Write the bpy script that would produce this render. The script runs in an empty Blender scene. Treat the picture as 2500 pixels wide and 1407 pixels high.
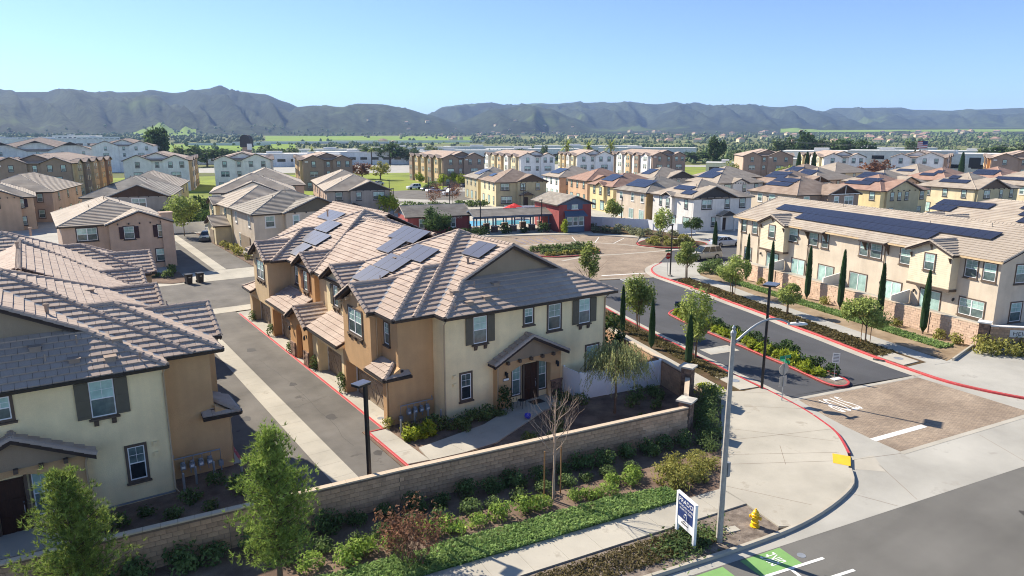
import bpy, math, random
from mathutils import Vector, Matrix
random.seed(7)
S = bpy.context.scene
COL = S.collection
R = math.radians
# ------------------------------------------------------------------ camera
cd = bpy.data.cameras.new("camera"); cam = bpy.data.objects.new("camera", cd); COL.objects.link(cam)
cam.location = (0, 0, 16.0)
cam.rotation_euler = (R(90 - 12.187), 0, R(-34.7))
cd.sensor_width = 36.0; cd.sensor_fit = 'HORIZONTAL'; cd.lens = 36.0 * 1690 / 2500
cd.clip_start = 0.5; cd.clip_end = 30000
S.camera = cam
# ------------------------------------------------------------------ sky, sun, exposure
SUN_AZ, SUN_EL = -19.0, 36.0          # azimuth clockwise from +Y, elevation
W = bpy.data.worlds.new("World"); S.world = W; W.use_nodes = True
nt = W.node_tree; nt.nodes.clear()
sky = nt.nodes.new("ShaderNodeTexSky"); sky.sky_type = 'NISHITA'; sky.sun_disc = False
sky.sun_elevation = R(SUN_EL); sky.sun_rotation = R(SUN_AZ)
sky.altitude = 1000; sky.air_density = 0.62; sky.dust_density = 0.2; sky.ozone_density = 3.6
bg = nt.nodes.new("ShaderNodeBackground"); bg.inputs[1].default_value = 0.063
wo = nt.nodes.new("ShaderNodeOutputWorld")
nt.links.new(sky.outputs[0], bg.inputs[0]); nt.links.new(bg.outputs[0], wo.inputs[0])
sl = bpy.data.lights.new("sun", 'SUN'); sun = bpy.data.objects.new("sun", sl); COL.objects.link(sun)
sl.energy = 2.7; sl.angle = R(0.53); sl.color = (1.0, 0.91, 0.77)
sd = Vector((math.sin(R(SUN_AZ)) * math.cos(R(SUN_EL)), math.cos(R(SUN_AZ)) * math.cos(R(SUN_EL)), math.sin(R(SUN_EL))))
sun.rotation_euler = sd.to_track_quat('Z', 'Y').to_euler()
sun.location = (0, 0, 60)
S.view_settings.view_transform = 'Standard'; S.view_settings.look = 'None'
S.view_settings.exposure = 1.8; S.view_settings.gamma = 1.0; S.view_settings.use_curve_mapping = False
S.render.engine = 'CYCLES'; S.cycles.use_denoising = True; S.cycles.filter_width = 1.05
S.cycles.max_bounces = 6; S.cycles.diffuse_bounces = 4; S.cycles.glossy_bounces = 2; S.cycles.transmission_bounces = 4
S.cycles.transparent_max_bounces = 8; S.cycles.volume_bounces = 0
S.cycles.caustics_reflective = False; S.cycles.caustics_refractive = False

# ------------------------------------------------------------------ mesh helpers
def V3(p): return Vector(p)
class MB:
    """collects faces; build() links ONE mesh object"""
    def __init__(s, sx=1, off=(0, 0)): s.v = []; s.f = []; s.m = []; s.r = []; s.sx = sx; s.off = off
    def add(s, vs, fs, mi=0, r=0.0):
        o = len(s.v); s.v += [tuple(p) for p in vs]
        for f in fs: s.f.append([o + i for i in f]); s.m.append(mi); s.r.append(r)
    def quad(s, a, b, c, d, mi=0, r=0.0): s.add((a, b, c, d), ((0, 1, 2, 3),), mi, r)
    def poly(s, pts, mi=0, r=0.0): s.add(pts, (tuple(range(len(pts))),), mi, r)
    def box(s, x0, x1, y0, y1, z0, z1, mi=0, r=0.0, M=None):
        vs = [(x, y, z) for z in (z0, z1) for y in (y0, y1) for x in (x0, x1)]
        if M is not None: vs = [M @ Vector(p) for p in vs]
        s.add(vs, ((0, 2, 3, 1), (4, 5, 7, 6), (0, 1, 5, 4), (2, 6, 7, 3), (0, 4, 6, 2), (1, 3, 7, 5)), mi, r)
    def prism(s, poly, z0, z1, mi=0, r=0.0, bottom=False):
        n = len(poly); a = sum(poly[i][0] * poly[(i + 1) % n][1] - poly[(i + 1) % n][0] * poly[i][1] for i in range(n))
        if a < 0: poly = poly[::-1]
        vs = [(x, y, z0) for x, y in poly] + [(x, y, z1) for x, y in poly]
        fs = [tuple(range(n, 2 * n))] + [(i, (i + 1) % n, n + (i + 1) % n, n + i) for i in range(n)]
        if bottom: fs.append(tuple(range(n - 1, -1, -1)))
        s.add(vs, fs, mi, r)
    def ext(s, poly, axis, a0, a1, mi=0, r=0.0, M=None):
        """polygon in the plane across an axis: axis 'x' -> poly is (y,z); 'y' -> (x,z)"""
        n = len(poly)
        g = (lambda p, t: (t, p[0], p[1])) if axis == 'x' else (lambda p, t: (p[0], t, p[1]))
        vs = [g(p, a0) for p in poly] + [g(p, a1) for p in poly]
        if M is not None: vs = [M @ Vector(p) for p in vs]
        s.add(vs, [tuple(range(n - 1, -1, -1)), tuple(range(n, 2 * n))] + [(i, (i + 1) % n, n + (i + 1) % n, n + i) for i in range(n)], mi, r)
    def tube(s, pts, rad, n=6, mi=0, r=0.0, cap=True):
        pts = [Vector(p) for p in pts]; k = len(pts)
        rr = rad if isinstance(rad, (list, tuple)) else [rad] * k
        vs = []; up = Vector((0, 0, 1))
        for i, p in enumerate(pts):
            d = (pts[min(i + 1, k - 1)] - pts[max(i - 1, 0)]).normalized()
            a = d.cross(up if abs(d.z) < .95 else Vector((1, 0, 0))).normalized(); b = a.cross(d)
            for j in range(n):
                t = 2 * math.pi * j / n
                vs.append(p + (a * math.cos(t) + b * math.sin(t)) * rr[i])
        fs = [(i * n + j, i * n + (j + 1) % n, (i + 1) * n + (j + 1) % n, (i + 1) * n + j) for i in range(k - 1) for j in range(n)]
        if cap: fs += [tuple(range(n))[::-1], tuple(range((k - 1) * n, k * n))]
        s.add(vs, fs, mi, r)
    def lathe(s, prof, n=12, c=(0, 0, 0), mi=0, r=0.0):
        vs = [(c[0] + q * math.cos(2 * math.pi * j / n), c[1] + q * math.sin(2 * math.pi * j / n), c[2] + z) for q, z in prof for j in range(n)]
        k = len(prof)
        fs = [(i * n + j, i * n + (j + 1) % n, (i + 1) * n + (j + 1) % n, (i + 1) * n + j) for i in range(k - 1) for j in range(n)]
        fs += [tuple(range((k - 1) * n, k * n)), tuple(range(n))[::-1]]
        s.add(vs, fs, mi, r)
    def mesh(s, name, mats, smooth=False):
        me = bpy.data.meshes.new(name)
        a, b = s.off; q = s.sx
        vs = [((x - a) * q, y - b, z) for x, y, z in s.v]; fs = [f[::-1] for f in s.f] if q < 0 else s.f
        me.from_pydata(vs, [], fs)
        for m in (mats if isinstance(mats, (list, tuple)) else [mats]): me.materials.append(m)
        if any(s.m): me.polygons.foreach_set("material_index", s.m)
        if any(s.r):
            a = me.attributes.new("rnd", 'FLOAT', 'FACE'); a.data.foreach_set("value", s.r)
        if smooth: me.polygons.foreach_set("use_smooth", [True] * len(s.f))
        me.update()
        return me
    def build(s, name, mats, parent=None, smooth=False, loc=None, rz=0, **kw):
        return obj(name, s.mesh(name, mats, smooth), parent, loc, rz, **kw)
def obj(name, me, parent=None, loc=None, rz=0, label=None, cat=None, group=None, kind=None, M=None):
    o = bpy.data.objects.new(name, me); COL.objects.link(o)
    if parent is not None: o.parent = parent
    if M is not None: o.matrix_local = M
    else:
        if loc is not None: o.location = loc
        if rz: o.rotation_euler = (0, 0, rz)
    if label: o["label"] = label
    if cat: o["category"] = cat
    if group: o["group"] = group
    if kind: o["kind"] = kind
    return o
def thing(name, label, cat, loc=(0, 0, 0), rz=0, group=None): return obj(name, None, None, loc, rz, label, cat, group)
def copy_tree(o, parent=None, loc=None, rz=None, label=None, group=None, scale=None):
    c = o.copy(); COL.objects.link(c); c.parent = parent
    if loc is not None: c.location = loc
    if rz is not None: c.rotation_euler = (0, 0, rz)
    if scale is not None: c.scale = (scale,) * 3 if not isinstance(scale, (tuple, list)) else scale
    if label: c["label"] = label
    if group: c["group"] = group
    for ch in KIDS.get(o.name, []): 
        d = copy_tree(ch, c); KIDS.setdefault(c.name, []).append(d)
    return c
KIDS = {}
def kids(o):
    """remember the children of a prototype so that copy_tree can copy them"""
    L = [c for c in COL.objects if c.parent == o]; KIDS[o.name] = L
    for c in L:
        M = [d for d in COL.objects if d.parent == c]
        if M: KIDS[c.name] = M
    return o
# ------------------------------------------------------------------ materials
def srgb(r, g, b): return tuple((c / 255 / 12.92 if c <= 10 else ((c / 255 + .055) / 1.055) ** 2.4) for c in (r, g, b))
def mat(name, col, rough=.85, var=.12, scale=3.0, bump=0.0, bscale=40.0, spec=.3, col2=None, metal=0.0, rnd=0.0, orand=0.0, fine=0.0, coords='Object', stretch=None, streak=None, wear=None):
    """procedural: base colour, large mottling (col2/var), fine grain, bump; rnd = per-face attribute, orand = per-object"""
    m = bpy.data.materials.new(name); m.use_nodes = True; t = m.node_tree; N = t.nodes; L = t.links
    b = N["Principled BSDF"]; b.inputs["Roughness"].default_value = rough; b.inputs["Specular IOR Level"].default_value = spec; b.inputs["Metallic"].default_value = metal
    tc = N.new("ShaderNodeTexCoord"); src = tc.outputs[coords]
    if stretch:
        mp = N.new("ShaderNodeMapping"); mp.inputs["Scale"].default_value = stretch; L.new(src, mp.inputs[0]); src = mp.outputs[0]
    n1 = N.new("ShaderNodeTexNoise"); n1.inputs["Scale"].default_value = scale; n1.inputs["Detail"].default_value = 5; n1.inputs["Roughness"].default_value = .6
    L.new(src, n1.inputs["Vector"])
    rp = N.new("ShaderNodeValToRGB"); c2 = col2 or tuple(c * (1 - var * 2.2) for c in col)
    rp.color_ramp.elements[0].position = .32; rp.color_ramp.elements[1].position = .68
    rp.color_ramp.elements[0].color = (*c2, 1); rp.color_ramp.elements[1].color = (*[min(1, c * (1 + (0 if col2 else var * .6))) for c in col], 1)
    L.new(n1.outputs["Fac"], rp.inputs[0]); out = rp.outputs[0]
    def mul(out, val, amt):
        mr = N.new("ShaderNodeMapRange"); mr.inputs["To Min"].default_value = 1 - amt; mr.inputs["To Max"].default_value = 1 + amt
        L.new(val, mr.inputs[0]); mx = N.new("ShaderNodeMix"); mx.data_type = 'RGBA'; mx.blend_type = 'MULTIPLY'; mx.inputs[0].default_value = 1
        L.new(out, mx.inputs[6]); L.new(mr.outputs[0], mx.inputs[7]); return mx.outputs[2]
    if fine:
        n2 = N.new("ShaderNodeTexNoise"); n2.inputs["Scale"].default_value = bscale; n2.inputs["Detail"].default_value = 3; L.new(src, n2.inputs["Vector"]); out = mul(out, n2.outputs["Fac"], fine)
    if rnd:
        at = N.new("ShaderNodeAttribute"); at.attribute_name = "rnd"; out = mul(out, at.outputs["Fac"], rnd)
    if orand:
        oi = N.new("ShaderNodeObjectInfo"); out = mul(out, oi.outputs["Random"], orand)
    if streak:
        sc, st, am = streak; mp2 = N.new("ShaderNodeMapping"); mp2.inputs["Scale"].default_value = st; L.new(tc.outputs[coords], mp2.inputs[0]); n4 = N.new("ShaderNodeTexNoise"); n4.inputs["Scale"].default_value = sc; n4.inputs["Detail"].default_value = 4; L.new(mp2.outputs[0], n4.inputs["Vector"]); out = mul(out, n4.outputs["Fac"], am)
    if wear:
        wc, sc, th = wear; n5 = N.new("ShaderNodeTexNoise"); n5.inputs["Scale"].default_value = sc; n5.inputs["Detail"].default_value = 6; n5.inputs["Roughness"].default_value = .7; L.new(src, n5.inputs["Vector"]); r5 = N.new("ShaderNodeValToRGB"); r5.color_ramp.elements[0].position = th; r5.color_ramp.elements[1].position = th + .06; L.new(n5.outputs["Fac"], r5.inputs[0]); m5 = N.new("ShaderNodeMix"); m5.data_type = 'RGBA'; L.new(r5.outputs[0], m5.inputs[0]); L.new(out, m5.inputs[6]); m5.inputs[7].default_value = (*wc, 1); out = m5.outputs[2]
    L.new(out, b.inputs["Base Color"])
    if bump:
        n3 = N.new("ShaderNodeTexNoise"); n3.inputs["Scale"].default_value = bscale; n3.inputs["Detail"].default_value = 4; L.new(src, n3.inputs["Vector"])
        bp = N.new("ShaderNodeBump"); bp.inputs["Strength"].default_value = bump; bp.inputs["Distance"].default_value = .02
        L.new(n3.outputs["Fac"], bp.inputs["Height"]); L.new(bp.outputs[0], b.inputs["Normal"])
    return m
def stucco(name, rgb): return mat(name, srgb(*rgb), .92, .08, .45, .5, 22, .15, fine=.07, streak=(1.0, (2.2, 2.2, .16), .13))
M = {}
M['cream'] = stucco('stucco_cream', (248, 226, 180)); M['brown'] = stucco('stucco_brown', (200, 163, 121)); M['tan'] = stucco('stucco_tan', (208, 183, 146))
M['orange'] = stucco('stucco_orange', (204, 160, 112)); M['gabletan'] = stucco('stucco_gable', (158, 140, 118)); M['beige'] = stucco('stucco_beige', (208, 194, 174))
M['peach'] = stucco('stucco_peach', (204, 172, 142)); M['pinktan'] = stucco('stucco_pinktan', (192, 168, 149)); M['white'] = stucco('stucco_white', (240, 238, 232))
M['greywhite'] = stucco('stucco_greywhite', (222, 219, 213)); M['yellow'] = stucco('stucco_yellow', (220, 202, 154)); M['paleyellow'] = stucco('stucco_paleyellow', (222, 208, 172))
M['grey'] = stucco('stucco_grey', (166, 158, 148)); M['mocha'] = stucco('stucco_mocha', (158, 138, 122)); M['sage'] = stucco('stucco_sage', (182, 172, 140)); M['ochre'] = stucco('stucco_ochre', (176, 150, 104))
M['red'] = stucco('stucco_red', (160, 88, 85)); M['bluegrey'] = stucco('paint_bluegrey', (96, 112, 134)); M['darkbrown'] = stucco('paint_darkbrown', (88, 70, 58))
M['siding'] = mat('painted_siding', srgb(222, 208, 180), .7, .05, 2, .1, 30)
def tilemat(name, c1, c2): return mat(name, srgb(*c1), .9, .15, .7, .3, 26, .15, col2=srgb(*c2), rnd=.05, orand=.04, fine=.14)
M['tile'] = tilemat('roof_tile_concrete', (188, 172, 158), (172, 154, 141)); M['tilelt'] = tilemat('roof_tile_sand', (184, 174, 160), (166, 154, 141))
M['tilegrey'] = tilemat('roof_tile_grey', (172, 165, 154), (146, 139, 130)); M['tilered'] = tilemat('roof_tile_clay', (182, 154, 138), (160, 130, 116)); M['tilebr'] = tilemat('roof_tile_brown', (172, 155, 140), (150, 132, 118))
M['under'] = mat('roof_underlay', srgb(70, 60, 56), .95); M['fascia'] = mat('dark_fascia_paint', srgb(72, 62, 54), .6, .05); M['gutter'] = mat('dark_metal_gutter', srgb(50, 45, 43), .4, .05, spec=.5)
M['trim'] = mat('taupe_trim', srgb(98, 84, 72), .8, .06, 4, .1, 30); M['shutter'] = mat('olive_shutter', srgb(104, 98, 84), .7, .06); M['shutbr'] = mat('brown_shutter', srgb(118, 78, 56), .7, .06); M['shutdk'] = mat('plum_shutter', srgb(62, 44, 48), .7, .06)
M['trimdk'] = mat('charcoal_trim', srgb(64, 62, 62), .7, .05); M['trimwh'] = mat('white_trim', srgb(222, 220, 214), .6, .03)
M['vinyl'] = mat('white_vinyl', srgb(236, 236, 236), .35, .02, spec=.4); M['fencevinyl'] = mat('white_fence_vinyl', srgb(242, 243, 245), .45, .03, 1.0)
M['door'] = mat('dark_walnut_door', srgb(66, 44, 34), .5, .15, 3, .1, 30, stretch=(6, 6, 1)); M['garage'] = mat('garage_door_taupe', srgb(158, 142, 122), .6, .06, 2); M['pipe'] = mat('downspout_paint', srgb(190, 168, 138), .5, .05)
def glassmat(name, c1, c2, rough=.1):
    m = mat(name, c1, rough, 0, 1.3, spec=.55, col2=c2, orand=.35); return m
M['glass'] = glassmat('window_glass', srgb(176, 206, 198), srgb(130, 160, 154)); M['glassdk'] = glassmat('window_screen_glass', srgb(112, 132, 130), srgb(62, 74, 76)); M['glassblk'] = glassmat('dark_window_glass', srgb(44, 54, 60), srgb(20, 26, 32))
M['asphalt'] = mat('asphalt', srgb(116, 112, 106), .95, .14, .3, .4, 60, .2, fine=.2, streak=(.5, (1.4, .12, 1), .25), wear=(srgb(92, 88, 84), .45, .62)); M['asphaltnew'] = mat('asphalt_sealed', srgb(84, 85, 88), .9, .10, .2, .3, 70, .25, fine=.16, streak=(.5, (1.4, .14, 1), .2))
M['street'] = mat('asphalt_street', srgb(116, 114, 109), .95, .12, .15, .5, 50, .2, fine=.24, streak=(.4, (.12, 1.3, 1), .24))
M['conc'] = mat('concrete', srgb(184, 178, 165), .9, .09, .35, .2, 50, .2, fine=.07, wear=(srgb(166, 159, 146), .8, .6)); M['conc2'] = mat('concrete_grey', srgb(176, 173, 164), .9, .1, .22, .2, 50, .2, fine=.07, wear=(srgb(160, 156, 147), .5, .6)); M['conc3'] = mat('concrete_warm', srgb(182, 176, 162), .9, .1, .3, .2, 50, .2, fine=.07, wear=(srgb(164, 157, 143), .6, .6))
M['curb'] = mat('concrete_kerb', srgb(182, 174, 158), .9, .08, .6, .2, 40); M['redpaint'] = mat('red_kerb_paint', srgb(194, 70, 74), .6, .12, 1.2, .1, 40, col2=srgb(172, 72, 70), wear=(srgb(190, 160, 146), 5, .62))
M['whitepaint'] = mat('white_road_paint', srgb(228, 227, 222), .7, .05, 3, wear=(srgb(150, 142, 132), 9, .6)); M['greenpaint'] = mat('green_lane_paint', srgb(126, 168, 100), .8, .08, 1.5, wear=(srgb(124, 130, 108), 6, .63)); M['yellowpad'] = mat('yellow_tactile', srgb(232, 186, 50), .6, .05); M['bluepaint'] = mat('blue_road_paint', srgb(110, 118, 160), .8, .05)
M['bark'] = mat('bark_mulch', srgb(140, 120, 104), 1, .2, .8, .9, 30, .1, col2=srgb(98, 82, 72), fine=.35); M['mulch'] = mat('red_brown_mulch', srgb(104, 84, 66), 1, .2, 1.2, .9, 26, .1, col2=srgb(72, 66, 44), fine=.35); M['drysoil'] = mat('dry_soil', srgb(168, 148, 122), 1, .12, .6, .6, 30, .1, col2=srgb(128, 110, 88), fine=.2)
M['gravel'] = mat('gravel_chips', srgb(150, 138, 126), 1, .2, 3, 1, 40, .1, col2=srgb(98, 88, 80), fine=.4)
M['lawn'] = mat('turf', srgb(104, 128, 70), 1, .15, 1.0, .8, 40, .1, col2=srgb(62, 84, 38), fine=.25); M['meadow'] = mat('meadow_grass', srgb(146, 160, 66), 1, .2, .06, .5, 6, .1, col2=srgb(112, 122, 66), fine=.2)
M['cap'] = mat('wall_cap_stone', srgb(206, 186, 162), .9, .07, .8, .2, 40, fine=.05); M['capgrey'] = mat('pillar_cap_concrete', srgb(196, 190, 178), .9, .05, 1, .2, 40)
M['block'] = mat('split_face_block', srgb(206, 168, 136), .95, .12, 1.5, .7, 16, .15, rnd=.14, orand=.14, fine=.12); M['blockpk'] = mat('slump_block_pink', srgb(228, 198, 174), .95, .1, 1.2, .7, 8, .15, rnd=.1, orand=.1, fine=.1); M['mortar'] = mat('mortar', srgb(128, 110, 94), 1, .05)
M['stone'] = mat('ledge_stone', srgb(150, 122, 104), .95, .2, 3, .6, 14, rnd=.3, fine=.15, col2=srgb(104, 86, 76))
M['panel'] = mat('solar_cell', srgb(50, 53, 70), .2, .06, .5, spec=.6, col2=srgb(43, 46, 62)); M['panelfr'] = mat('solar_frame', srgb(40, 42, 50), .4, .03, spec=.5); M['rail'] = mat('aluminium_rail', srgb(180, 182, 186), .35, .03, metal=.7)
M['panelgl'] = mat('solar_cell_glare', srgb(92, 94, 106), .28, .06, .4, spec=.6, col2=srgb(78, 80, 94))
M['black'] = mat('black_metal', srgb(34, 33, 34), .45, .05, spec=.5); M['galv'] = mat('galvanised_steel', srgb(160, 164, 168), .45, .08, 2, metal=.35); M['polecon'] = mat('pole_concrete', srgb(176, 170, 160), .9, .1, 6, .3, 60, fine=.15); M['wood'] = mat('stake_wood', srgb(150, 112, 74), .9, .15, 2)
M['meter'] = mat('meter_grey', srgb(142, 150, 160), .4, .06, spec=.5); M['hydrant'] = mat('hydrant_yellow', srgb(240, 192, 24), .4, .06, spec=.5); M['green'] = mat('street_sign_green', srgb(20, 128, 92), .5, .04); M['signback'] = mat('sign_back_aluminium', srgb(176, 170, 158), .5, .06)
M['navy'] = mat('navy_sign', srgb(38, 58, 112), .5, .05); M['stopred'] = mat('stop_red', srgb(176, 24, 34), .5, .04); M['bin'] = mat('bin_plastic', srgb(44, 44, 46), .5, .05); M['tyre'] = mat('tyre_rubber', srgb(28, 28, 28), .8, .05); M['rim'] = mat('alloy_rim', srgb(150, 152, 156), .3, .03, metal=.6)
def paint(n, c): return mat(n, srgb(*c), .25, .02, 1, spec=.6)
M['umb'] = mat('red_canvas', srgb(214, 50, 48), .8, .05); M['water'] = mat('pool_water', srgb(70, 178, 200), .08, .05, .6, .3, 3, .6); M['iron'] = M['black']
M['truss'] = M['trimwh']
def leafmat(name, c1, c2, tr=.4):
    c1, c2 = [tuple(min(235, v * 1.12) for v in q) for q in (c1, c2)]
    m = mat(name, srgb(*c1), .75, .15, .9, col2=srgb(*c2), rnd=.38, orand=.16, spec=.2)
    t = m.node_tree; b = t.nodes["Principled BSDF"]; o = t.nodes["Material Output"]
    tl = t.nodes.new("ShaderNodeBsdfTranslucent"); mx = t.nodes.new("ShaderNodeMixShader"); mx.inputs[0].default_value = tr
    src = b.inputs["Base Color"].links[0].from_socket; t.links.new(src, tl.inputs[0]); t.links.new(b.outputs[0], mx.inputs[1]); t.links.new(tl.outputs[0], mx.inputs[2]); t.links.new(mx.outputs[0], o.inputs[0])
    return m
M['pine'] = leafmat('pine_needles', (146, 160, 82), (96, 118, 56), .35); M['willow'] = leafmat('willow_leaves', (156, 158, 108), (118, 124, 82)); M['leaf'] = leafmat('tree_leaves', (152, 160, 92), (114, 130, 68)); M['dark'] = leafmat('dark_leaves', (80, 100, 56), (54, 72, 42)); M['cyp'] = leafmat('cypress_leaves', (58, 84, 48), (40, 62, 36), .1)
M['shrub'] = leafmat('shrub_leaves', (108, 124, 74), (76, 94, 56)); M['lime'] = leafmat('lime_leaves', (150, 158, 52), (112, 126, 44)); M['rose'] = leafmat('rose_leaves', (150, 168, 82), (98, 122, 56)); M['rust'] = leafmat('rust_leaves', (136, 98, 76), (96, 74, 60)); M['olive'] = leafmat('olive_leaves', (152, 148, 82), (116, 116, 60)); M['hedge'] = leafmat('ground_cover_leaves', (142, 164, 100), (108, 132, 76)); M['sagebush'] = leafmat('sage_leaves', (140, 142, 110), (104, 108, 80)); M['brush'] = leafmat('dry_ground_cover', (108, 98, 66), (84, 78, 48)); M['far'] = leafmat('far_tree_leaves', (104, 118, 76), (74, 90, 58), .15)
M['bark_t'] = mat('tree_bark', srgb(112, 94, 78), .95, .15, 6, .5, 20); M['bark_g'] = mat('pale_bark', srgb(182, 158, 138), .95, .12, 6, .4, 20)
# ------------------------------------------------------------------ houses: windows, roofs, tiles
FACE = {'f': 0.0, 'l': -90.0, 'r': 90.0, 'b': 180.0}
MIR = {'f': 'f', 'b': 'b', 'l': 'r', 'r': 'l'}
class House:
    def __init__(s, name, label, cat, x, y, rot=0, sx=1, group=None, z=0, off=(0, 0)):
        s.off = off
        s.root = thing(name, label, cat, (x, y, z), R(rot), group); s.sx = sx; s.rot = rot
        s.M = Matrix.Translation((x, y, z)) @ Matrix.Rotation(R(rot), 4, 'Z'); s.tiles = []; s.caps = []; s.rest = MB()
        s.camloc = s.M.inverted() @ Vector((0, 0, 16))
    def mb(s): return MB(s.sx, s.off)
    def loc(s, p): return ((p[0] - s.off[0]) * s.sx, p[1] - s.off[1], p[2])
    def part(s, name, mb, mats, parent=None, **k): return mb.build(name, [M[m] for m in mats] if isinstance(mats, (list, tuple)) else M[mats], parent or s.root, **k)
    def put(s, name, me, x, y, z, face, parent=None):
        return obj(name, me, parent or s.root, s.loc((x, y, z)), R(FACE[face if s.sx > 0 else MIR[face]]))
WC = {}
def wkey(k, fn):
    if k not in WC: WC[k] = fn()
    return WC[k]
def surround(w, h, t, d, sill, corb):
    b = MB(); a = w / 2
    b.box(-a - t, a + t, -d, .02, h, h + t); b.box(-a - t, -a, -d, .02, 0, h); b.box(a, a + t, -d, .02, 0, h); b.box(-a - t, a + t, -d, .02, -t, 0)
    return b
def sashes(w, h, dbl, slider):
    """list of (x0,x1,z0,z1) glass lights"""
    f = .045; L = []
    cols = [(-w / 2, 0), (0, w / 2)] if (dbl or slider) else [(-w / 2, w / 2)]
    for a, b in cols:
        if slider: L.append((a + f, b - f, f, h - f, 0))
        else: L += [(a + f, b - f, f, h * .5 - f / 2, 1), (a + f, b - f, h * .5 + f / 2, h - f, 0)]
    return L
def frame_mesh(w, h, dbl, slider, grid, d=.03):
    b = MB(); f = .045; a = w / 2
    b.box(-a, a, -d, .03, h - f, h); b.box(-a, a, -d, .03, 0, f); b.box(-a, -a + f, -d, .03, f, h - f); b.box(a - f, a, -d, .03, f, h - f)
    if dbl or slider: b.box(-f, f, -d - .004, .03, f, h - f)
    if not slider: b.box(-a + f, a - f, -d + .004, .03, h * .5 - f / 2, h * .5 + f / 2)
    if grid:
        for x0, x1, z0, z1, lo in sashes(w, h, dbl, slider):
            if lo: continue
            n = 2 if not slider else 1
            if n == 2: b.box((x0 + x1) / 2 - .007, (x0 + x1) / 2 + .007, -d + .012, .02, z0, z1); b.box(x0, x1, -d + .01, .02, (z0 + z1) / 2 - .007, (z0 + z1) / 2 + .007)
    return b
def win(h, x, y, z, face, w, ht, trim='trim', dbl=False, slider=False, shut=None, corb=0, lod=0, grid=None, t=.11, dark=False, sill=True, top=False):
    grid = (lod == 0) if grid is None else grid
    gl, gd = ('glass', 'glassdk') if not dark else ('glassdk', 'glassblk')
    tm = wkey(('s', w, ht, trim, t), lambda: surround(w, ht, t, .05, 0, 0).mesh('window', M[trim]))
    W_ = h.put('window', tm, x, y, z, face)
    fm = wkey(('f', w, ht, dbl, slider, grid), lambda: frame_mesh(w, ht, dbl, slider, grid).mesh('frame', M['vinyl'])); obj('frame', fm, W_)
    if lod == 0:
        for x0, x1, z0, z1, lo in sashes(w, ht, dbl, slider):
            pm = wkey(('p', round(x0, 3), round(x1, 3), round(z0, 3), round(z1, 3), lo, dark), lambda: (lambda b: (b.box(x0, x1, -.006, .012, z0, z1), b)[1])(MB()).mesh('pane', M[gd if lo else gl]))
            obj('pane', pm, W_)
    else:
        def pm_():
            b = MB()
            for x0, x1, z0, z1, lo in sashes(w, ht, dbl, slider): b.box(x0, x1, -.006, .012, z0, z1, lo)
            return b.mesh('pane', [M[gl], M[gd]])
        obj('pane', wkey(('pp', w, ht, dbl, slider, dark), pm_), W_)
    if sill and lod < 2:
        def sm():
            b = MB(); a = w / 2 + t + .06; b.box(-a, a, -.12, .02, -t - .08, -t)
            for k in range(corb):
                cx = (-a + .25) + (2 * a - .5) * k / max(1, corb - 1)
                b.ext([(-.16, -t - .08), (0.02, -t - .08), (.02, -t - .36), (-.07, -t - .33)], 'x', cx - .09, cx + .09)
            return b.mesh('sill', M[trim])
        obj('sill', wkey(('sl', w, trim, t, corb), sm), W_)
    if shut:
        def shm():
            b = MB(); b.box(-.25, .25, -.06, .01, .0, ht)
            for zz in (.05, ht * .5 - .03, ht - .12): b.box(-.24, .24, -.075, -.06, zz, zz + .07)
            for q in range(1, 4): b.box(-.25 + q * .125 - .006, -.25 + q * .125 + .006, -.066, -.06, 0, ht)
            return b.mesh('shutter', M[shut])
        for sg in (-1, 1): obj('shutter', wkey(('sh', ht, shut), shm), W_, (sg * (w / 2 + t * .2 + .26), -.03, 0))
    return W_
def plane_basis(poly):
    P = [Vector(p) for p in poly]; n = Vector((0, 0, 0))
    for i in range(len(P)): n += (P[i] - P[0]).cross(P[(i + 1) % len(P)] - P[0])
    n.normalize()
    if n.z < 0: n = -n
    hdir = Vector((0, 0, 1)).cross(n).normalized(); s = n.cross(hdir).normalized()
    if s.z < 0: s = -s; hdir = -hdir
    o = min(P, key=lambda p: p.z)
    return o, hdir, s, n, [((p - o).dot(hdir), (p - o).dot(s)) for p in P]
def clip(poly, ax, val, ge):
    out = []; k = len(poly)
    for i in range(k):
        a, b = poly[i], poly[(i + 1) % k]; da, db = a[ax] - val, b[ax] - val
        if not ge: da, db = -da, -db
        if da >= 0: out.append(a)
        if (da >= 0) != (db >= 0):
            t = da / (da - db); out.append((a[0] + (b[0] - a[0]) * t, a[1] + (b[1] - a[1]) * t))
    return out
def area2(p): return abs(sum(p[i][0] * p[(i + 1) % len(p)][1] - p[(i + 1) % len(p)][0] * p[i][1] for i in range(len(p)))) / 2
TW, TS = .42, .42
def tile_mesh(mt):
    def f():
        b = MB(); w = TW / 2 - .007; l = TS
        vs = [(-w, 0, .082), (w, 0, .082), (w, l + .05, .012), (-w, l + .05, .012), (-w, 0, .012), (w, 0, .012), (w, l + .05, -.01), (-w, l + .05, -.01)]
        b.add(vs, ((0, 1, 2, 3), (4, 5, 1, 0), (5, 6, 2, 1), (7, 4, 0, 3)))
        return b.mesh('roof_tile', M[mt])
    return wkey(('tile', mt), f)
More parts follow.
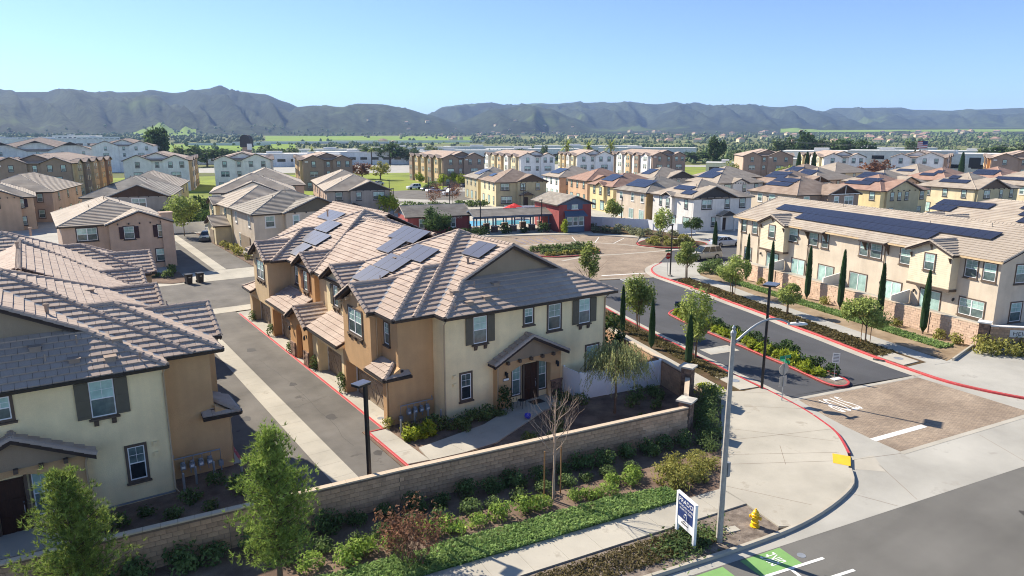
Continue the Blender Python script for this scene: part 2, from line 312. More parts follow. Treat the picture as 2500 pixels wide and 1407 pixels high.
def tile_plane(h, poly, mt, seed=0):
    """lay flat concrete tiles over one roof plane; h collects them"""
    o, hd, s, n, p2 = plane_basis([h.loc(q) for q in poly]); rg = random.Random(seed)
    umin, umax = min(p[0] for p in p2), max(p[0] for p in p2); vmax = max(p[1] for p in p2)
    for i in range(int(vmax / TS) + 1):
        v0 = i * TS; row = clip(clip(p2, 1, v0, True), 1, v0 + TS, False)
        if len(row) < 3: continue
        offu = (i % 2) * TW / 2; k0 = math.floor((min(p[0] for p in row) - offu) / TW); k1 = math.ceil((max(p[0] for p in row) - offu) / TW)
        for k in range(k0, k1):
            u0 = k * TW + offu; t = clip(clip(row, 0, u0 + .006, True), 0, u0 + TW - .006, False)
            if len(t) < 3: continue
            ar = area2(t)
            if ar < .004: continue
            c = o + hd * (u0 + TW / 2) + s * v0; jit = rg.uniform(-.005, .005)
            if ar > .985 * (TW - .012) * TS:
                Mx = Matrix((hd, s, n)).transposed().to_4x4(); Mx.translation = c + n * jit
                face = (h.camloc - c).dot(n) > 0
                h.tiles.append(((h.camloc - c).length if face else 999, Mx, mt, rg.random()))
            else:
                top = [o + hd * a + s * b + n * (.082 - .066 * (b - v0) / TS + jit) for a, b in t]; bot = [o + hd * a + s * b for a, b in t]; m = len(t)
                sg = sum(t[q][0] * t[(q + 1) % m][1] - t[(q + 1) % m][0] * t[q][1] for q in range(m))
                if hd.cross(s).dot(n) * sg < 0: top.reverse(); bot.reverse()
                h.rest.add(top + bot, [tuple(range(m))] + [(m + q, m + (q + 1) % m, (q + 1) % m, q) for q in range(m)], h.mi(mt), rg.random())
def _mi(h, mt):
    L = h.__dict__.setdefault('rm', [])
    if mt not in L: L.append(mt)
    return L.index(mt)
House.mi = _mi
def cap_mesh(mt):
    def f():
        b = MB(); L = .47
        for (x, dz) in ((0, .035), (L, .0)):
            pass
        pr = [(-.15, -.05), (-.11, .05), (0, .095), (.11, .05), (.15, -.05)]
        vs = [(0, y, z + .035) for y, z in pr] + [(L, y * .9, z) for y, z in pr] + [(0, y * .85, z + .012) for y, z in pr]
        b.add(vs, [(i, i + 5, i + 6, i + 1) for i in range(4)] + [(i, i + 1, i + 11, i + 10) for i in range(4)])
        return b.mesh('ridge_tile', M[mt])
    return wkey(('cap', mt), f)
def ridge(h, a, b, mt, step=.4):
    """row of ridge or hip tiles from a (low) to b (high)"""
    a, b = Vector(h.loc(a)), Vector(h.loc(b))
    d = b - a; L = d.length; d.normalize(); y = Vector((0, 0, 1)).cross(d).normalized(); z = d.cross(y); k = max(1, round(L / step))
    for i in range(k):
        Mx = Matrix((d, y, z)).transposed().to_4x4(); Mx.translation = a + d * (L * i / k) + z * .035
        h.caps.append(((h.camloc - Mx.translation).length, Mx, mt))
def finish_tiles(h, n_tiles=300, n_caps=300):
    h.tiles.sort(key=lambda t: t[0]); rest = h.rest
    def put_in(me, Mx, mi, r):
        rest.add([Mx @ v.co for v in me.vertices], [tuple(p.vertices) for p in me.polygons], mi, r)
    for i, (d, Mx, mt, r) in enumerate(h.tiles):
        if i < n_tiles: obj('roof_tile', tile_mesh(mt), h.root, M=Mx)
        else: put_in(tile_mesh(mt), Mx, h.mi(mt), r)
    h.caps.sort(key=lambda t: t[0])
    for i, (d, Mx, mt) in enumerate(h.caps):
        if i < n_caps: obj('ridge_tile', cap_mesh(mt), h.root, M=Mx)
        else: put_in(cap_mesh(mt), Mx, h.mi(mt), random.random())
    o = rest.build('roof_tiles', [M[m] for m in h.rm], h.root, kind='stuff')
    return o
def slab(mb, poly, th, mi=0, lower=.012):
    """thin solid under a roof plane"""
    P = [Vector(p) - Vector((0, 0, lower)) for p in poly]; n = len(P)
    nn = Vector((0, 0, 0))
    for i in range(n): nn += (P[i] - P[0]).cross(P[(i + 1) % n] - P[0])
    if nn.z < 0: P.reverse()
    Q = [p - Vector((0, 0, th)) for p in P]
    mb.add(P + Q, [tuple(range(n)), tuple(range(2 * n - 1, n - 1, -1))] + [(n + i, n + (i + 1) % n, (i + 1) % n, i) for i in range(n)], mi)
def courses(mb, poly, step, lift, mi=0):
    """tile courses of a roof plane as overlapping strips"""
    o, hd, s, n, p2 = plane_basis(poly); vmax = max(p[1] for p in p2)
    for i in range(int(vmax / step) + 1):
        v0 = i * step; row = clip(clip(p2, 1, v0, True), 1, v0 + step, False)
        if len(row) < 3 or area2(row) < .01: continue
        top = [o + hd * a + s * b + n * (lift * (1 - (b - v0) / step) + .006) for a, b in row]; bot = [o + hd * a + s * b - n * .004 for a, b in row]; m = len(row)
        sg = sum(row[q][0] * row[(q + 1) % m][1] - row[(q + 1) % m][0] * row[q][1] for q in range(m))
        if hd.cross(s).dot(n) * sg < 0: top.reverse(); bot.reverse()
        mb.add(top + bot, [tuple(range(m))] + [(m + q, m + (q + 1) % m, (q + 1) % m, q) for q in range(m)], mi, random.random())
def capline(mb, a, b, step=.45, w=.13, mi=0):
    a, b = Vector(a), Vector(b); d = b - a; L = d.length
    if L < .05: return
    d.normalize(); y = Vector((0, 0, 1)).cross(d).normalized(); z = d.cross(y); k = max(1, round(L / step))
    for i in range(k):
        p, q = a + d * (L * i / k) + z * .06, a + d * (L * (i + 1) / k + .03) + z * .03
        vs = [p + y * w - z * .06, p + z * .06, p - y * w - z * .06, q + y * w * .9 - z * .06, q + z * .05, q - y * w * .9 - z * .06]
        mb.add(vs, ((0, 1, 4, 3), (1, 2, 5, 4), (0, 2, 1)), mi, random.random())
def roofgeo(x0, x1, y0, y1, z, p, ax='y', e=('h', 'h')):
    """planes and ridge lines of a hip/gable roof whose eave rectangle is given"""
    if ax == 'x':
        pl, rd, g = roofgeo(y0, y1, x0, x1, z, p, 'y', e); sw = lambda q: (q[1], q[0], q[2])
        return [[sw(q) for q in P] for P in pl], [(sw(a), sw(b)) for a, b in rd], [[sw(q) for q in P] for P in g]
    hw = (x1 - x0) / 2; xm = (x0 + x1) / 2; zr = z + p * hw
    ya = y0 + hw if e[0] == 'h' else y0; yb = y1 - hw if e[1] == 'h' else y1
    if ya > yb: ya = yb = (ya + yb) / 2
    A, B = (xm, ya, zr), (xm, yb, zr); c = [(x0, y0, z), (x1, y0, z), (x1, y1, z), (x0, y1, z)]
    pl = [[c[0], c[3], B, A], [c[2], c[1], A, B]]; rd = []; g = []
    if (Vector(A) - Vector(B)).length < .02: pl = [[c[0], c[3], A], [c[2], c[1], A]]
    else: rd.append((A, B))
    if e[0] == 'h': pl.append([c[1], c[0], A]); rd += [(c[0], A), (c[1], A)]
    else: g.append([c[0], A, c[1]])
    if e[1] == 'h': pl.append([c[3], c[2], B]); rd += [(c[3], B), (c[2], B)]
    else: g.append([c[3], B, c[2]])
    return pl, rd, g
def mass(h, b, hgt=5.8, ax='y', e=('h', 'h'), p=.42, ov=.45, wall='cream', roof='tile', z0=0, step=.40, lift=.065, gable=None, flat=False, fascia='fascia', band=None, gov=None):
    """one box of a house with its roof; gable ends get their triangle"""
    x0, x1, y0, y1 = b; w = h.mb(); w.box(x0, x1, y0, y1, z0, hgt)
    if flat:
        w.box(x0 - .05, x1 + .05, y0 - .05, y1 + .05, hgt, hgt + .18, 1); return h.part('wall', w, [wall, 'cap'])
    gv = ov if gov is None else gov
    ox = gv if ax == 'x' else ov; oy = gv if ax == 'y' else ov
    ze = hgt - .0 ; pl, rd, g = roofgeo(x0 - ox, x1 + ox, y0 - oy, y1 + oy, ze, p, ax, e)
    hw = (x1 - x0) / 2 if ax == 'y' else (y1 - y0) / 2; zt = hgt + p * (hw + ov) - .1
    for k, en in enumerate(e):
        if en != 'g': continue
        if ax == 'y': yy = (y0, y0 + .2) if k == 0 else (y1 - .2, y1); tri = [(x0, hgt - .001), (x1, hgt - .001), (x1, hgt + p * ov - .1), ((x0 + x1) / 2, zt), (x0, hgt + p * ov - .1)]; w.ext(tri, 'y', *yy, 1 if gable else 0)
        else: xx = (x0, x0 + .2) if k == 0 else (x1 - .2, x1); tri = [(y0, hgt - .001), (y1, hgt - .001), (y1, hgt + p * ov - .1), ((y0 + y1) / 2, zt), (y0, hgt + p * ov - .1)]; w.ext(tri, 'x', *xx, 1 if gable else 0)
    wo_ = h.part('wall', w, [wall, gable or wall])
    r = h.mb()
    for P in pl: slab(r, P, .16, 1, .02); courses(r, P, step, lift, 0)
    for a, c in rd: capline(r, a, c)
    for P in g:
        for a, c in ((P[0], P[1]), (P[2], P[1])): capline(r, a, c, .45, .11)
    ro = h.part('roof', r, [roof, fascia])
    return wo_, ro
def rowwin(h, face, b, z, items, **k):
    """windows along one face of a box: items = (u, w, h) with u measured from the left end as seen from outside"""
    x0, x1, y0, y1 = b
    for it in items:
        u, w, ht = it[:3]; kw = dict(k); kw.update(it[3] if len(it) > 3 else {})
        x, y = {'f': (x0 + u, y0), 'l': (x0, y1 - u), 'r': (x1, y0 + u), 'b': (x1 - u, y1)}[face]
        win(h, x, y, z, face, w, ht, **kw)
def panels(h, o, hd, s, n, nu, nv, pw=1.02, ph=1.68, mt='panel', gap=.02, name='solar_panel', lift=.16):
    """grid of solar panels on a roof plane; o = lower left corner (house coordinates)"""
    def f():
        b = MB(); b.box(0, pw - gap, 0, ph - gap, 0, .035, 1); b.quad((.02, .02, .0365), (pw - gap - .02, .02, .0365), (pw - gap - .02, ph - gap - .02, .0365), (.02, ph - gap - .02, .0365), 0)
        return b.mesh('solar_panel', [M[mt], M['panelfr']])
    me = wkey(('pan', pw, ph, mt), f); o = Vector((o[0] - h.off[0], o[1] - h.off[1], o[2])); hd = Vector(hd).normalized(); s = Vector(s).normalized()
    if h.sx < 0: o.x *= -1; hd.x *= -1; s.x *= -1
    n = hd.cross(s).normalized()
    if n.z < 0: o = o + hd * (nu * pw); hd = -hd; n = -n
    for j in range(nv):
        for i in range(nu):
            Mx = Matrix((hd, s, n)).transposed().to_4x4(); Mx.translation = o + hd * (i * pw) + s * (j * ph) + n * lift
            obj(name, me, h.root, M=Mx)
# ------------------------------------------------------------------ the two near townhouse buildings (mirror images across the alley)
def door_panel(w, ht, cols, rows, mt, d=.04):
    b = MB(); b.box(-w / 2, w / 2, -.03, .03, 0, ht)
    for i in range(cols):
        for j in range(rows):
            x0 = -w / 2 + .08 + i * (w - .08) / cols; z0 = .08 + j * (ht - .08) / rows
            b.box(x0, x0 + (w - .08) / cols - .08, -.03 - d, -.03, z0, z0 + (ht - .08) / rows - .08)
    return b
def garage_mesh():
    def f():
        b = MB(); w, ht = 4.9, 2.3; b.box(-w / 2, w / 2, -.02, .03, 0, ht)
        for j in range(3): b.box(-w / 2, w / 2, -.045, -.02, j * ht / 3 + .03, j * ht / 3 + .09)
        for i in range(5):
            x = -w / 2 + i * w / 4; b.box(x - .06, x + .06, -.05, -.02, .02, ht - .02)
        for i in range(4):                      # crossed rails of the carriage doors
            x0 = -w / 2 + i * w / 4 + .08; x1 = x0 + w / 4 - .16
            for za, zb in ((.1, ht * .62), (ht * .62, .1)):
                L = math.hypot(x1 - x0, zb - za); an = math.atan2(zb - za, x1 - x0)
                Mx = Matrix.Translation((x0, 0, za)) @ Matrix.Rotation(-an, 4, 'Y'); b.box(0, L, -.048, -.02, -.05, .05, M=Mx)
        b.box(-w / 2, w / 2, -.05, -.02, ht * .62, ht * .62 + .1)
        return b.mesh('garage_door', M['garage'])
    return wkey('garage', f)
def lantern_mesh():
    def f():
        b = MB(); b.box(-.06, .06, -.03, .0, .1, .34); b.tube([(0, -.02, .3), (0, -.14, .34), (0, -.17, .28)], .015, 5)
        b.lathe([(.03, -.02), (.07, .0), (.085, .18), (.05, .23), (.10, .25), (.02, .33)], 6, (0, -.17, 0)); return b.mesh('lantern', M['black'])
    return wkey('lantern', f)
def pipe(h, pts, r=.045, mt='pipe', name='downspout'):
    b = h.mb(); b.tube(pts, r, 6); return h.part(name, b, mt, smooth=True)
def gas_meters(h, X, Y):
    for k in range(4):
        b = h.mb(); x = X + k * .4; b.box(x - .12, x + .12, Y - .28, Y - .1, .55, .8); b.lathe([(.04, 0), (.1, .02), (.11, .1), (.03, .14)], 10, (x, Y - .19, .8)); b.tube([(x - .07, Y - .19, .8), (x - .07, Y - .19, 1.15)], .02, 5); b.tube([(x + .07, Y - .19, .3), (x + .07, Y - .19, .6)], .02, 5); b.box(x - .08, x + .08, Y - .3, Y - .28, .62, .72, 1)
        h.part('gas_meter', b, ['meter', 'vinyl'])
    b = h.mb(); b.tube([(X - .5, Y - .19, .05), (X - .5, Y - .19, 1.15), (X + 1.55, Y - .19, 1.15), (X + 1.55, Y - .05, 1.3)], .035, 6); b.box(X - .6, X - .4, Y - .27, Y - .08, .3, .55); h.part('gas_pipe', b, 'meter')
def gable_trim(h, x_or_y, c, half, z, p, ax, d0, d1):
    """barge boards along a gable rake (dark)"""
    b = h.mb()
    for sg in (-1, 1):
        q = [(c + sg * half, z - .2), (c, z + p * half - .2), (c, z + p * half + .0), (c + sg * half, z + .0)]
        b.ext(q, ax, d0, d1)
    h.part('barge_board', b, 'fascia')
def townhouse(label, x, sx, solar):
    h = House('townhouse_building', label, 'townhouse', x, 49, 0, sx, off=(23, 49)); E, p = 6.28, .5; T = 'tile'; mid = 48.9; mir = lambda Y: 2 * mid - Y
    # ---- walls
    def W(name, b, mt, z0=0, z1=6.12):
        w = h.mb(); w.box(*b, z0, z1); return h.part(name, w, mt)
    W('wall', (18.12, 30.2, 32.87, 36.0), 'cream'); 
    W('wall', (17.1, 30.19, 36.0, 63.0), 'tan', 0.0, 6.1)
    w = h.mb(); w.box(15.9, 18.12, 34.18, 36.0, 2.9, 6.11); w.box(15.9, 17.1, 36.0, 41.2, 2.9, 6.11); w.box(15.24, 18.12, 34.18, 34.95, 0, 2.9); h.part('wall', w, 'brown')
    w = h.mb(); w.box(15.24, 17.1, 36.4, 40.6, 2.55, 6.1); w.ext([(36.4, 6.1), (40.6, 6.1), (40.6, 6.18), (38.5, 7.2), (36.4, 6.18)], 'x', 15.24, 15.5); w.box(15.24, 17.1, 40.6, 40.95, 0, 2.9); w.box(15.24, 17.1, 34.95, 36.4, 2.3, 2.9); w.box(15.24, 15.9, 36.4, 40.6, 2.3, 2.55); h.part('wall', w, 'brown')
    w = h.mb(); w.box(15.24, 17.1, 40.95, 41.3, 0, 3.0); w.box(15.24, 17.1, 41.3, 45.8, 2.35, 3.0); w.box(15.24, 17.1, 45.8, 46.9, 0, 3.0); h.part('wall', w, 'cream')
    w = h.mb(); w.box(16.74, 17.1, 43.8, 47.6, 3.0, 6.1); w.ext([(43.8, 6.1), (47.6, 6.1), (47.6, 6.2), (45.7, 7.05), (43.8, 6.2)], 'x', 16.74, 17.0); h.part('wall', w, 'cream')
    w = h.mb(); w.box(15.24, 17.1, mir(46.9), mir(45.8), 0, 3.0); w.box(15.24, 17.1, mir(45.8), mir(41.3), 2.35, 3.0); w.box(15.24, 17.1, mir(41.3), mir(40.95), 0, 3.0); h.part('wall', w, 'orange')
    w = h.mb(); w.box(16.74, 17.1, mir(47.6), mir(43.8), 3.0, 6.1); w.ext([(mir(47.6), 6.1), (mir(43.8), 6.1), (mir(43.8), 6.2), (mir(45.7), 7.05), (mir(47.6), 6.2)], 'x', 16.74, 17.0); h.part('wall', w, 'orange')
    w = h.mb(); w.box(15.24, 17.1, mir(40.6), mir(36.4), 2.55, 6.1); w.ext([(mir(40.6), 6.1), (mir(36.4), 6.1), (mir(36.4), 6.18), (mir(38.5), 7.2), (mir(40.6), 6.18)], 'x', 15.24, 15.5); w.box(15.24, 17.1, mir(40.95), mir(40.6), 0, 2.9); w.box(15.24, 15.9, mir(40.6), mir(36.4), 2.3, 2.55); w.box(15.24, 17.1, mir(36.4), mir(34.95), 2.3, 2.9); w.box(15.24, 18.12, mir(34.95), mir(34.18), 0, 2.9); w.box(15.9, 18.12, mir(36.0), mir(34.18), 2.9, 6.11); h.part('wall', w, 'tan')
    # ---- entry porch on the alley, with an arch
    w = h.mb(); y0, y1 = mid - 1.95, mid + 1.95
    n = 9; ar = [(mid + .68 * math.cos(math.pi * k / n), 2.1 + .68 * math.sin(math.pi * k / n)) for k in range(n + 1)]
    w.ext([(y0, 0), (mid - .68, 0)] + [(mid - .68, 2.1)] + ar[::-1][1:-1] + [(mid + .68, 2.1), (mid + .68, 0), (y1, 0), (y1, 3.0), (mid, 3.85), (y0, 3.0)], 'x', 14.95, 15.3)
    w.box(15.3, 17.1, y0, y0 + .25, 0, 3.0); w.box(15.3, 17.1, y1 - .25, y1, 0, 3.0); h.part('porch_wall', w, 'orange')
    st = h.mb(); rg = random.Random(3)
    for yy in (y0, y1 - .9):
        for k in range(7):
            z = k * .16; q = yy - .06
            while q < yy + .9:
                l = rg.uniform(.2, .45); st.box(14.86 - rg.uniform(0, .04), 14.95, q, min(q + l, yy + .96) - .015, z, z + .15, 0, rg.random()); q += l
    h.part('stone_veneer', st, 'stone', kind='stuff')
    for yy in (y0 + .3, y1 - .3): h.put('lantern', lantern_mesh(), 14.95, yy, 2.0, 'l')
    # ---- garage doors
    for yy in (37.68, 43.55, mir(43.55), mir(37.68)): h.put('garage_door', garage_mesh(), 15.97, yy, 0, 'l')
    for a, b in ((34.95, 40.6), (41.3, 45.8), (mir(45.8), mir(41.3)), (mir(40.6), mir(34.95))):
        for q in (a, b - .12): jm = h.mb(); jm.box(15.9, 15.96, q, q + .12, 0, 2.32); h.part('door_jamb', jm, 'trimwh')
    # ---- alley side windows
    for yy in (38.6, mir(38.6)): win(h, 15.24, yy, 4.45, 'l', 2.0, 1.5, dbl=True, corb=3)
    win(h, 16.74, 45.7, 4.55, 'l', .9, 1.45, shut='shutter', corb=2); win(h, 16.74, mir(45.7), 4.55, 'l', .9, 1.45, shut='shutbr', corb=2)
    win(h, 15.9, 35.55, 4.45, 'l', .6, 1.25); win(h, 15.9, mir(35.55), 4.45, 'l', .6, 1.25)
    win(h, 17.1, 42.4, 4.45, 'l', .8, 1.4); win(h, 17.1, mir(42.4), 4.45, 'l', .8, 1.4)
    # ---- front windows
    win(h, 20.5, 32.87, 4.38, 'f', .92, 1.6, shut='shutter', corb=2, t=.06); win(h, 23.97, 32.87, 5.02, 'f', .62, .95); win(h, 25.96, 32.87, 4.36, 'f', .95, 1.6); win(h, 28.4, 32.87, 4.38, 'f', .92, 1.6, shut='shutter', corb=2, t=.06)
    win(h, 19.5, 32.87, 1.15, 'f', .66, 1.55, dark=True); win(h, 29.15, 32.87, 1.0, 'f', 1.0, 1.75)
    # ---- front porch
    w = h.mb(); n = 8; xa, xb, cx = 22.4, 25.4, 23.9
    arc = [(xa + (xb - xa) * k / n, 2.35 + .38 * math.sin(math.pi * k / n)) for k in range(n + 1)]
    w.ext([(21.4, 0), (xa, 0)] + arc + [(xb, 0), (26.2, 0), (26.2, 3.05), (23.75, 3.06), (21.4, 3.05)], 'y', 32.45, 32.87); h.part('porch_wall', w, 'brown')
    w = h.mb(); w.ext([(21.3, 3.0), (26.3, 3.0), (23.8, 4.22)], 'y', 32.42, 32.86); h.part('porch_gable', w, 'gabletan')
    for k in range(5): b = h.mb(); xx = 22.1 + k * .85; b.box(xx - .08, xx + .08, 32.2, 32.42, 2.88, 3.06); h.part('rafter_tail', b, 'trim')
    w = h.mb(); w.box(22.42, 25.38, 32.88, 32.9, 0, 2.75); h.part('porch_recess', w, 'gabletan')
    d = h.put('front_door', wkey('fd', lambda: door_panel(.95, 2.42, 2, 3, 'door', .02).mesh('front_door', M['door'])), 24.1, 32.85, .06, 'f')
    b = MB(); b.tube([(.38, -.06, .85), (.38, -.1, 1.0), (.38, -.06, 1.2)], .02, 6); b.lathe([(.03, 0), (.035, .03)], 8, (.38, -.07, 1.32)); obj('handle', b.mesh('handle', M['galv']), d)
    for q in (23.5, 24.59): b = h.mb(); b.box(q, q + .11, 32.74, 32.88, 0, 2.6); h.part('door_jamb', b, 'trim')
    for xx in (23.05, 25.03): win(h, xx, 32.87, .62, 'f', .62, 1.95, t=.07, sill=False)
    for xx in (22.0, 25.85): h.put('lantern', lantern_mesh(), xx, 32.45, 2.1, 'f')
    b = MB(); b.box(-.22, .22, -.03, 0, 0, .17); b.box(-.19, .19, -.034, -.03, .02, .15, 1); h.put('number_plate', b.mesh('number_plate', [M['trimdk'], M['vinyl']]), 22.03, 32.45, 1.86, 'f')
    st = h.mb()
    for k in range(8):
        z = k * .14; q = 25.42
        while q < 26.24: l = rg.uniform(.18, .4); st.box(q, min(q + l, 26.26) - .014, 32.38 - rg.uniform(0, .03), 32.45, z, z + .13, 0, rg.random()); q += l
    st.box(25.38, 26.3, 32.34, 32.45, 1.13, 1.22, 0, .6); h.part('stone_veneer', st, 'stone', kind='stuff')
    for zz in (2.55, 2.05):
        v = h.mb(); v.box(18.62, 18.82, 32.8, 32.88, zz, zz + .2); v.box(18.64, 18.8, 32.74, 32.8, zz + .08, zz + .2); h.part('wall_vent', v, 'cream')
    b = h.mb(); b.box(18.1, 30.2, 32.855, 32.875, .08, .17); h.part('weep_screed', b, 'galv')
    gas_meters(h, 16.35, 34.18)
    # ---- roof planes (explicit polygons; all pitches are 6 in 12)
    z = lambda d: E + p * d
    PL = []
    def add(*pts): PL.append(pts)
    A1 = (23.82, 40.77, z(7.17)); A2 = (23.82, mir(40.77), z(7.17))
    # P1 and P2 pyramids
    for A, ya, yb in ((A1, 33.6, 47.94), (A2, mir(47.94), mir(33.6))):
        add((16.65, ya, E), (30.99, ya, E), A); add((16.65, yb, E), (16.65, ya, E), A); add((30.99, ya, E), (30.99, yb, E), A); add((30.99, yb, E), (16.65, yb, E), A)
        for c in ((16.65, ya), (16.65, yb), (30.99, ya), (30.99, yb)): ridge(h, (*c, E), A, T)
    # linking roof between them, and the rear wing
    add((16.65, 44.0, E), (16.65, 54.0, E), (22.95, 54.0, z(6.3)), (22.95, 44.0, z(6.3))); add((29.25, 44.0, E), (22.95, 44.0, z(6.3)), (22.95, 54.0, z(6.3)), (29.25, 54.0, E))
    ridge(h, (22.95, 42.6, z(6.3)), (22.95, 55.2, z(6.3)), T)
    add((20.5, 58.0, E), (20.5, 72.0, E), (26.6, 72.0, z(6.1)), (26.6, 58.0, z(6.1))); add((32.7, 58.0, E), (26.6, 58.0, z(6.1)), (26.6, 72.0, z(6.1)), (32.7, 72.0, E)); ridge(h, (26.6, 59, z(6.1)), (26.6, 72, z(6.1)), T)
    W('wall', (20.9, 32.3, 63.0, 71.6), 'cream', 0, 6.1)
    # hip wing over the corner (B1) and its mirror
    for s in (0, 1):
        Y = (lambda v: v) if not s else mir
        K = (15.4 + 3.94, Y(37.54), z(3.94)); K2 = (16.65 + 3.94, Y(37.54), z(3.94))
        add((15.4, Y(33.6), E), (16.65, Y(33.6), E), K2, K); add((15.4, Y(33.6), E), (15.4, Y(41.48), E), K); add((15.4, Y(41.48), E), (22.0, Y(41.48), E), (22.0, Y(37.54), z(3.94)), K)
        ridge(h, (15.4, Y(33.6), E), K, T); ridge(h, (15.4, Y(41.48), E), K, T); ridge(h, K, K2, T)
        # flush bay gable
        add((14.9, Y(36.0), E), (20.2, Y(36.0), E), (20.2, Y(38.5), z(2.5)), (14.9, Y(38.5), z(2.5))); add((14.9, Y(41.0), E), (14.9, Y(38.5), z(2.5)), (20.2, Y(38.5), z(2.5)), (20.2, Y(41.0), E))
        ridge(h, (14.9, Y(38.5), z(2.5)), (19.2, Y(38.5), z(2.5)), T)
        for q in (36.0, 41.0): ridge(h, (14.98, Y(q), E), (14.98, Y(38.5), z(2.5)), T)
        gable_trim(h, 0, Y(38.5), 2.52, E, p, 'x', 14.92, 15.0)
        # set-back bay gable
        add((16.35, Y(43.42), E), (21.0, Y(43.42), E), (21.0, Y(45.7), z(2.28)), (16.35, Y(45.7), z(2.28))); add((16.35, Y(47.98), E), (16.35, Y(45.7), z(2.28)), (21.0, Y(45.7), z(2.28)), (21.0, Y(47.98), E))
        ridge(h, (16.35, Y(45.7), z(2.28)), (20.8, Y(45.7), z(2.28)), T)
        for q in (43.42, 47.98): ridge(h, (16.43, Y(q), E), (16.43, Y(45.7), z(2.28)), T)
        gable_trim(h, 0, Y(45.7), 2.3, E, p, 'x', 16.37, 16.45)
        # pent roofs above the garages
        e2 = 3.05
        add((14.85, Y(40.98), e2), (14.85, Y(46.9), e2), (16.9, Y(46.9), e2 + 1.02), (16.9, Y(40.98), e2 + 1.02))
        e3 = 2.95
        add((14.8, Y(33.75), e3), (14.8, Y(36.38), e3), (15.9, Y(36.38), e3 + .55), (15.9, Y(34.85), e3 + .55)); add((14.8, Y(33.75), e3), (15.9, Y(34.18 + .0), e3 + .3), (16.5, Y(34.17), e3 + .21), (16.5, Y(33.75), e3)); ridge(h, (14.8, Y(33.75), e3), (15.85, Y(34.75), e3 + .52), T)
        b = h.mb(); b.ext([(14.86, e3 - .14), (15.24, e3 - .14), (15.9, e3 - .02), (15.9, e3 + .45)], 'y', min(Y(33.95), Y(36.38)), max(Y(33.95), Y(36.38))); h.part('pent_soffit', b, 'brown' if not s else 'tan')
        b = h.mb(); b.ext([(14.95, e2 - .14), (15.24, e2 - .14), (17.1, e2 - .02), (17.1, e2 + .95)], 'y', min(Y(41.0), Y(46.9)), max(Y(41.0), Y(46.9))); h.part('pent_soffit', b, 'cream' if not s else 'orange')
    # alley porch gable
    c = mid; add((14.6, c - 2.2, 3.0), (16.9, c - 2.2, 3.0), (16.9, c, 4.1), (14.6, c, 4.1)); add((14.6, c + 2.2, 3.0), (14.6, c, 4.1), (16.9, c, 4.1), (16.9, c + 2.2, 3.0))
    ridge(h, (14.6, c, 4.1), (16.8, c, 4.1), T)
    for q in (-2.2, 2.2): ridge(h, (14.68, c + q, 3.0), (14.68, c, 4.1), T)
    gable_trim(h, 0, c, 2.2, 3.0, .5, 'x', 14.62, 14.7)
    # front wing with dutch gable
    yg = 35.33; g0, g1, gm = 17.96, 30.8, 24.38; zr = z(6.42)
    add((g0, 32.4, E), (g1, 32.4, E), (g1 - 2.93, yg, z(2.93)), (g0 + 2.93, yg, z(2.93)))
    add((g0, 32.4, E), (g0 + 2.64, 35.04, z(2.64)), (gm, 35.04, zr), (gm, 41.0, zr), (g0, 41.0, E)); add((g1, 32.4, E), (g1, 41.0, E), (gm, 41.0, zr), (gm, 35.04, zr), (g1 - 2.64, 35.04, z(2.64)))
    ridge(h, (g0, 32.4, E), (g0 + 2.7, 35.1, z(2.7)), T); ridge(h, (g1, 32.4, E), (g1 - 2.7, 35.1, z(2.7)), T); ridge(h, (gm, 35.04, zr), (gm, 40.4, zr), T)
    ridge(h, (g0 + 2.7, 35.1, z(2.7)), (gm, 35.1, zr), T); ridge(h, (g1 - 2.7, 35.1, z(2.7)), (gm, 35.1, zr), T)
    w = h.mb(); w.ext([(g0 + 2.5, z(2.2)), (g1 - 2.5, z(2.2)), (gm, zr - .12)], 'y', yg, yg + .2); h.part('gable_wall', w, 'gabletan')
    gable_trim(h, 0, gm, 3.75, z(2.67), p, 'y', 35.05, 35.13)
    # front porch roof
    zp = 3.02; pc = 23.8; hw = 2.78
    add((pc - hw, 32.05, zp), (pc, 32.05, zp + .5 * hw), (pc, 32.87, zp + .5 * hw), (pc - hw, 32.87, zp)); add((pc + hw, 32.05, zp), (pc + hw, 32.87, zp), (pc, 32.87, zp + .5 * hw), (pc, 32.05, zp + .5 * hw))
    for sg in (-1, 1): ridge(h, (pc + sg * hw, 32.14, zp), (pc, 32.14, zp + .5 * hw), T)
    ridge(h, (pc, 32.1, zp + .5 * hw), (pc, 32.87, zp + .5 * hw), T); gable_trim(h, 0, pc, hw, zp, .5, 'y', 32.08, 32.16)
    ub = h.mb(); gt = h.mb()
    for i, P in enumerate(PL):
        slab(ub, P, .14, 0, .01); tile_plane(h, P, T, i)
        zm = min(q[2] for q in P); n = len(P)
        for k in range(n):
            a, b = P[k], P[(k + 1) % n]
            if a[2] < zm + .01 and b[2] < zm + .01 and (Vector(a) - Vector(b)).length > 1:
                d = (Vector(b) - Vector(a)).normalized(); c = sum((Vector(q) for q in P), Vector()) / n; o = Vector((d.y, -d.x, 0))
                if (c - Vector(a)).dot(o) > 0: o = -o
                q = [Vector(a), Vector(b)]; vs = []
                for pt in q: vs += [pt - o * .02 + Vector((0, 0, .0)), pt + o * .11 + Vector((0, 0, .01)), pt + o * .09 - Vector((0, 0, .13)), pt - o * .02 - Vector((0, 0, .16))]
                gt.add(vs, ((0, 1, 5, 4), (1, 2, 6, 5), (2, 3, 7, 6), (0, 4, 7, 3), (0, 3, 2, 1), (4, 5, 6, 7)))
    h.part('roof', ub, 'under'); h.part('gutter', gt, 'gutter')
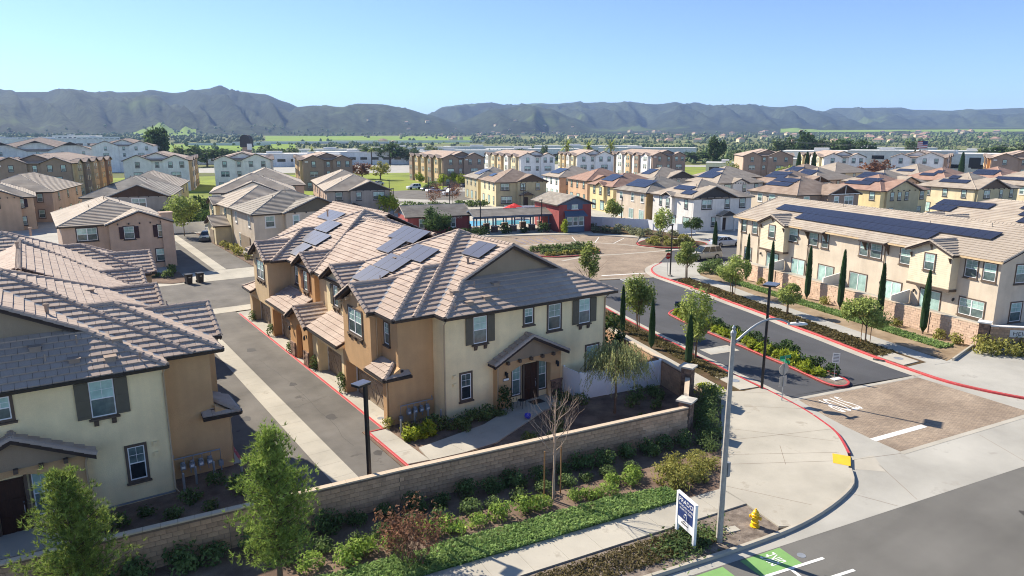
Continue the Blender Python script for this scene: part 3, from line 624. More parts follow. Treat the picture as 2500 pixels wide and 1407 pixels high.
    for a, b in (((17.96, 33.6, E), (23.9, 39.54, z(5.94))), ((15.4, 36.0, E), (17.9, 38.5, z(2.5))), ((15.4, 41.0, E), (17.9, 38.5, z(2.5))), ((16.65, 43.42, E), (18.93, 45.7, z(2.28))), ((16.65, mir(43.42), E), (18.93, mir(45.7), z(2.28))), ((15.4, mir(36.0), E), (17.9, mir(38.5), z(2.5)))):
        f_ = h.mb(); d = (Vector(b) - Vector(a)).normalized(); y_ = Vector((0, 0, 1)).cross(d).normalized() * .1; o_ = Vector((0, 0, .075)); f_.quad(Vector(a) - y_ + o_, Vector(b) - y_ + o_, Vector(b) + y_ + o_, Vector(a) + y_ + o_); h.part('valley_flashing', f_, 'galv')
    # corbels under the alley gables
    for yc, hw2 in ((38.5, 2.0), (mir(38.5), 2.0)):
        for k in range(5): b = h.mb(); yy = yc - hw2 + k * hw2 / 2; zz = 6.1 + (1 - abs(yy - yc) / 2.1) * 1.0; b.box(15.0, 15.24, yy - .08, yy + .08, zz - .22, zz - .04); h.part('rafter_tail', b, 'tan')
    # downspouts
    pipe(h, [(18.06, 32.5, 6.1), (18.1, 32.82, 5.8), (18.1, 32.82, .3), (18.0, 32.6, .12)]); pipe(h, [(30.15, 32.5, 6.1), (30.15, 32.82, 5.8), (30.15, 32.82, .2)]); pipe(h, [(15.0, 34.0, 2.8), (15.2, 34.3, 2.5), (15.2, 34.3, .2)]); pipe(h, [(15.15, 36.3, 6.1), (15.6, 36.3, 5.9), (15.6, 36.35, 3.5)]); pipe(h, [(21.35, 32.3, 2.95), (21.42, 32.4, 2.6), (21.42, 32.4, .1)])
    # roof vents and flues
    for (x, y, zz, kd) in ((19.6, 34.2, z(1.8), 0), (21.1, 34.4, z(2.0), 1), (20.0, 33.2, z(.8), 0), (21.3, 33.4, z(1.0), 0), (22.6, 34.4, z(2.0), 0), (22.3, 33.6, z(1.2), 1), (18.9, 32.9, z(.5), 1), (22.0, 36.6, z(4.0), 2), (16.9, 38.5, z(2.4), 1), (17.6, mir(45.7), z(2.2), 1), (23.0, 50.8, z(6.3), 2), (22.3, 62.0, z(5.6), 2), (20.0, 42.6, z(3.3), 0)):
        b = h.mb()
        if kd == 1: b.tube([(x, y, zz - .1), (x, y, zz + .4)], .035, 8)
        elif kd == 2: b.tube([(x, y, zz - .1), (x, y, zz + .4)], .08, 8); b.lathe([(.08, 0), (.13, .02), (.13, .1), (.02, .14)], 8, (x, y, zz + .4))
        else: b.box(x - .2, x + .2, y - .16, y + .2, zz - .1, zz + .16); b.box(x - .24, x + .24, y - .2, y + .24, zz + .16, zz + .2)
        h.part('roof_vent', b, 'tilebr')
    if solar:
        sl_ = (2, 0, 1); hd = (0, -1, 0)
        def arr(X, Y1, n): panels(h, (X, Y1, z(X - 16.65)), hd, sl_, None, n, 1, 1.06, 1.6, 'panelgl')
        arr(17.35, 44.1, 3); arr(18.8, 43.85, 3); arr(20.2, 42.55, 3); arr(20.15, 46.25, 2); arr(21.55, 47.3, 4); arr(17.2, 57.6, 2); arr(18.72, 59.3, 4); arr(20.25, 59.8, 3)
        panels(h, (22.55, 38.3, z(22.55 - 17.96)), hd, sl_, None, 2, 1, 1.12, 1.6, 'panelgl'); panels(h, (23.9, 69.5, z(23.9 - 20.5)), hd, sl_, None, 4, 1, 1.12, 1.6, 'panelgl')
    finish_tiles(h)
    return h
townhouse('cream and brown townhouses with solar panels, arched porch gable and olive shutters', 23, 1, True)
townhouse('cream and brown townhouses cut by the left edge, no solar panels on the tiled roof', -1, -1, False)
# ------------------------------------------------------------------ ground, roads, pavements
def sheet(name, poly, z, mt, kind='structure', th=None, **k):
    b = MB(); n = len(poly); a = sum(poly[i][0] * poly[(i + 1) % n][1] - poly[(i + 1) % n][0] * poly[i][1] for i in range(n))
    if a < 0: poly = poly[::-1]
    if th: b.prism(poly, z - th, z)
    else: b.poly([(x, y, z) for x, y in poly])
    return b.build(name, M[mt], kind=kind, **k)
def offset(line, d):
    """polyline moved d to the left of its direction"""
    out = []; P = [Vector((x, y)) for x, y in line]
    for i, p in enumerate(P):
        a = (P[i] - P[i - 1]).normalized() if i else None; b = (P[i + 1] - P[i]).normalized() if i < len(P) - 1 else None
        t = ((a or b) + (b or a)).normalized(); nn = Vector((-t.y, t.x)); k = 1 / max(.5, nn.dot(Vector((-(a or b).y, (a or b).x)))); q = p + nn * d * k; out.append((q.x, q.y))
    return out
def smooth(line, n=3):
    """Catmull-Rom through the points"""
    P = [Vector((x, y)) for x, y in line]; out = []
    for i in range(len(P) - 1):
        p0, p1, p2, p3 = P[max(i - 1, 0)], P[i], P[i + 1], P[min(i + 2, len(P) - 1)]
        for k in range(n):
            t = k / n; q = .5 * ((2 * p1) + (p2 - p0) * t + (2 * p0 - 5 * p1 + 4 * p2 - p3) * t * t + (3 * p1 - p0 - 3 * p2 + p3) * t ** 3); out.append((q.x, q.y))
    return out + [tuple(P[-1])]
def kerb(name, line, w, z0, z1, mt, parent=None, seg=None, kind='structure', **k):
    """raised kerb along a polyline (w to the left), lower outer edge rounded"""
    L = line; I = offset(line, w); B = offset(line, .03); b = MB(); n = len(L)
    for i in range(n - 1):
        a0, a1, c0, c1, d0, d1 = L[i], L[i + 1], I[i], I[i + 1], B[i], B[i + 1]
        b.quad((*a0, z0), (*a1, z0), (*a1, z1 - .03), (*a0, z1 - .03)); b.quad((*a0, z1 - .03), (*a1, z1 - .03), (*d1, z1), (*d0, z1)); b.quad((*d0, z1), (*d1, z1), (*c1, z1), (*c0, z1)); b.quad((*c0, z1), (*c1, z1), (*c1, z0), (*c0, z0))
    b.quad((*L[0], z0), (*L[0], z1), (*I[0], z1), (*I[0], z0)); b.quad((*L[-1], z0), (*I[-1], z0), (*I[-1], z1), (*L[-1], z1))
    return b.build(name, M[mt], parent, kind=kind, **k)
def slabs(name, mt, L0, L1, n, z, th=.1, gap=.012):
    """a pavement of n slabs between two edge lines: each slab its own child"""
    root = sheet(name, [*[p for p in L0], *[p for p in L1[::-1]]], z - .02, 'mortar')
    def at(L, t):
        P = [Vector(p) for p in L]; ln = [(P[i + 1] - P[i]).length for i in range(len(P) - 1)]; s = t * sum(ln)
        for i, l in enumerate(ln):
            if s <= l or i == len(ln) - 1: return P[i] + (P[i + 1] - P[i]) * (s / l)
            s -= l
    for i in range(n):
        e = gap / 3; a, b_, c, d = at(L0, i / n), at(L0, (i + 1) / n), at(L1, (i + 1) / n), at(L1, i / n)
        u = (b_ - a).normalized() * gap; v = (c - d).normalized() * gap
        b = MB(); b.prism([tuple(a), tuple(b_ - u), tuple(c - v), tuple(d)], z - th, z); b.build('paving_slab', M[mt], root)
    return root
FAR = 9.6; tg = math.tan(R(9.6))
line_s = lambda x, off=0: 14.87 - (x - 20.19) * .169 + off       # edge of the street asphalt
# base of the estate
sheet('ground', [(-120, -60), (520, -60), (520, 420), (-120, 420)], -.06, 'conc2')
sheet('street', [(-60, line_s(-60)), (120, line_s(120)), (120, -50), (-60, -50)], .004, 'street')
# gutter pan and driveway apron in concrete
RK = smooth([(31.65, 16.35), (32.5, 16.75), (33.62, 17.62), (35.1, 19.06), (35.94, 20.45), (36.71, 22.07), (37.43, 24.3), (37.95, 26.16), (38.49, 28.63), (39.2, 30.89), (39.75, 33.31), (40.53, 35.39), (41.3, 38.47), (43.0, 44.3), (44.6, 49.2), (47.2, 58.5)])
SK = smooth([(-50, 26.2), (0, 18.72), (17.77, 15.71), (20.89, 15.19), (23.72, 14.82), (25.84, 14.74), (28.3, 14.95), (30.3, 15.4), (31.65, 16.3)])
RR = smooth([(49.9, 14.6), (49.2, 17.0), (48.93, 19.5), (49.4, 22.0), (49.8, 23.6), (50.2, 25.03), (51.0, 27.49), (52.12, 30.76), (53.05, 33.85), (54.55, 37.74), (56.09, 42.89), (58.2, 49.31), (59.4, 53.99), (60.23, 56.79), (61.88, 59.25), (63.79, 60.8), (66.81, 62.27)])
sheet('gutter_pan', [(-50, line_s(-50)), (49.9, line_s(49.9)), (49.9, 14.6)] + [p for p in RR[:14]] + [(37.2, 24.4)] + [p for p in RK if p[1] < 24.2][::-1] + SK[::-1], .008, 'conc2')
sheet('gutter_pan', [p for p in RK if p[1] > 23.5] + [q for q in offset([p for p in RK if p[1] > 23.5], -.62)][::-1], .0165, 'conc')
sheet('gutter_pan', [p for p in RR if p[1] > 21] + [q for q in offset([p for p in RR if p[1] > 21], .75)][::-1], .0165, 'conc')
# pavers with their concrete band
PV = [(38.0, 23.35), (48.5, 21.2), (48.2, 19.0), (47.6, 14.3), (35.75, 15.95), (36.1, 17.78), (36.52, 19.55), (37.02, 21.03)]
def pavermat():
    m = mat('herringbone_pavers', srgb(172, 156, 138), .9, .12, .35, .3, 40, .2, col2=srgb(142, 127, 112), fine=.12)
    t = m.node_tree; b = t.nodes["Principled BSDF"]; src = b.inputs["Base Color"].links[0].from_socket
    br = t.nodes.new("ShaderNodeTexBrick"); br.inputs["Scale"].default_value = 1; br.inputs["Brick Width"].default_value = .22; br.inputs["Row Height"].default_value = .11; br.inputs["Mortar Size"].default_value = .008
    br.inputs["Color1"].default_value = (.82, .82, .82, 1); br.inputs["Color2"].default_value = (1.12, 1.1, 1.06, 1); br.inputs["Mortar"].default_value = (.45, .42, .4, 1)
    tc = t.nodes.new("ShaderNodeTexCoord"); mp = t.nodes.new("ShaderNodeMapping"); mp.inputs["Rotation"].default_value = (0, 0, R(35)); t.links.new(tc.outputs["Object"], mp.inputs[0]); t.links.new(mp.outputs[0], br.inputs["Vector"])
    mx = t.nodes.new("ShaderNodeMix"); mx.data_type = 'RGBA'; mx.blend_type = 'MULTIPLY'; mx.inputs[0].default_value = 1; t.links.new(src, mx.inputs[6]); t.links.new(br.outputs[0], mx.inputs[7]); t.links.new(mx.outputs[2], b.inputs["Base Color"])
    return m
M['paver'] = pavermat()
sheet('paver_crossing', PV, .0125, 'paver')
BANDZ = .0165
for a, b_ in (((37.95, 23.4), (48.6, 21.25)), ((35.6, 15.75), (48.0, 13.9))):
    d = Vector(b_) - Vector(a); n_ = Vector((-d.y, d.x)).normalized() * .3
    sheet('concrete_band', [a, b_, tuple(Vector(b_) + n_), tuple(Vector(a) + n_)], BANDZ, 'conc')
# entry road of sealed asphalt up to the plaza
LL = [p for p in offset(RK, -.6) if p[1] > 23.3]; RL = [p for p in offset(RR, .72) if p[1] > 20.9 and p[1] < 57.5]
sheet('entry_road', [(37.9, 23.75)] + LL + [(53.0, 58.6), (59.2, 56.2)] + RL[::-1] + [(48.6, 21.6)], .0125, 'asphaltnew')
# plaza of pavers and side roads
sheet('plaza', [(47.0, 60.0), (53.1, 58.35), (59.0, 55.9), (60.7, 59.2), (62.5, 60.9), (66.8, 62.6), (71.5, 65.8), (76.6, 69.0), (75.3, 74.7), (76.6, 76.8), (81.2, 80.7), (79.6, 84.2), (76.5, 88.75), (72, 91.9), (66.3, 94.4), (61.2, 96.3), (50, 97.5), (42, 92), (41, 80), (44, 68)], .0125, 'paver')
sheet('side_road', [(66.8, 62.45), (71.5, 65.7), (76.7, 68.9), (84.5, 67.6), (130, 55.5), (128, 47.5), (84, 58.6), (76, 59.0), (66.0, 61.6)], .009, 'asphaltnew')
sheet('back_road', [(90, 150), (145, 137), (300, 99), (300, 107), (147, 146), (92, 159), (62, 205), (54, 203)], .006, 'conc2')
sheet('far_parking', [(62, 170), (74, 200), (100, 200), (118, 175), (100, 162), (88, 158)], .004, 'asphalt')
# plaza markings
def stripe(name, a, b_, w, z=.0165, mt='whitepaint', parent=None):
    d = Vector(b_) - Vector(a); n_ = Vector((-d.y, d.x)).normalized() * w / 2; a, b_ = Vector(a), Vector(b_)
    q = MB(); q.poly([(*(a - n_), z), (*(b_ - n_), z), (*(b_ + n_), z), (*(a + n_), z)]); return q.build(name, M[mt], parent, kind=None if parent else 'structure')
CB = smooth([(48, 92), (53, 86.4), (59.87, 84.9), (65.88, 84.09), (70.77, 82.09), (73.78, 77.94), (74.96, 74.45), (75.6, 72)]); sheet('concrete_band', CB + offset(CB, .45)[::-1], .0165, 'conc')
CB = smooth([(57.5, 70.9), (62.79, 71.72), (68.15, 70.41), (74.12, 69.42), (76.6, 69.0)]); sheet('concrete_band', CB + offset(CB, .5)[::-1], .0165, 'conc')
CB = smooth([(53.1, 59.0), (56, 57.8), (59.2, 56.3)]); sheet('concrete_band', CB + offset(CB, .35)[::-1], .0168, 'conc'); stripe('stop_line', (54.9, 60.5), (60.3, 58.7), .35)
for a, b_ in (((73.4, 88.46), (69.73, 82.82)), ((76.67, 85.42), (72.33, 81.44)), ((79.17, 82.14), (73.92, 78.94))): stripe('parking_line', a, b_, .14)
for k in range(6): stripe('hatch_line', (62.2 + k * 1.25, 86.0 - k * .1), (63.6 + k * 1.25, 91.2 - k * .25), .12, mt='bluepaint')
# ---- kerbs
PZ = .15
kerb('kerb', SK, .17, 0, PZ, 'curb')
redA = [p for p in RK if p[0] > 32.9]
kerb('red_kerb', [p for p in redA], .17, 0, PZ + .004, 'redpaint')
kerb('red_kerb', RR[::-1], .19, 0, PZ + .004, 'redpaint')
# ---- pavements, planting strips
PW = [p for p in offset(RK, .17)]
corner = [(24.53, 17.13), (24.1, 15.2)] + [p for p in offset(SK, .17) if p[0] > 24.15] + [p for p in PW if p[0] > 32.0 and p[1] < 26.0] + [(37.5, 25.9), (36.2, 26.1), (35.4, 26.6), (34.5, 28.6), (34.4, 27.6), (33.83, 26.0), (32.78, 25.14), (28.0, 21.29), (24.96, 18.84), (24.7, 18.62)]
sheet('corner_pavement', corner, PZ, 'conc3', th=.12)
ang = R(16); dW = Vector((math.sin(ang), math.cos(ang))); nW = Vector((math.cos(ang), -math.sin(ang)))
w0 = Vector((32.3, 27.6))
sw0 = [(34.5, 28.6), tuple(w0 + dW * 34 + nW * 1.6)]; sw1 = [(35.4, 26.7), tuple(w0 + dW * 34 + nW * 3.1)]
slabs('side_pavement', 'conc', sw1, sw0, 16, PZ)
mul = [(36.2, 26.1), (37.6, 25.9)] + [p for p in PW if p[1] > 26.0] + [tuple(w0 + dW * 34 + nW * 3.1), (35.45, 26.75)]
sheet('planting_strip', mul, PZ - .03, 'mulch', th=.1)
sheet('utility_slab', [(36.99, 29.32), (38.4, 29.1), (37.6, 26.05), (36.2, 26.4)], PZ + .01, 'conc', th=.1)
# street-side pavement (slabs), planter behind and parkway in front
pn = lambda x: 20.02 - (x - 14.86) * .139; ps = lambda x: 18.55 - (x - 13.75) * .131
slabs('pavement', 'conc3', [(-12, ps(-12)), (24.55, ps(24.55))], [(-12, pn(-12)), (24.75, pn(24.75))], 24, PZ)
sheet('parkway', [(-50, 25.9)] + [p for p in offset(SK, .17) if p[0] < 24.1] + [(24.1, 15.2), (24.5, 17.1), (-12, ps(-12)), (-50, ps(-50))], PZ - .06, 'gravel', th=.1)
sheet('planter_bed', [(-50, pn(-50)), (24.75, pn(24.75)), (24.96, 18.84), (28.0, 21.29), (32.78, 25.14), (33.83, 26.0), (34.5, 28.5), (33.0, 28.0), (28.2, 23.9), (-50, 34.2)], PZ - .05, 'bark', th=.1)
# inside the wall: planting, walkways
sheet('garden_bed', [(13.6, 29.0), (28.2, 24.3), (32.6, 28.0), (36.2, 40), (30.3, 40), (30.3, 33.0), (13.6, 34.3)], .05, 'bark', th=.1)
sheet('garden_bed', [(-12, 27.9), (8.2, 26.0), (8.2, 34.3), (-12, 34.3)], .05, 'bark', th=.1)
wk0 = [(13.85, 33.8), (14.75, 33.8), (14.85, 30.6), (15.8, 30.2), (22.5, 32.5), (21.9, 32.87), (26.3, 32.87), (25.3, 32.0), (24.0, 31.1), (21.97, 29.45), (17.6, 28.55), (14.0, 29.2), (13.86, 30.3)]
slabs('front_walk', 'conc', [(15.2, 30.55), (19.6, 31.15), (22.4, 32.4)], [(15.0, 28.95), (18.4, 28.55), (24.4, 31.2)], 5, .13)
slabs('front_walk', 'conc', [(13.86, 29.2), (13.86, 33.82)], [(15.0, 29.0), (14.85, 33.75)], 3, .13)
sheet('porch_slab', [(21.6, 32.84), (26.2, 32.84), (26.0, 31.9), (25.0, 30.9), (23.0, 30.9), (21.8, 31.9)], .145, 'conc', th=.1)
sheet('porch_slab', [(-4.2, 32.84), (.5, 32.84), (.4, 30.6), (-4.6, 31.0)], .145, 'conc', th=.1)
# ---- alley between the two townhouses
sheet('alley', [(6.9, 27.6), (13.9, 26.6), (13.9, 34.0), (14.7, 34.0), (14.7, 67.3), (23.5, 67.3), (23.5, 82.0), (22.8, 84), (-30, 84), (-30, 70), (6.9, 67.3)], .003, 'asphalt')
slabs('alley_gutter', 'conc3', [(10.18, 27), (10.18, 67.2)], [(11.42, 27), (11.42, 67.2)], 26, .014, .01)
slabs('cross_gutter', 'conc3', [(6.9, 67.2), (20, 67.2)], [(6.9, 69.4), (20, 69.4)], 6, .014, .01)
slabs('cross_gutter', 'conc3', [(10.0, 83.6), (24.5, 83.6)], [(10.0, 90.2), (24.5, 90.2)], 5, .014, .01)
sheet('alley', [(13.9, 90.2), (22.4, 90.2), (22.9, 140), (14.0, 140)], .003, 'asphalt')
slabs('alley_gutter', 'conc3', [(17.75, 90.3), (18.3, 128)], [(19.1, 90.3), (19.6, 128)], 14, .014, .01)
for q in (range(5)):
    pass
sheet('garage_apron', [(14.85, 34.2), (15.97, 34.2), (15.97, 65), (14.85, 65)], .012, 'conc'); sheet('garage_apron', [(7.15, 34.2), (6.03, 34.2), (6.03, 65), (7.15, 65)], .012, 'conc')
kerb('red_kerb', [(14.7, 66.0), (14.7, 33.9)], .15, 0, .03, 'redpaint'); kerb('red_kerb', [(13.82, 33.84), (14.85, 33.84)], .1, 0, .14, 'redpaint'); kerb('red_kerb', [(13.75, 33.9), (13.75, 28.6)], .13, 0, .14, 'redpaint')
kerb('red_kerb', [(7.3, 28), (7.3, 66.0)], .15, 0, .03, 'redpaint')
sheet('planting_strip', [(12.0, 84.4), (13.8, 84.6), (13.9, 92), (11, 92.5), (8, 88)], .06, 'bark', th=.1); sheet('planting_strip', [(22.45, 90.5), (24.0, 90.5), (23.4, 128), (22.6, 128)], .06, 'bark', th=.1)
# ---- right side: parkway strip, pavement, soil, turf
PR = offset(RR, -.19)
def rs(t, off): q = Vector((59.58, 22.0)) + dW * t + nW * off; return (q.x, q.y)   # along the tan wall
swU = [(53.4, 21.3), (55.0, 26.6), (57.1, 33.4), (58.9, 39.0), (62.2, 47.8), (64.2, 53.5)]; swL = [(51.9, 21.7), (53.3, 26.6), (55.5, 33.4), (57.4, 39.0), (60.4, 47.8), (62.0, 53.5)]
slabs('pavement', 'conc2', swU, swL, 22, PZ)
sheet('parkway', [p for p in PR if 21.8 < p[1] < 53.8] + [(61.9, 53.9)] + swL[::-1], PZ - .03, 'mulch', th=.1)
sheet('corner_pavement', [p for p in PR if p[1] > 53.7] + [(68.0, 61.4), (72.4, 58.6), (66.5, 56.0), (64.3, 53.55), (62.0, 53.55)], PZ, 'conc2', th=.12)
sheet('verge', [(53.9, 21.7)] + [(a + .02, b_) for a, b_ in swU[1:]] + [(66.5, 56), (70, 55), rs(30, -.3), rs(0, -.3), (56.2, 21.9)], PZ - .05, 'drysoil', th=.1)
sheet('driveway', [(49.7, 22.6), (52.0, 22.3), (53.6, 21.6), (59.2, 21.9), (70, 17.0), (70, 10.0), (50.0, 14.4)] + [p for p in PR if p[1] < 22.3], PZ - .01, 'conc2', th=.1)
sheet('drain_slab', [(50.5, 25.1), (52.3, 24.9), (51.75, 22.7), (50.0, 22.9)], PZ + .012, 'conc', th=.12)
# storm drain mouth in the kerb
dr = thing('storm_drain', 'dark storm drain mouth with steel bar set in the red kerb', 'storm drain', (50.05, 24.0, 0), R(-74))
b = MB(); b.box(-1.05, 1.05, -.03, .02, .0, .13); b.build('opening', M['black'], dr); b = MB(); b.box(-1.05, 1.05, -.06, -.03, .06, .075); b.build('bar', M['galv'], dr)
# manhole covers
for (x, y, l) in ((37.3, 27.7, 'round iron cover in the concrete slab beside the tall black lamp'), (51.2, 23.9, 'round iron cover in the slab above the storm drain')):
    b = MB(); b.lathe([(.33, 0), (.33, .008), (.3, .012)], 20); b.build('manhole_cover', M['galv'], loc=(x, y, PZ + .012), label=l, cat='manhole cover', smooth=False)
for (x, y, l) in ((15.3, 35.6, 'round drain cover on the apron of the nearest garage'), (15.3, 41.9, 'round drain cover on the apron of the second garage')):
    b = MB(); b.lathe([(.2, 0), (.2, .006)], 14); b.build('drain_cover', M['galv'], loc=(x, y, .014), label=l, cat='drain cover')
b = MB(); b.lathe([(.17, 0), (.17, .006)], 18); b.build('manhole_cover', M['galv'], loc=(23.2, 13.55, .006), label='pale round cover in the street beside the green lane', cat='manhole cover')
# concrete plate across the entry road
sheet('road_plate', [(41.23, 34.01), (43.98, 33.57), (43.6, 32.1), (40.9, 32.65)], .0165, 'conc'); sheet('road_plate', [(41.5, 33.75), (43.7, 33.4), (43.4, 32.35), (41.25, 32.8)], .0205, 'conc2')
# tactile pad, ramp
td = sheet('tactile_pad', [(32.38, 17.78), (32.8, 17.05), (31.77, 16.45), (31.39, 17.15)], PZ + .006, 'yellowpad', kind=None, label='yellow tactile paving pad at the kerb ramp', cat='tactile pad'); sheet('kerb_ramp', [(32.78, 17.0), (31.8, 16.42), (32.9, 15.3), (34.2, 16.6)], .0125, 'conc')
# joints in the corner pavement, real grooves shown as thin dark inlays
for a, b_ in (((28.9, 22.0), (35.3, 19.5)), ((33.1, 25.3), (36.6, 22.2)), ((27.6, 20.9), (32.7, 17.7)), ((26.7, 20.2), (31.9, 17.1)), ((31.0, 19.9), (29.3, 18.4)), ((25.0, 18.8), (26.8, 15.4)), ((30.3, 23.2), (34.0, 18.4)), ((36.0, 26.0), (37.4, 24.8))): stripe('joint', a, b_, .018, PZ + .003, 'mortar')
stripe('gutter_joint', (29.4, 15.3), (30.1, 13.3), .02, .0125, 'mortar'); stripe('gutter_joint', (32.9, 16.9), (35.6, 15.9), .02, .0125, 'mortar'); stripe('gutter_joint', (33.4, 15.9), (31.4, 13.1), .02, .0125, 'mortar'); stripe('gutter_joint', (41.5, 14.6), (39.8, 11.8), .02, .0125, 'mortar')
# ---- lettering: strokes from Blender's built-in font, made into a mesh
def text(name, body, M4, size, mt, parent=None, ext=.002, sx=1, sy=1, align='CENTER', **k):
    cu = bpy.data.curves.new(name, 'FONT'); cu.body = body; cu.size = size; cu.align_x = align; cu.extrude = ext; cu.resolution_u = 3
    tmp = bpy.data.objects.new('tmp', cu); COL.objects.link(tmp); bpy.context.view_layer.update()
    me = bpy.data.meshes.new_from_object(tmp.evaluated_get(bpy.context.evaluated_depsgraph_get())); bpy.data.objects.remove(tmp)
    me.transform(Matrix.Diagonal((sx, sy, 1, 1))); me.materials.clear(); me.materials.append(M[mt]); me.name = name
    return obj(name, me, parent, M=M4, **k)
def flatM(x, y, z, ang): return Matrix.Translation((x, y, z)) @ Matrix.Rotation(R(ang), 4, 'Z')
text('stop_lettering', 'STOP', flatM(39.62, 22.55, .017, 195.0 - 27), .9, 'whitepaint', sx=.85, sy=3.4, kind='structure'); stripe('stop_line', (36.0, 17.6), (40.3, 16.95), .38)
text('stop_lettering', 'STOP', flatM(55.4, 55.9, .017, -22), .9, 'whitepaint', sx=.85, sy=2.6, kind='structure')
# bicycle lane patches in the street
def lane(u0, u1, v0, v1): 
    o = Vector((24.1, 14.2)); d = Vector((math.cos(R(-9.6)), math.sin(R(-9.6)))); n_ = Vector((-d.y, d.x)) * -1
    return [tuple(o + d * u + n_ * v) for u, v in ((u0, v0), (u1, v0), (u1, v1), (u0, v1))]
gl_ = [(20.9, 14.68), (22.95, 14.36), (22.75, 13.2), (20.75, 13.6)]
sheet('green_lane_patch', gl_, .008, 'greenpaint'); sheet('green_lane_patch', [(17.4, 15.25), (20.05, 14.82), (19.9, 13.75), (17.3, 14.2)], .008, 'greenpaint')
text('bike_lettering', 'BIKE', flatM(22.42, 13.96, .012, 80.4), .36, 'whitepaint', sx=1.0, sy=3.0, kind='structure')
stripe('lane_line', (20.2, 13.66), (23.75, 12.95), .14, .012); stripe('lane_line', (21.6, 12.35), (24.0, 11.85), .14, .012); stripe('lane_line', (22.05, 13.2), (21.85, 12.4), .14, .012)
# ---- planted median in the entry road
MD = smooth([(48.98, 43.75), (47.94, 43.38), (47.05, 42.41), (45.78, 38.43), (45.0, 35.5), (44.3, 32.6), (43.6, 30.0), (43.0, 27.59), (42.2, 25.0), (41.9, 23.9), (42.0, 23.2), (42.5, 22.9), (43.15, 23.0), (43.75, 23.5), (44.4, 25.0), (45.4, 28.6), (46.8, 33.5), (48.2, 39.2), (49.35, 43.3), (48.98, 43.75)])
sheet('median_bed', MD, .13, 'gravel', th=.12); kerb('red_kerb', MD, .16, 0, .16, 'redpaint')
# plaza island and corner island
IS = smooth([(57.95, 79.6), (56.6, 77.2), (57.0, 75.2), (59.11, 73.2), (63.77, 72.6), (66.35, 73.6), (67.6, 76.0), (66.19, 78.9), (60.42, 80.3), (57.95, 79.6)]); sheet('island_bed', IS, .13, 'bark', th=.12); kerb('red_kerb', IS, .18, 0, .16, 'redpaint')
IC = smooth([(76.62, 76.67), (75.4, 74.65), (76.4, 71.6), (78.42, 69.9), (83.19, 68.7), (86.0, 71.6), (84.43, 76.4), (80.54, 78.3), (76.62, 76.67)]); sheet('island_bed', IC, .13, 'mulch', th=.12); kerb('red_kerb', IC, .18, 0, .16, 'redpaint')
# club forecourt pavement and lawn strips
sheet('club_pavement', [(50, 99.8), (61.1, 98.6), (66.7, 97.1), (73.2, 93.5), (78.9, 88.7), (83, 82.4), (81.2, 80.7), (79.6, 84.2), (76.5, 88.75), (72, 91.9), (66.3, 94.4), (61.2, 96.3), (50, 97.5)], .13, 'conc', th=.12)
sheet('club_garden', [(78.9, 88.9), (83.2, 82.5), (84.5, 78.5), (88.5, 77.4), (93.0, 86), (96, 94), (99, 106), (88, 106), (82, 94)], .08, 'mulch', th=.1)
sheet('pool_deck', [(58, 100.2), (75.2, 96.2), (84, 101), (98, 112), (104, 130), (86, 142), (66, 128)], .10, 'conc', th=.1)

def crack(pts, w=.013, z=.0075, mt='crack'):
    rg = random.Random(int(pts[0][0] * 31)); P = []
    for a, b_ in zip(pts, pts[1:]):
        for k in range(8): t = k / 8; P.append((a[0] + (b_[0] - a[0]) * t + rg.gauss(0, .05), a[1] + (b_[1] - a[1]) * t + rg.gauss(0, .05)))
    Q = offset(P, w); b = MB()
    for i in range(len(P) - 1): b.poly([(*P[i], z), (*P[i + 1], z), (*Q[i + 1], z), (*Q[i], z)][::-1])
    b.build('road_crack', M[mt], kind='structure')
M['crack'] = mat('crack_sealant', srgb(52, 50, 49), .6, .1); M['oil'] = mat('oil_stain', srgb(74, 71, 68), .7, .1, 4)
for q in ([(12.6, 33), (12.9, 44), (12.4, 52)], [(8.6, 36), (8.9, 50), (8.2, 60)], [(11.6, 40), (14.4, 41)], [(7.2, 47.5), (10.1, 48)], [(11.5, 57), (14.5, 56.4)], [(0, 76), (9, 75), (18, 76.5)]): crack(q)
for q in ([(43.2, 38), (45.6, 44), (50.2, 55)], [(49.6, 30), (51.6, 36), (54.6, 46)]): crack(q, .013, .0155)
for (x, y, r_) in ((13.0, 37.4, .35), (12.9, 44.2, .28), (12.6, 53.6, .4), (8.8, 40, .3), (13.3, 31.5, .25), (34, 9.5, .4)):
    rg = random.Random(int(x * 7)); sheet('oil_stain', [(x + r_ * rg.uniform(.6, 1.2) * math.cos(k * .52), y + 1.5 * r_ * rg.uniform(.6, 1.2) * math.sin(k * .52)) for k in range(12)], .0065, 'oil')
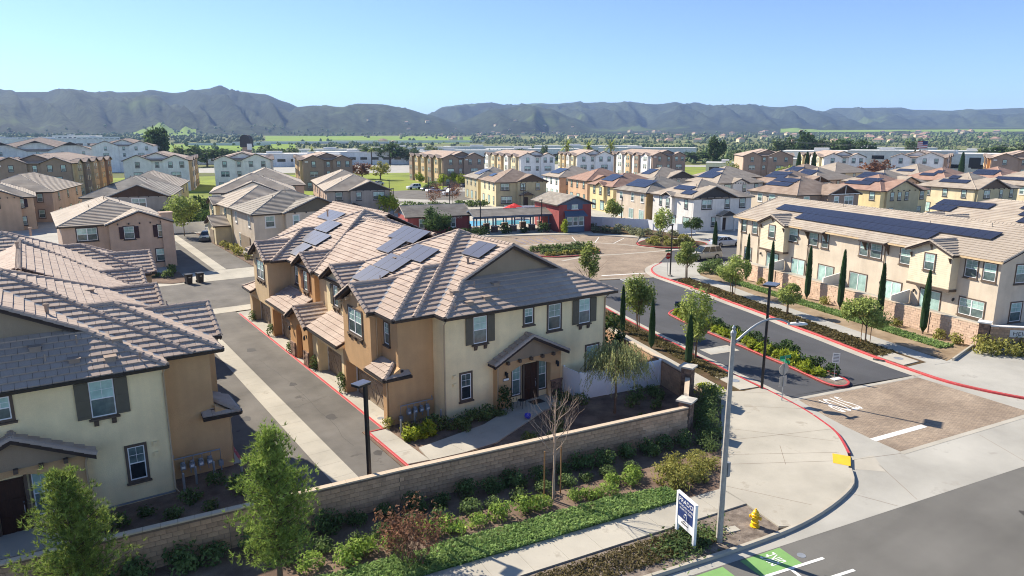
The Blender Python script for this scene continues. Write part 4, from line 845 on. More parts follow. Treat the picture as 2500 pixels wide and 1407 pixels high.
# ------------------------------------------------------------------ walls, fences, lamps, signs
def block_wall(name, label, pts, z0, z1, cap, mt='block', bw=.4, bh=.2, th=.2, n_single=300, capm='cap', cat='wall', joint=.012, rough=.012, group=None):
    """masonry wall along a polyline: core, blocks (nearest ones single), cap stones"""
    root = thing(name, label, cat, (*pts[0], 0)); root["label"] = label
    if group: root["group"] = group
    ox, oy = pts[0]; rg = random.Random(5); core = MB(off=(ox, oy)); L = []; caps = []
    for a, b in zip(pts, pts[1:]):
        a, b = Vector(a), Vector(b); d = (b - a); ln = d.length; d.normalize(); nrm = Vector((-d.y, d.x)); h = th / 2 - .012
        q = [a + nrm * h, b + nrm * h, b - nrm * h, a - nrm * h]; core.prism([tuple(v) for v in q], z0 - .2, z1 - .002)
        for r in range(int(round((z1 - z0) / bh))):
            s = -(r % 2) * bw / 2
            while s < ln:
                u0, u1 = max(0, s), min(ln, s + bw); s += bw
                if u1 - u0 < .06: continue
                L.append((a, d, nrm, u0, u1, z0 + r * bh))
        k = max(1, round(ln / .6))
        for i in range(k): caps.append((a, d, nrm, ln * i / k, ln * (i + 1) / k))
    core.build('core', M['mortar'], root)
    camp = Vector((0, 0)); L.sort(key=lambda t: ((t[0] + t[1] * t[3]) - camp).length)
    rest = MB(off=(ox, oy)); cache = {}
    for i, (a, d, nrm, u0, u1, z) in enumerate(L):
        c = a + d * ((u0 + u1) / 2); w = u1 - u0 - joint
        Mx = Matrix(((d.x, nrm.x, 0, c.x - ox), (d.y, nrm.y, 0, c.y - oy), (0, 0, 1, z), (0, 0, 0, 1)))
        if i < n_single and u1 - u0 > bw * .98:
            k = rg.randrange(4)
            if k not in cache:
                b = MB(); e = [rg.uniform(0, rough) for _ in range(4)]; hw = w / 2; t = th / 2
                b.box(-hw, hw, -t - e[0], t + e[1], joint / 2, bh - joint / 2); cache[k] = b.mesh('block', M[mt])
            obj('block', cache[k], root, M=Mx)
        else:
            e = rg.uniform(0, rough); Mw = Matrix.Translation((ox, oy, 0)) @ Mx; rest.box(-w / 2, w / 2, -th / 2 - e, th / 2 + e, joint / 2, bh - joint / 2, 0, rg.random(), Mw)
    if rest.f: rest.build('blockwork', M[mt], root, kind='stuff')
    if cap:
        for i, (a, d, nrm, u0, u1) in enumerate(caps):
            b = MB(); w = u1 - u0 - .01; c = a + d * (u0 + .005); Mx = Matrix(((d.x, nrm.x, 0, c.x - ox), (d.y, nrm.y, 0, c.y - oy), (0, 0, 1, z1), (0, 0, 0, 1)))
            b.box(0, w, -th / 2 - .04, th / 2 + .04, .002, .07); obj('cap_stone', wkey(('capst', round(w, 3), th, capm), lambda: b.mesh('cap_stone', M[capm])), root, M=Mx)
    return root
def pillar(label, x, y, ang, z1, w=.62, mt='stone', capm='capgrey', capw=.14):
    r = thing('wall_pillar', label, 'pillar', (x, y, 0), R(ang)); rg = random.Random(int(x * 10)); b = MB(); b.box(-w / 2 + .02, w / 2 - .02, -w / 2 + .02, w / 2 - .02, -.1, z1); b.build('core', M['mortar'], r)
    st = MB(); k = int(z1 / .17)
    for j in range(k):
        z = j * z1 / k
        for s in range(4):
            Mx = Matrix.Rotation(s * math.pi / 2, 4, 'Z'); q = -w / 2
            while q < w / 2 - .05:
                l = rg.uniform(.16, .36); e = rg.uniform(0, .025); st.box(q, min(q + l, w / 2) - .012, -w / 2 - e, -w / 2 + .03, z + .006, z + z1 / k - .006, 0, rg.random(), Mx); q += l
    st.build('stone_veneer', M[mt], r, kind='stuff')
    b = MB(); c = w / 2 + capw; b.box(-c, c, -c, c, z1, z1 + .1); b.add([(-c + .04, -c + .04, z1 + .1), (c - .04, -c + .04, z1 + .1), (c - .04, c - .04, z1 + .1), (-c + .04, c - .04, z1 + .1), (0, 0, z1 + .17)], ((0, 1, 4), (1, 2, 4), (2, 3, 4), (3, 0, 4))); b.build('cap', M[capm], r)
    return r
block_wall('block_wall', 'long tan block wall with pale caps along the street below the townhouses', [(-14, 28.7), (4.91, 26.72), (11.9, 25.95)], -.2, 1.7, True, n_single=300)
block_wall('block_wall', 'tan block wall behind the bare tree, ending at the short stone pillar', [(11.9, 25.95), (28.0, 23.7)], -.2, 1.7, True, n_single=300)
block_wall('block_wall', 'short diagonal block wall between the two stone pillars', [(28.5, 24.25), (31.6, 26.85)], -.2, 1.7, True, n_single=60)
block_wall('block_wall', 'shaded block wall between the garden and the entry road', [(32.2, 27.4), tuple(w0 + dW * 34)], -.2, 1.7, True, n_single=300, capm='cap')
pillar('short stone pillar with square cap at the end of the street wall', 28.25, 23.98, 20, 1.95); pillar('tall stone pillar with grey cap beside the side pavement', 31.95, 27.15, 20, 2.3)
wC = [rs(0, 0), rs(31, 0)]
block_wall('block_wall', 'pinkish slump block wall behind the cypress row', wC, -.2, 1.8, True, 'blockpk', .4, .2, .22, 300, 'cap', rough=.03)
for k, t in enumerate((4.6, 9.4, 14.2, 19.0, 23.8, 28.6)):
    x, y = rs(t, -.12); b = MB(); b.box(-.25, .25, -.07, .07, 0, 1.86); b.build('wall_pier', M['blockpk'], loc=(x, y, 0), rz=R(74), label='plain pier projecting from the pinkish block wall behind the cypresses', cat='pier', group='piers of the pinkish wall')
pillar('stone pillar with white cap where the sign wall begins', *rs(-.3, 0), 16, 2.1, .66, 'stone', 'trimwh', .12)
# sign wall with its lettering
sa = Vector((59.9, 21.5)); sb = Vector((66.0, 15.2)); dS = (sb - sa).normalized()
block_wall('sign_wall', 'low block sign wall lettered HEIRLOOM at the right edge', [tuple(sa), tuple(sb)], .6, 1.8, True, 'block', .4, .2, .35, 300, 'trimwh', cat='sign wall')
b = MB(); L_ = (sb - sa).length
rg = random.Random(9)
Mx = Matrix(((dS.x, -dS.y, 0, sa.x), (dS.y, dS.x, 0, sa.y), (0, 0, 1, 0), (0, 0, 0, 1)))
for j in range(5):
    q = 0
    while q < L_: l = rg.uniform(.2, .5); b.box(q, q + l - .015, -.26 - rg.uniform(0, .03), .2, j * .13 - .05, j * .13 + .07, 0, rg.random(), Mx); q += l
b.box(0, L_, -.3, .24, .6, .66, 1, 0, Mx); b.build('sign_wall_plinth', [M['stone'], M['capgrey']], label='dark ledge stone plinth under the lettered sign wall', cat='plinth')
b = MB(); b.box(1.35, 5.3, -.215, -.2, 1.05, 1.62, 0, 0, Mx); sg_ = b.build('wall_sign', M['trimwh'], label='white sign board lettered HEIRLOOM on the block sign wall', cat='sign')
text('lettering', 'HEIRLOOM', Mx @ Matrix.Translation((1.55, -.218, 1.2)) @ Matrix.Rotation(R(90), 4, 'X'), .42, 'trimdk', sg_, align='LEFT', sx=1.15)
b = MB(); d_ = Vector((54.0, 21.4)) - Vector((59.4, 22.2)); b.tube([(59.3, 22.2, .15), (54.2, 21.45, .15)], .001); b = MB(); kerb('edge_kerb', [(54.0, 21.3), (59.3, 22.1)], .16, 0, .32, 'curb')
# vinyl fence in the garden: posts and panels
def fence(label, pts, hgt, name='vinyl_fence', mt='fencevinyl', step=2.2, group=None):
    r = thing(name, label, 'fence', (*pts[0], 0), group=group); o = pts[0]
    for a, b in zip(pts, pts[1:]):
        a, b = Vector(a), Vector(b); L = (b - a).length; d = (b - a).normalized(); an = math.atan2(d.y, d.x); k = max(1, round(L / step))
        for i in range(k + 1):
            c = a + d * (L * i / k); q = MB(); q.box(-.065, .065, -.065, .065, -.1, hgt + .06); q.add([(-.08, -.08, hgt + .06), (.08, -.08, hgt + .06), (.08, .08, hgt + .06), (-.08, .08, hgt + .06), (0, 0, hgt + .13)], ((0, 1, 4), (1, 2, 4), (2, 3, 4), (3, 0, 4))); obj('post', wkey(('fp', hgt, mt), lambda: q.mesh('post', M[mt])), r, (c.x - o[0], c.y - o[1], 0), an)
            if i < k:
                w = L / k; m_ = a + d * (L * (i + .5) / k)
                def f():
                    q = MB(); q.box(-w / 2 + .06, w / 2 - .06, -.02, .02, .12, hgt - .1); q.box(-w / 2 + .06, w / 2 - .06, -.03, .03, hgt - .1, hgt + .02); q.box(-w / 2 + .06, w / 2 - .06, -.03, .03, .05, .17)
                    return q.mesh('panel', M[mt])
                obj('panel', wkey(('fpan', round(w, 2), hgt, mt), f), r, (m_.x - o[0], m_.y - o[1], 0), an)
    return r
fence('white vinyl garden fence behind the weeping tree', [(26.75, 32.8), (26.75, 31.15), (32.75, 30.2)], 1.75)
# ---- lamps
def solar_lamp(label, x, y, h, ang, group=None, k=1.0):
    r = thing('solar_lamp', label, 'street lamp', (x, y, 0), R(ang), group); b = MB(); b.box(-.07, .07, -.07, .07, 0, h); b.build('pole', M['black'], r); b = MB(); b.box(-.16, .16, -.16, .16, 0, .06); b.build('base', M['black'], r)
    b = MB(); b.box(-.18 * k, .9 * k, -.38 * k, .38 * k, h, h + .1); b.build('lamp_head', M['black'], r); b = MB(); b.box(-.2 * k, .92 * k, -.4 * k, .4 * k, h + .105, h + .13, 0); b.box(-.17 * k, .89 * k, -.37 * k, .37 * k, h + .131, h + .135, 1); b.build('solar_panel', [M['rail'], M['panelgl']], r); return r
solar_lamp('black solar lamp post rising behind the block wall in the alley', 10.75, 26.5, 5.8, 200, k=.62); solar_lamp('tall black solar lamp beside the concrete slab by the entry road', 37.55, 25.75, 6.9, 20)
def box_lamp(label, x, y, h, ang, group=None):
    r = thing('area_lamp', label, 'street lamp', (x, y, 0), R(ang), group); b = MB(); b.box(-.06, .06, -.06, .06, 0, h); b.build('pole', M['black'], r); b = MB(); b.box(-.08, .62, -.14, .14, h - .02, h + .1); b.build('lamp_head', M['black'], r); b = MB(); b.box(-.2, .2, -.2, .2, 0, .35); b.build('footing', M['capgrey'], r); return r
box_lamp('black lamp post next to the far stop sign at the plaza', 60.77, 55.1, 6.2, 195)
# cobra street light
r = thing('street_light', 'tall grey concrete street light with curved arm at the corner', 'street light', (21.22, 15.95, 0))
b = MB(); b.lathe([(.135, 0), (.085, 8.7)], 8); b.build('pole', M['polecon'], r); b = MB(); b.lathe([(.1, 8.7), (.115, 8.85), (.05, 8.95), (.07, 9.03), (.02, 9.12)], 8); b.build('pole_cap', M['galv'], r)
ad = Vector((.84, -.5, 0)).normalized(); 
def armp(t): return tuple(Vector((0, 0, 8.35)) + ad * (2.2 * t) + Vector((0, 0, 1.0 * math.sin(t * math.pi * .72))))
b = MB(); b.tube([armp(k / 10) for k in range(11)], [.055 - .02 * k / 10 for k in range(11)], 8); b.build('arm', M['galv'], r, smooth=True)
e = Vector(armp(1)); Mh = Matrix.Translation(e) @ Matrix.Rotation(math.atan2(ad.y, ad.x), 4, 'Z'); b = MB()
sec = [(-.12, .05, .04), (.08, .1, .06), (.34, .14, .07), (.56, .12, .05), (.64, .06, .025)]
vs = []; 
for x_, w_, h_ in sec: vs += [Mh @ Vector(q) for q in ((x_, -w_, 0), (x_, -w_ * .7, h_), (x_, w_ * .7, h_), (x_, w_, 0), (x_, w_ * .6, -h_ * .6), (x_, -w_ * .6, -h_ * .6))]
b.add(vs, [(i * 6 + j, i * 6 + (j + 1) % 6, (i + 1) * 6 + (j + 1) % 6, (i + 1) * 6 + j) for i in range(4) for j in range(6)] + [tuple(range(6))[::-1], tuple(range(24, 30))]); b.build('lamp_head', M['trimwh'], r, smooth=True)
b = MB(); b.lathe([(.05, 0), (.05, .1), (.02, .13)], 8, tuple(Mh @ Vector((.25, 0, .07)))); b.build('photocell', M['black'], r)
b = MB(); b.box(.12, .27, -.1, .1, 2.9, 3.5); b.build('box', M['galv'], r)
# ---- signs
def octagon(r_, y, t=.012): return [(r_ * math.cos(R(22.5 + 45 * k)), r_ * math.sin(R(22.5 + 45 * k))) for k in range(8)]
def stop_sign(label, x, y, ang, h, lettered=True):
    r = thing('stop_sign', label, 'stop sign', (x, y, 0), R(ang)); b = MB(); b.tube([(0, .03, 0), (0, .03, h + .45)], .03, 6); b.build('post', M['galv'], r)
    b = MB(); b.ext([(a, h - .38 + c) for a, c in octagon(.4, 0)], 'y', .0, -.012, 0); bb = b.build('plate', M['signback'], r); b = MB(); b.ext([(a, h - .38 + c) for a, c in octagon(.39, 0)], 'y', -.0125, -.016); b.build('face', M['stopred'], r)
    text('lettering', 'STOP', Matrix.Translation((0, -.02, h - .48)) @ Matrix.Rotation(R(90), 4, 'X'), .3, 'whitepaint', bb); return r
sA = stop_sign('stop sign seen from behind under two green street names', 36.75, 23.76, 190 - 20, 2.55)
b = MB(); b.box(-.3, .3, -.01, .0, 1.05, 1.72); b.build('lower_plate', M['signback'], sA)
for an, z, w in ((60, 2.62, 'VIA PRINCE'), (-20, 2.85, 'LA PAZ ST')):
    b = MB(); b.box(-.45, .45, -.008, .008, 0, .2); q = b.build('street_name', M['green'], sA, loc=(0, .03, z), rz=R(an + 20))
sB = stop_sign('red stop sign facing us beside the far lamp at the plaza', 61.0, 55.75, -8, 2.85)
b = MB(); b.box(-.45, .45, -.01, .01, 2.98, 3.18); b.build('street_name', M['green'], sB)
def small_sign(label, x, y, ang, h, w, ph, mt, lines=0):
    r = thing('post_sign', label, 'sign', (x, y, 0), R(ang)); b = MB(); b.tube([(0, .02, 0), (0, .02, h)], .025, 6); b.build('post', M['galv'], r); b = MB(); b.box(-w / 2, w / 2, -.01, .005, h - ph, h); p_ = b.build('plate', M[mt], r)
    for k in range(lines): b = MB(); z = h - .08 - k * ph * .85 / lines; b.box(-w * .38, w * .38, -.012, -.01, z - ph * .25 / lines, z); b.build('text_line', M['trimdk'], p_)
    return r
small_sign('white notice on a post at the near end of the median', 43.3, 24.2, -50, 1.9, .45, .7, 'trimwh', 6); small_sign('small blue sign at the far tip of the median', 48.6, 43.0, -40, 1.1, .4, .45, 'navy')
b = MB(); b.prism([(42.95, 24.3), (43.7, 24.15), (43.6, 23.75), (42.85, 23.9)], .1, .17); b.build('sign_footing', M['trimwh'], label='small white footing slab below the median notice', cat='slab')
# navy PRADO sign on two posts
pA = Vector((20.28, 17.34)); pB = Vector((19.95, 16.17)); dP = (pB - pA); an = math.atan2(dP.y, dP.x); wP = dP.length
r = thing('sales_sign', 'navy and white PRADO homes sign on two white posts', 'sign', (*pA, 0), an)
for k, q in enumerate((0, wP)): b = MB(); b.box(q - .06, q + .06, -.06, .06, 0, 1.95); b.build('post', M['vinyl'], r)
b = MB(); b.box(.06, wP - .06, -.035, .035, .6, 1.95); bd = b.build('board', M['vinyl'], r); b = MB(); b.box(-.06, wP + .06, -.07, .07, 1.95, 2.0); b.build('cap', M['vinyl'], r)
b = MB(); b.box(.07, wP - .07, -.042, -.036, .97, 1.93); b.build('navy_panel', M['navy'], bd)
RX = Matrix.Rotation(R(90), 4, 'X')
for t_, z, s in (('PRADO', 1.66, .26), ('DETACHED HOMES', 1.49, .115), ('FROM THE $600s', 1.34, .115)): text('lettering', t_, Matrix.Translation((wP / 2, -.046, z)) @ RX, s, 'vinyl', bd, sx=1.15 if s > .2 else 1.0)
b = MB(); b.tube([(wP / 2 + .1, -.05, 1.02), (wP / 2 + .1, -.05, 1.18), (wP / 2 + .06, -.05, 1.25), (wP / 2 - .04, -.05, 1.25), (wP / 2 - .08, -.05, 1.18), (wP / 2 - .08, -.05, 1.12)], .018, 5); b.add([(wP / 2 - .15, -.05, 1.14), (wP / 2 - .01, -.05, 1.14), (wP / 2 - .08, -.05, 1.04)], ((0, 1, 2), (2, 1, 0))); b.build('arrow', M['vinyl'], bd)
b = MB(); b.add([(wP * .28, -.04, .84), (wP * .46, -.04, .93), (wP * .64, -.04, .84), (wP * .46, -.04, .88)], ((0, 3, 1), (1, 3, 2))); b.box(wP * .26, wP * .66, -.041, -.036, .76, .81); b.build('emblem', M['trimdk'], bd)
# hydrant
r = thing('fire_hydrant', 'yellow fire hydrant in the gravel beside the street light', 'hydrant', (23.35, 15.82, .08)); b = MB(); b.lathe([(.2, 0), (.2, .05), (.13, .06), (.12, .16), (.17, .17), (.17, .22), (.12, .24), (.125, .5), (.17, .52), (.17, .57), (.14, .6), (.12, .68), (.06, .75), (.035, .76), (.03, .82), (.0, .82)], 14); b.build('barrel', M['hydrant'], r, smooth=False)
for a, w_ in ((200, .075), (110, .06), (290, .06)):
    c, s_ = math.cos(R(a)), math.sin(R(a)); b = MB(); b.tube([(c * .1, s_ * .1, .42), (c * .2, s_ * .2, .42), (c * .2, s_ * .2, .42), (c * .25, s_ * .25, .42)], [w_, w_, w_ * 1.3, w_ * 1.2], 8); b.build('nozzle_cap', M['hydrant'], r)
# meter box lid, small garden things
b = MB(); b.box(-.28, .28, -.18, .18, -.02, .02); b.build('meter_lid', M['conc'], loc=(22.35, 16.2, .1), rz=R(-15), label='pale concrete meter lid in the gravel near the hydrant', cat='meter lid')
# bollards by the gas meters (both townhouses)
for x, y in ((15.21, 32.66), (16.33, 33.22), (17.15, 33.15), (17.75, 32.73)):
    for sgn, lab in ((1, 'steel bollard guarding the gas meters of the solar-panelled townhouses'), (-1, 'steel bollard guarding the gas meters of the left edge townhouses')):
        b = MB(); b.lathe([(.055, 0), (.055, .88), (.04, .92), (.0, .93)], 10); obj('bollard', wkey('boll', lambda: b.mesh('bollard', M['galv'])), None, (x if sgn > 0 else 22 - x, y, .03), label=lab, cat='bollard', group='bollards at the meters ' + ('right' if sgn > 0 else 'left'))
# doormat, chairs, ball
b = MB(); b.box(-.45, .45, -.3, .3, 0, .015); b.build('doormat', M['black'], loc=(24.15, 32.2, .147), label='black doormat in front of the dark walnut door', cat='doormat')
def chair(label, x, y, ang):
    r = thing('metal_chair', label, 'chair', (x, y, .146), R(ang)); b = MB()
    for sx_ in (-.2, .2):
        for sy in (-.2, .2): q = MB(); q.tube([(sx_, sy, 0), (sx_ * .9, sy * .9, .45)], .014, 5); q.build('leg', M['black'], r)
    b.lathe([(.02, .44), (.24, .45), (.24, .47), (.02, .48)], 12); b.build('seat', M['black'], r); b = MB(); b.tube([(-.21, .2, .45), (-.23, .26, .8), (0, .28, .92), (.23, .26, .8), (.21, .2, .45)], .016, 5); b.build('backrest', M['black'], r)
chair('black wrought chair left of the front door', 22.85, 32.0, 20); chair('black wrought chair right of the front door', 25.5, 32.1, -30)
b = MB(); b.lathe([(.0, 0), (.16, .05), (.2, .18), (.16, .31), (.0, .36)], 12); b.build('garden_ball', mat('blue_plastic', srgb(62, 70, 200), .4, .1), loc=(22.15, 30.4, .14), smooth=True, label='blue ball on the edge of the front walk', cat='ball')
# wheelie bins
for x, y, l in ((13.53, 83.4, 'black wheelie bin by the alley crossing, left of two'), (14.75, 83.6, 'black wheelie bin by the alley crossing, right of two')):
    r = thing('wheelie_bin', l, 'bin', (x, y, .02), R(10)); b = MB(); b.add([(-.27, -.3, 0), (.27, -.3, 0), (.27, .3, 0), (-.27, .3, 0), (-.34, -.38, 1.05), (.34, -.38, 1.05), (.34, .38, 1.05), (-.34, .38, 1.05)], ((0, 3, 2, 1), (4, 5, 6, 7), (0, 1, 5, 4), (1, 2, 6, 5), (2, 3, 7, 6), (3, 0, 4, 7))); b.build('body', M['bin'], r)
    b = MB(); b.box(-.37, .37, -.42, .42, 1.06, 1.12); b.build('lid', M['bin'], r); b = MB(); b.box(-.12, .12, -.37, -.36, .7, .82); b.build('logo_patch', M['signback'], r)
    for sx_ in (-.3, .3): b = MB(); b.tube([(sx_ - .04, .34, .12), (sx_ + .04, .34, .12)], .12, 10); b.build('wheel', M['tyre'], r)
# ------------------------------------------------------------------ long solar building on the right
def lrot(ang): return -ang
hC = House('townhouse_row', 'long beige townhouse row with rows of solar panels facing the entry road', 'townhouse', 68.3, 24.4, -106.8, -1)
# house frame: x runs along the facade (mirrored so +x points to the far end), y points away from the road
def build_C(h):
    # local x = s (0..37) along the road, local y = depth behind the facade
    E = 5.62; p = .4
    w = h.mb(); w.box(-.1, 37, 0, 11.5, -.8, E); w.ext([(0, E), (11.5, E), (5.75, E + 2.4)], 'x', -.1, .1); w.ext([(0, E), (11.5, E), (5.75, E + 2.4)], 'x', 36.8, 37); h.part('wall', w, 'beige')
    zr = E + p * 6.25
    PL = [[(-.6, -.5, E), (37.4, -.5, E), (36.5, 5.75, zr), (-.6, 5.75, zr)], [(37.4, 12.0, E), (-.6, 12.0, E), (-.6, 5.75, zr), (36.5, 5.75, zr)], [(37.4, -.5, E), (37.4, 12.0, E), (36.5, 5.75, zr)]]
    for c in ((37.4, -.5), (37.4, 12.0)): ridge(h, (*c, E), (36.5, 5.75, zr), 'tilelt')
    ridge(h, (-.6, 5.75, zr), (36.5, 5.75, zr), 'tilelt'); ridge(h, (-.5, -.5, E), (-.5, 5.75, zr), 'tilelt')
    for c, hw, d, lo in ((29.0, 2.25, .75, 2.3), (6.1, 2.25, .9, 2.35)):      # sided bays with gables
        w = h.mb(); w.box(c - hw, c + hw, -d, .0, lo, E - .1); w.ext([(c - hw, E - .1), (c + hw, E - .1), (c, E + .85)], 'y', -d, -d + .15); h.part('bay', w, 'siding')
        for k in range(17):
            z = lo + .05 + k * .19; f = 1.0 if z < E - .1 else max(0, 1 - (z - E + .1) / .95)
            if f > .1: b = h.mb(); b.add([(c - hw * f, -d - .022, z), (c + hw * f, -d - .022, z), (c + hw * f, -d - .004, z + .17), (c - hw * f, -d - .004, z + .17), (c - hw * f, -d, z), (c + hw * f, -d, z)], ((0, 1, 2, 3), (0, 4, 5, 1))); h.part('siding_board', b, 'siding')
        b = h.mb(); b.box(c - hw - .08, c + hw + .08, -d - .06, .0, lo - .22, lo); h.part('bay_skirt', b, 'trim')
        zt = E + .95; q = hw + .35
        PL.append([(c - q, -d - .4, E - .05), (c, -d - .4, zt + .1), (c, 3.0, zt + .1), (c - q, 3.0, E - .05)]); PL.append([(c + q, -d - .4, E - .05), (c + q, 3.0, E - .05), (c, 3.0, zt + .1), (c, -d - .4, zt + .1)])
        ridge(h, (c, -d - .4, zt + .1), (c, 1.8, zt + .1), 'tilelt')
        for s in (-1, 1): ridge(h, (c + s * q, -d - .32, E - .05), (c, -d - .32, zt + .1), 'tilelt')
        gable_trim(h, 0, c, q, E - .05, .41, 'y', -d - .38, -d - .3)
        for xx in (c - hw + .15, c + hw - .15, c): b = h.mb(); b.ext([(-d, E - .9 if xx != c else E + .1), (-d, E - .35 if xx != c else E + .7), (-d - .3, E - .35 if xx != c else E + .7)], 'x', xx - .05, xx + .05); h.part('bracket', b, 'trim')
        win(h, c + .05, -d - .02, 3.85, 'f', 1.05, 1.5, sill=True)
    for c in (22.0, 13.3):                 # little awning roofs
        PL.append([(c - 1.75, -.95, E - .1), (c + 1.75, -.95, E - .1), (c + 1.75, .3, E + .3), (c - 1.75, .3, E + .3)]); b = h.mb(); b.ext([(-.9, E - .28), (0, E - .28), (0, E - .1), (-.9, E - .12)], 'x', c - 1.7, c + 1.7); h.part('awning_soffit', b, 'trim')
        for xx in (c - 1.5, c + 1.5): b = h.mb(); b.ext([(0, E - 1.3), (0, E - .2), (-.7, E - .2), (-.6, E - .35)], 'x', xx - .06, xx + .06); h.part('bracket', b, 'trim')
    ub = h.mb()
    for i, P in enumerate(PL): slab(ub, P, .14, 0, .01); tile_plane(h, P, 'tilelt', 100 + i)
    h.part('roof', ub, 'under')
    g = h.mb(); g.box(-.6, 37.4, -.62, -.5, E - .14, E); h.part('gutter', g, 'tan')
    U = dict(trim='trim')
    for u, w_ in ((35.7, 1.0), (33.4, 1.0), (26.0, 1.5), (22.6, 1.4), (20.7, 1.0), (15.0, 1.1), (13.4, 1.4), (9.6, 1.4), (2.6, 1.15), (.35 + .5, 1.15)): win(h, u, 0, 3.75, 'f', w_, 1.55, **U)
    for u, w_, dbl in ((34.5, 1.4, 0), (29.5, 2.2, 1), (24.8, 2.2, 1), (20.2, 2.3, 1), (15.4, 2.3, 1), (10.9, 2.2, 1), (6.4, 2.2, 1)): win(h, u, 0, -.45 if dbl else .2, 'f', w_, 2.15 if dbl else 1.5, slider=bool(dbl), sill=not dbl, **U)
    win(h, 2.1, 0, .25, 'f', 2.4, 1.5, dbl=True, **U)
    for y_ in (2.5, 6.5): win(h, -.1, y_, 3.6, 'l', 1.3, 1.6); win(h, -.1, y_, .1, 'l', 1.3, 1.7)
    for u in (32.4, 23.3, 12.2, 1.1 + 36 - 37 + 36): pipe(h, [(u, -.5, E - .1), (u, -.08, E - .4), (u, -.08, 0)], .05, 'trim')
    for u in (31.8, 23.2, 12.3, 3.9, 8.2): b = h.mb(); b.lathe([(.05, 0), (.09, .05), (.1, .22), (.04, .3)], 8, (u, -.14, 1.2)); b.box(u - .05, u + .05, -.1, 0, 1.4, 1.5); h.part('lantern', b, 'black')
    n = Vector((0, -p, 1)).normalized(); s = Vector((0, 1, p)).normalized(); sc = math.sqrt(1 + p * p)
    def arr(u0, n_, d): panels(h, (u0, d, E + p * (d + .5)), (1, 0, 0), tuple(s), None, n_, 1, 1.06, 1.58, 'panel', lift=.18)
    arr(3.05, 28, 2.5); arr(8.3, 18, 1.02)
    for u, d in ((10.8, 3.9), (24, 5.2), (5, 4.9), (1.5, 4.6)): b = h.mb(); z = E + p * (d + .5); b.tube([(u, d, z - .1), (u, d, z + .45)], .04, 6); h.part('roof_vent', b, 'tilelt')
    finish_tiles(h)
build_C(hC)
for k, t in enumerate((8.7, 17.9, 27.2)):  # patio dividing walls between house and block wall
    a = Vector((68.3, 24.4)) + Vector((math.sin(R(16.8)), math.cos(R(16.8)))) * t; nn = Vector((-math.cos(R(16.8)), math.sin(R(16.8)))); q = [a + nn * .1, a + nn * 2.4]
    b = MB(); d = Vector((-nn.y, nn.x)) * .09; vs = []
    for pt, zt in ((q[0], 1.35), (q[1], .9)): vs += [(*(pt - d), 0), (*(pt + d), 0), (*(pt + d), zt), (*(pt - d), zt)]
    b.add(vs, ((0, 1, 2, 3), (7, 6, 5, 4), (3, 2, 6, 7), (0, 3, 7, 4), (1, 5, 6, 2))); b.build('patio_wall', M['greywhite'], label='pale sloping patio wall between the long solar townhouse row and the pinkish wall', cat='wall', group='patio walls of the long row')
# ------------------------------------------------------------------ clubhouse, breezeway and pool
cl = House('clubhouse', 'low red clubhouse numbered 40455 beside the pool breezeway', 'clubhouse', 52.2, 106.5, -14)
mass(cl, (0, 10.8, 0, 8), 2.95, 'x', ('g', 'g'), .35, .5, 'red', 'tilegrey', step=.3, gable='bluegrey'); win(cl, 8.0, 0, 1.0, 'f', .75, 1.5, 'trimwh', lod=1, t=.1); win(cl, 2.4, 0, 1.0, 'f', .75, 1.5, 'trimwh', lod=1, t=.1)
text('lettering', '40455', Matrix.Translation((8.9, -.02, 2.42)) @ RX, .62, 'whitepaint', cl.root)
br = House('breezeway', 'open breezeway with grey tiled roof on paired blue posts', 'breezeway', 61.7, 100.9, -14)
b = br.mb(); PLB = [[(0, -.6, 2.95), (15.4, -.6, 2.95), (15.4, 2.4, 3.85), (0, 2.4, 3.85)], [(15.4, 5.4, 2.95), (0, 5.4, 2.95), (0, 2.4, 3.85), (15.4, 2.4, 3.85)]]
for P in PLB: slab(b, P, .2, 1, .02); courses(b, P, .3, .05, 0)
capline(b, (0, 2.4, 3.85), (15.4, 2.4, 3.85)); br.part('roof', b, ['tilegrey', 'bluegrey'])
for i in range(5):
    for yy in (.2, 4.6):
        x = .5 + i * 3.5; b = br.mb(); b.box(x - .5, x + .5, yy - .4, yy + .4, 0, 1.1); b.box(x - .56, x + .56, yy - .46, yy + .46, 1.1, 1.18, 1); br.part('pier', b, ['stone', 'capgrey'])
        for dx in (-.25, .25): b = br.mb(); b.box(x + dx - .1, x + dx + .1, yy - .1, yy + .1, 1.18, 2.78); br.part('post', b, 'bluegrey')
b = br.mb(); b.box(0, 15.4, -.05, .12, 2.5, 2.78); br.part('beam', b, 'bluegrey')
ch = House('clubhouse', 'tall red clubhouse wing with blue gable and bay window', 'clubhouse', 75.0, 94.0, -14)
mass(ch, (0, 6.2, 0, 11), 4.75, 'y', ('g', 'g'), .4, .6, 'red', 'tilegrey', step=.3, gable='bluegrey')
b = ch.mb(); b.box(1.1, 4.6, -.7, 0, 0, 2.9); ch.part('bay', b, 'bluegrey'); b = ch.mb(); slab(b, [(.7, -1.2, 2.9), (5.0, -1.2, 2.9), (4.7, 0, 3.7), (1.0, 0, 3.7)], .15, 0); ch.part('bay_roof', b, 'bluegrey')
for k in range(3): win(ch, 1.75 + k * 1.1, -.7, 1.15, 'f', .9, 1.5, 'trimwh', lod=1, t=.06)
win(ch, 3.0, 0, 4.0, 'f', 1.2, .7, 'trimwh', lod=1, t=.05, slider=True)
for sg in (-1, 1): b = ch.mb(); b.box(3.0 + sg * 1.05 - .45, 3.0 + sg * 1.05 + .45, -.06, 0, 3.9, 4.75); ch.part('shutter', b, 'bluegrey')
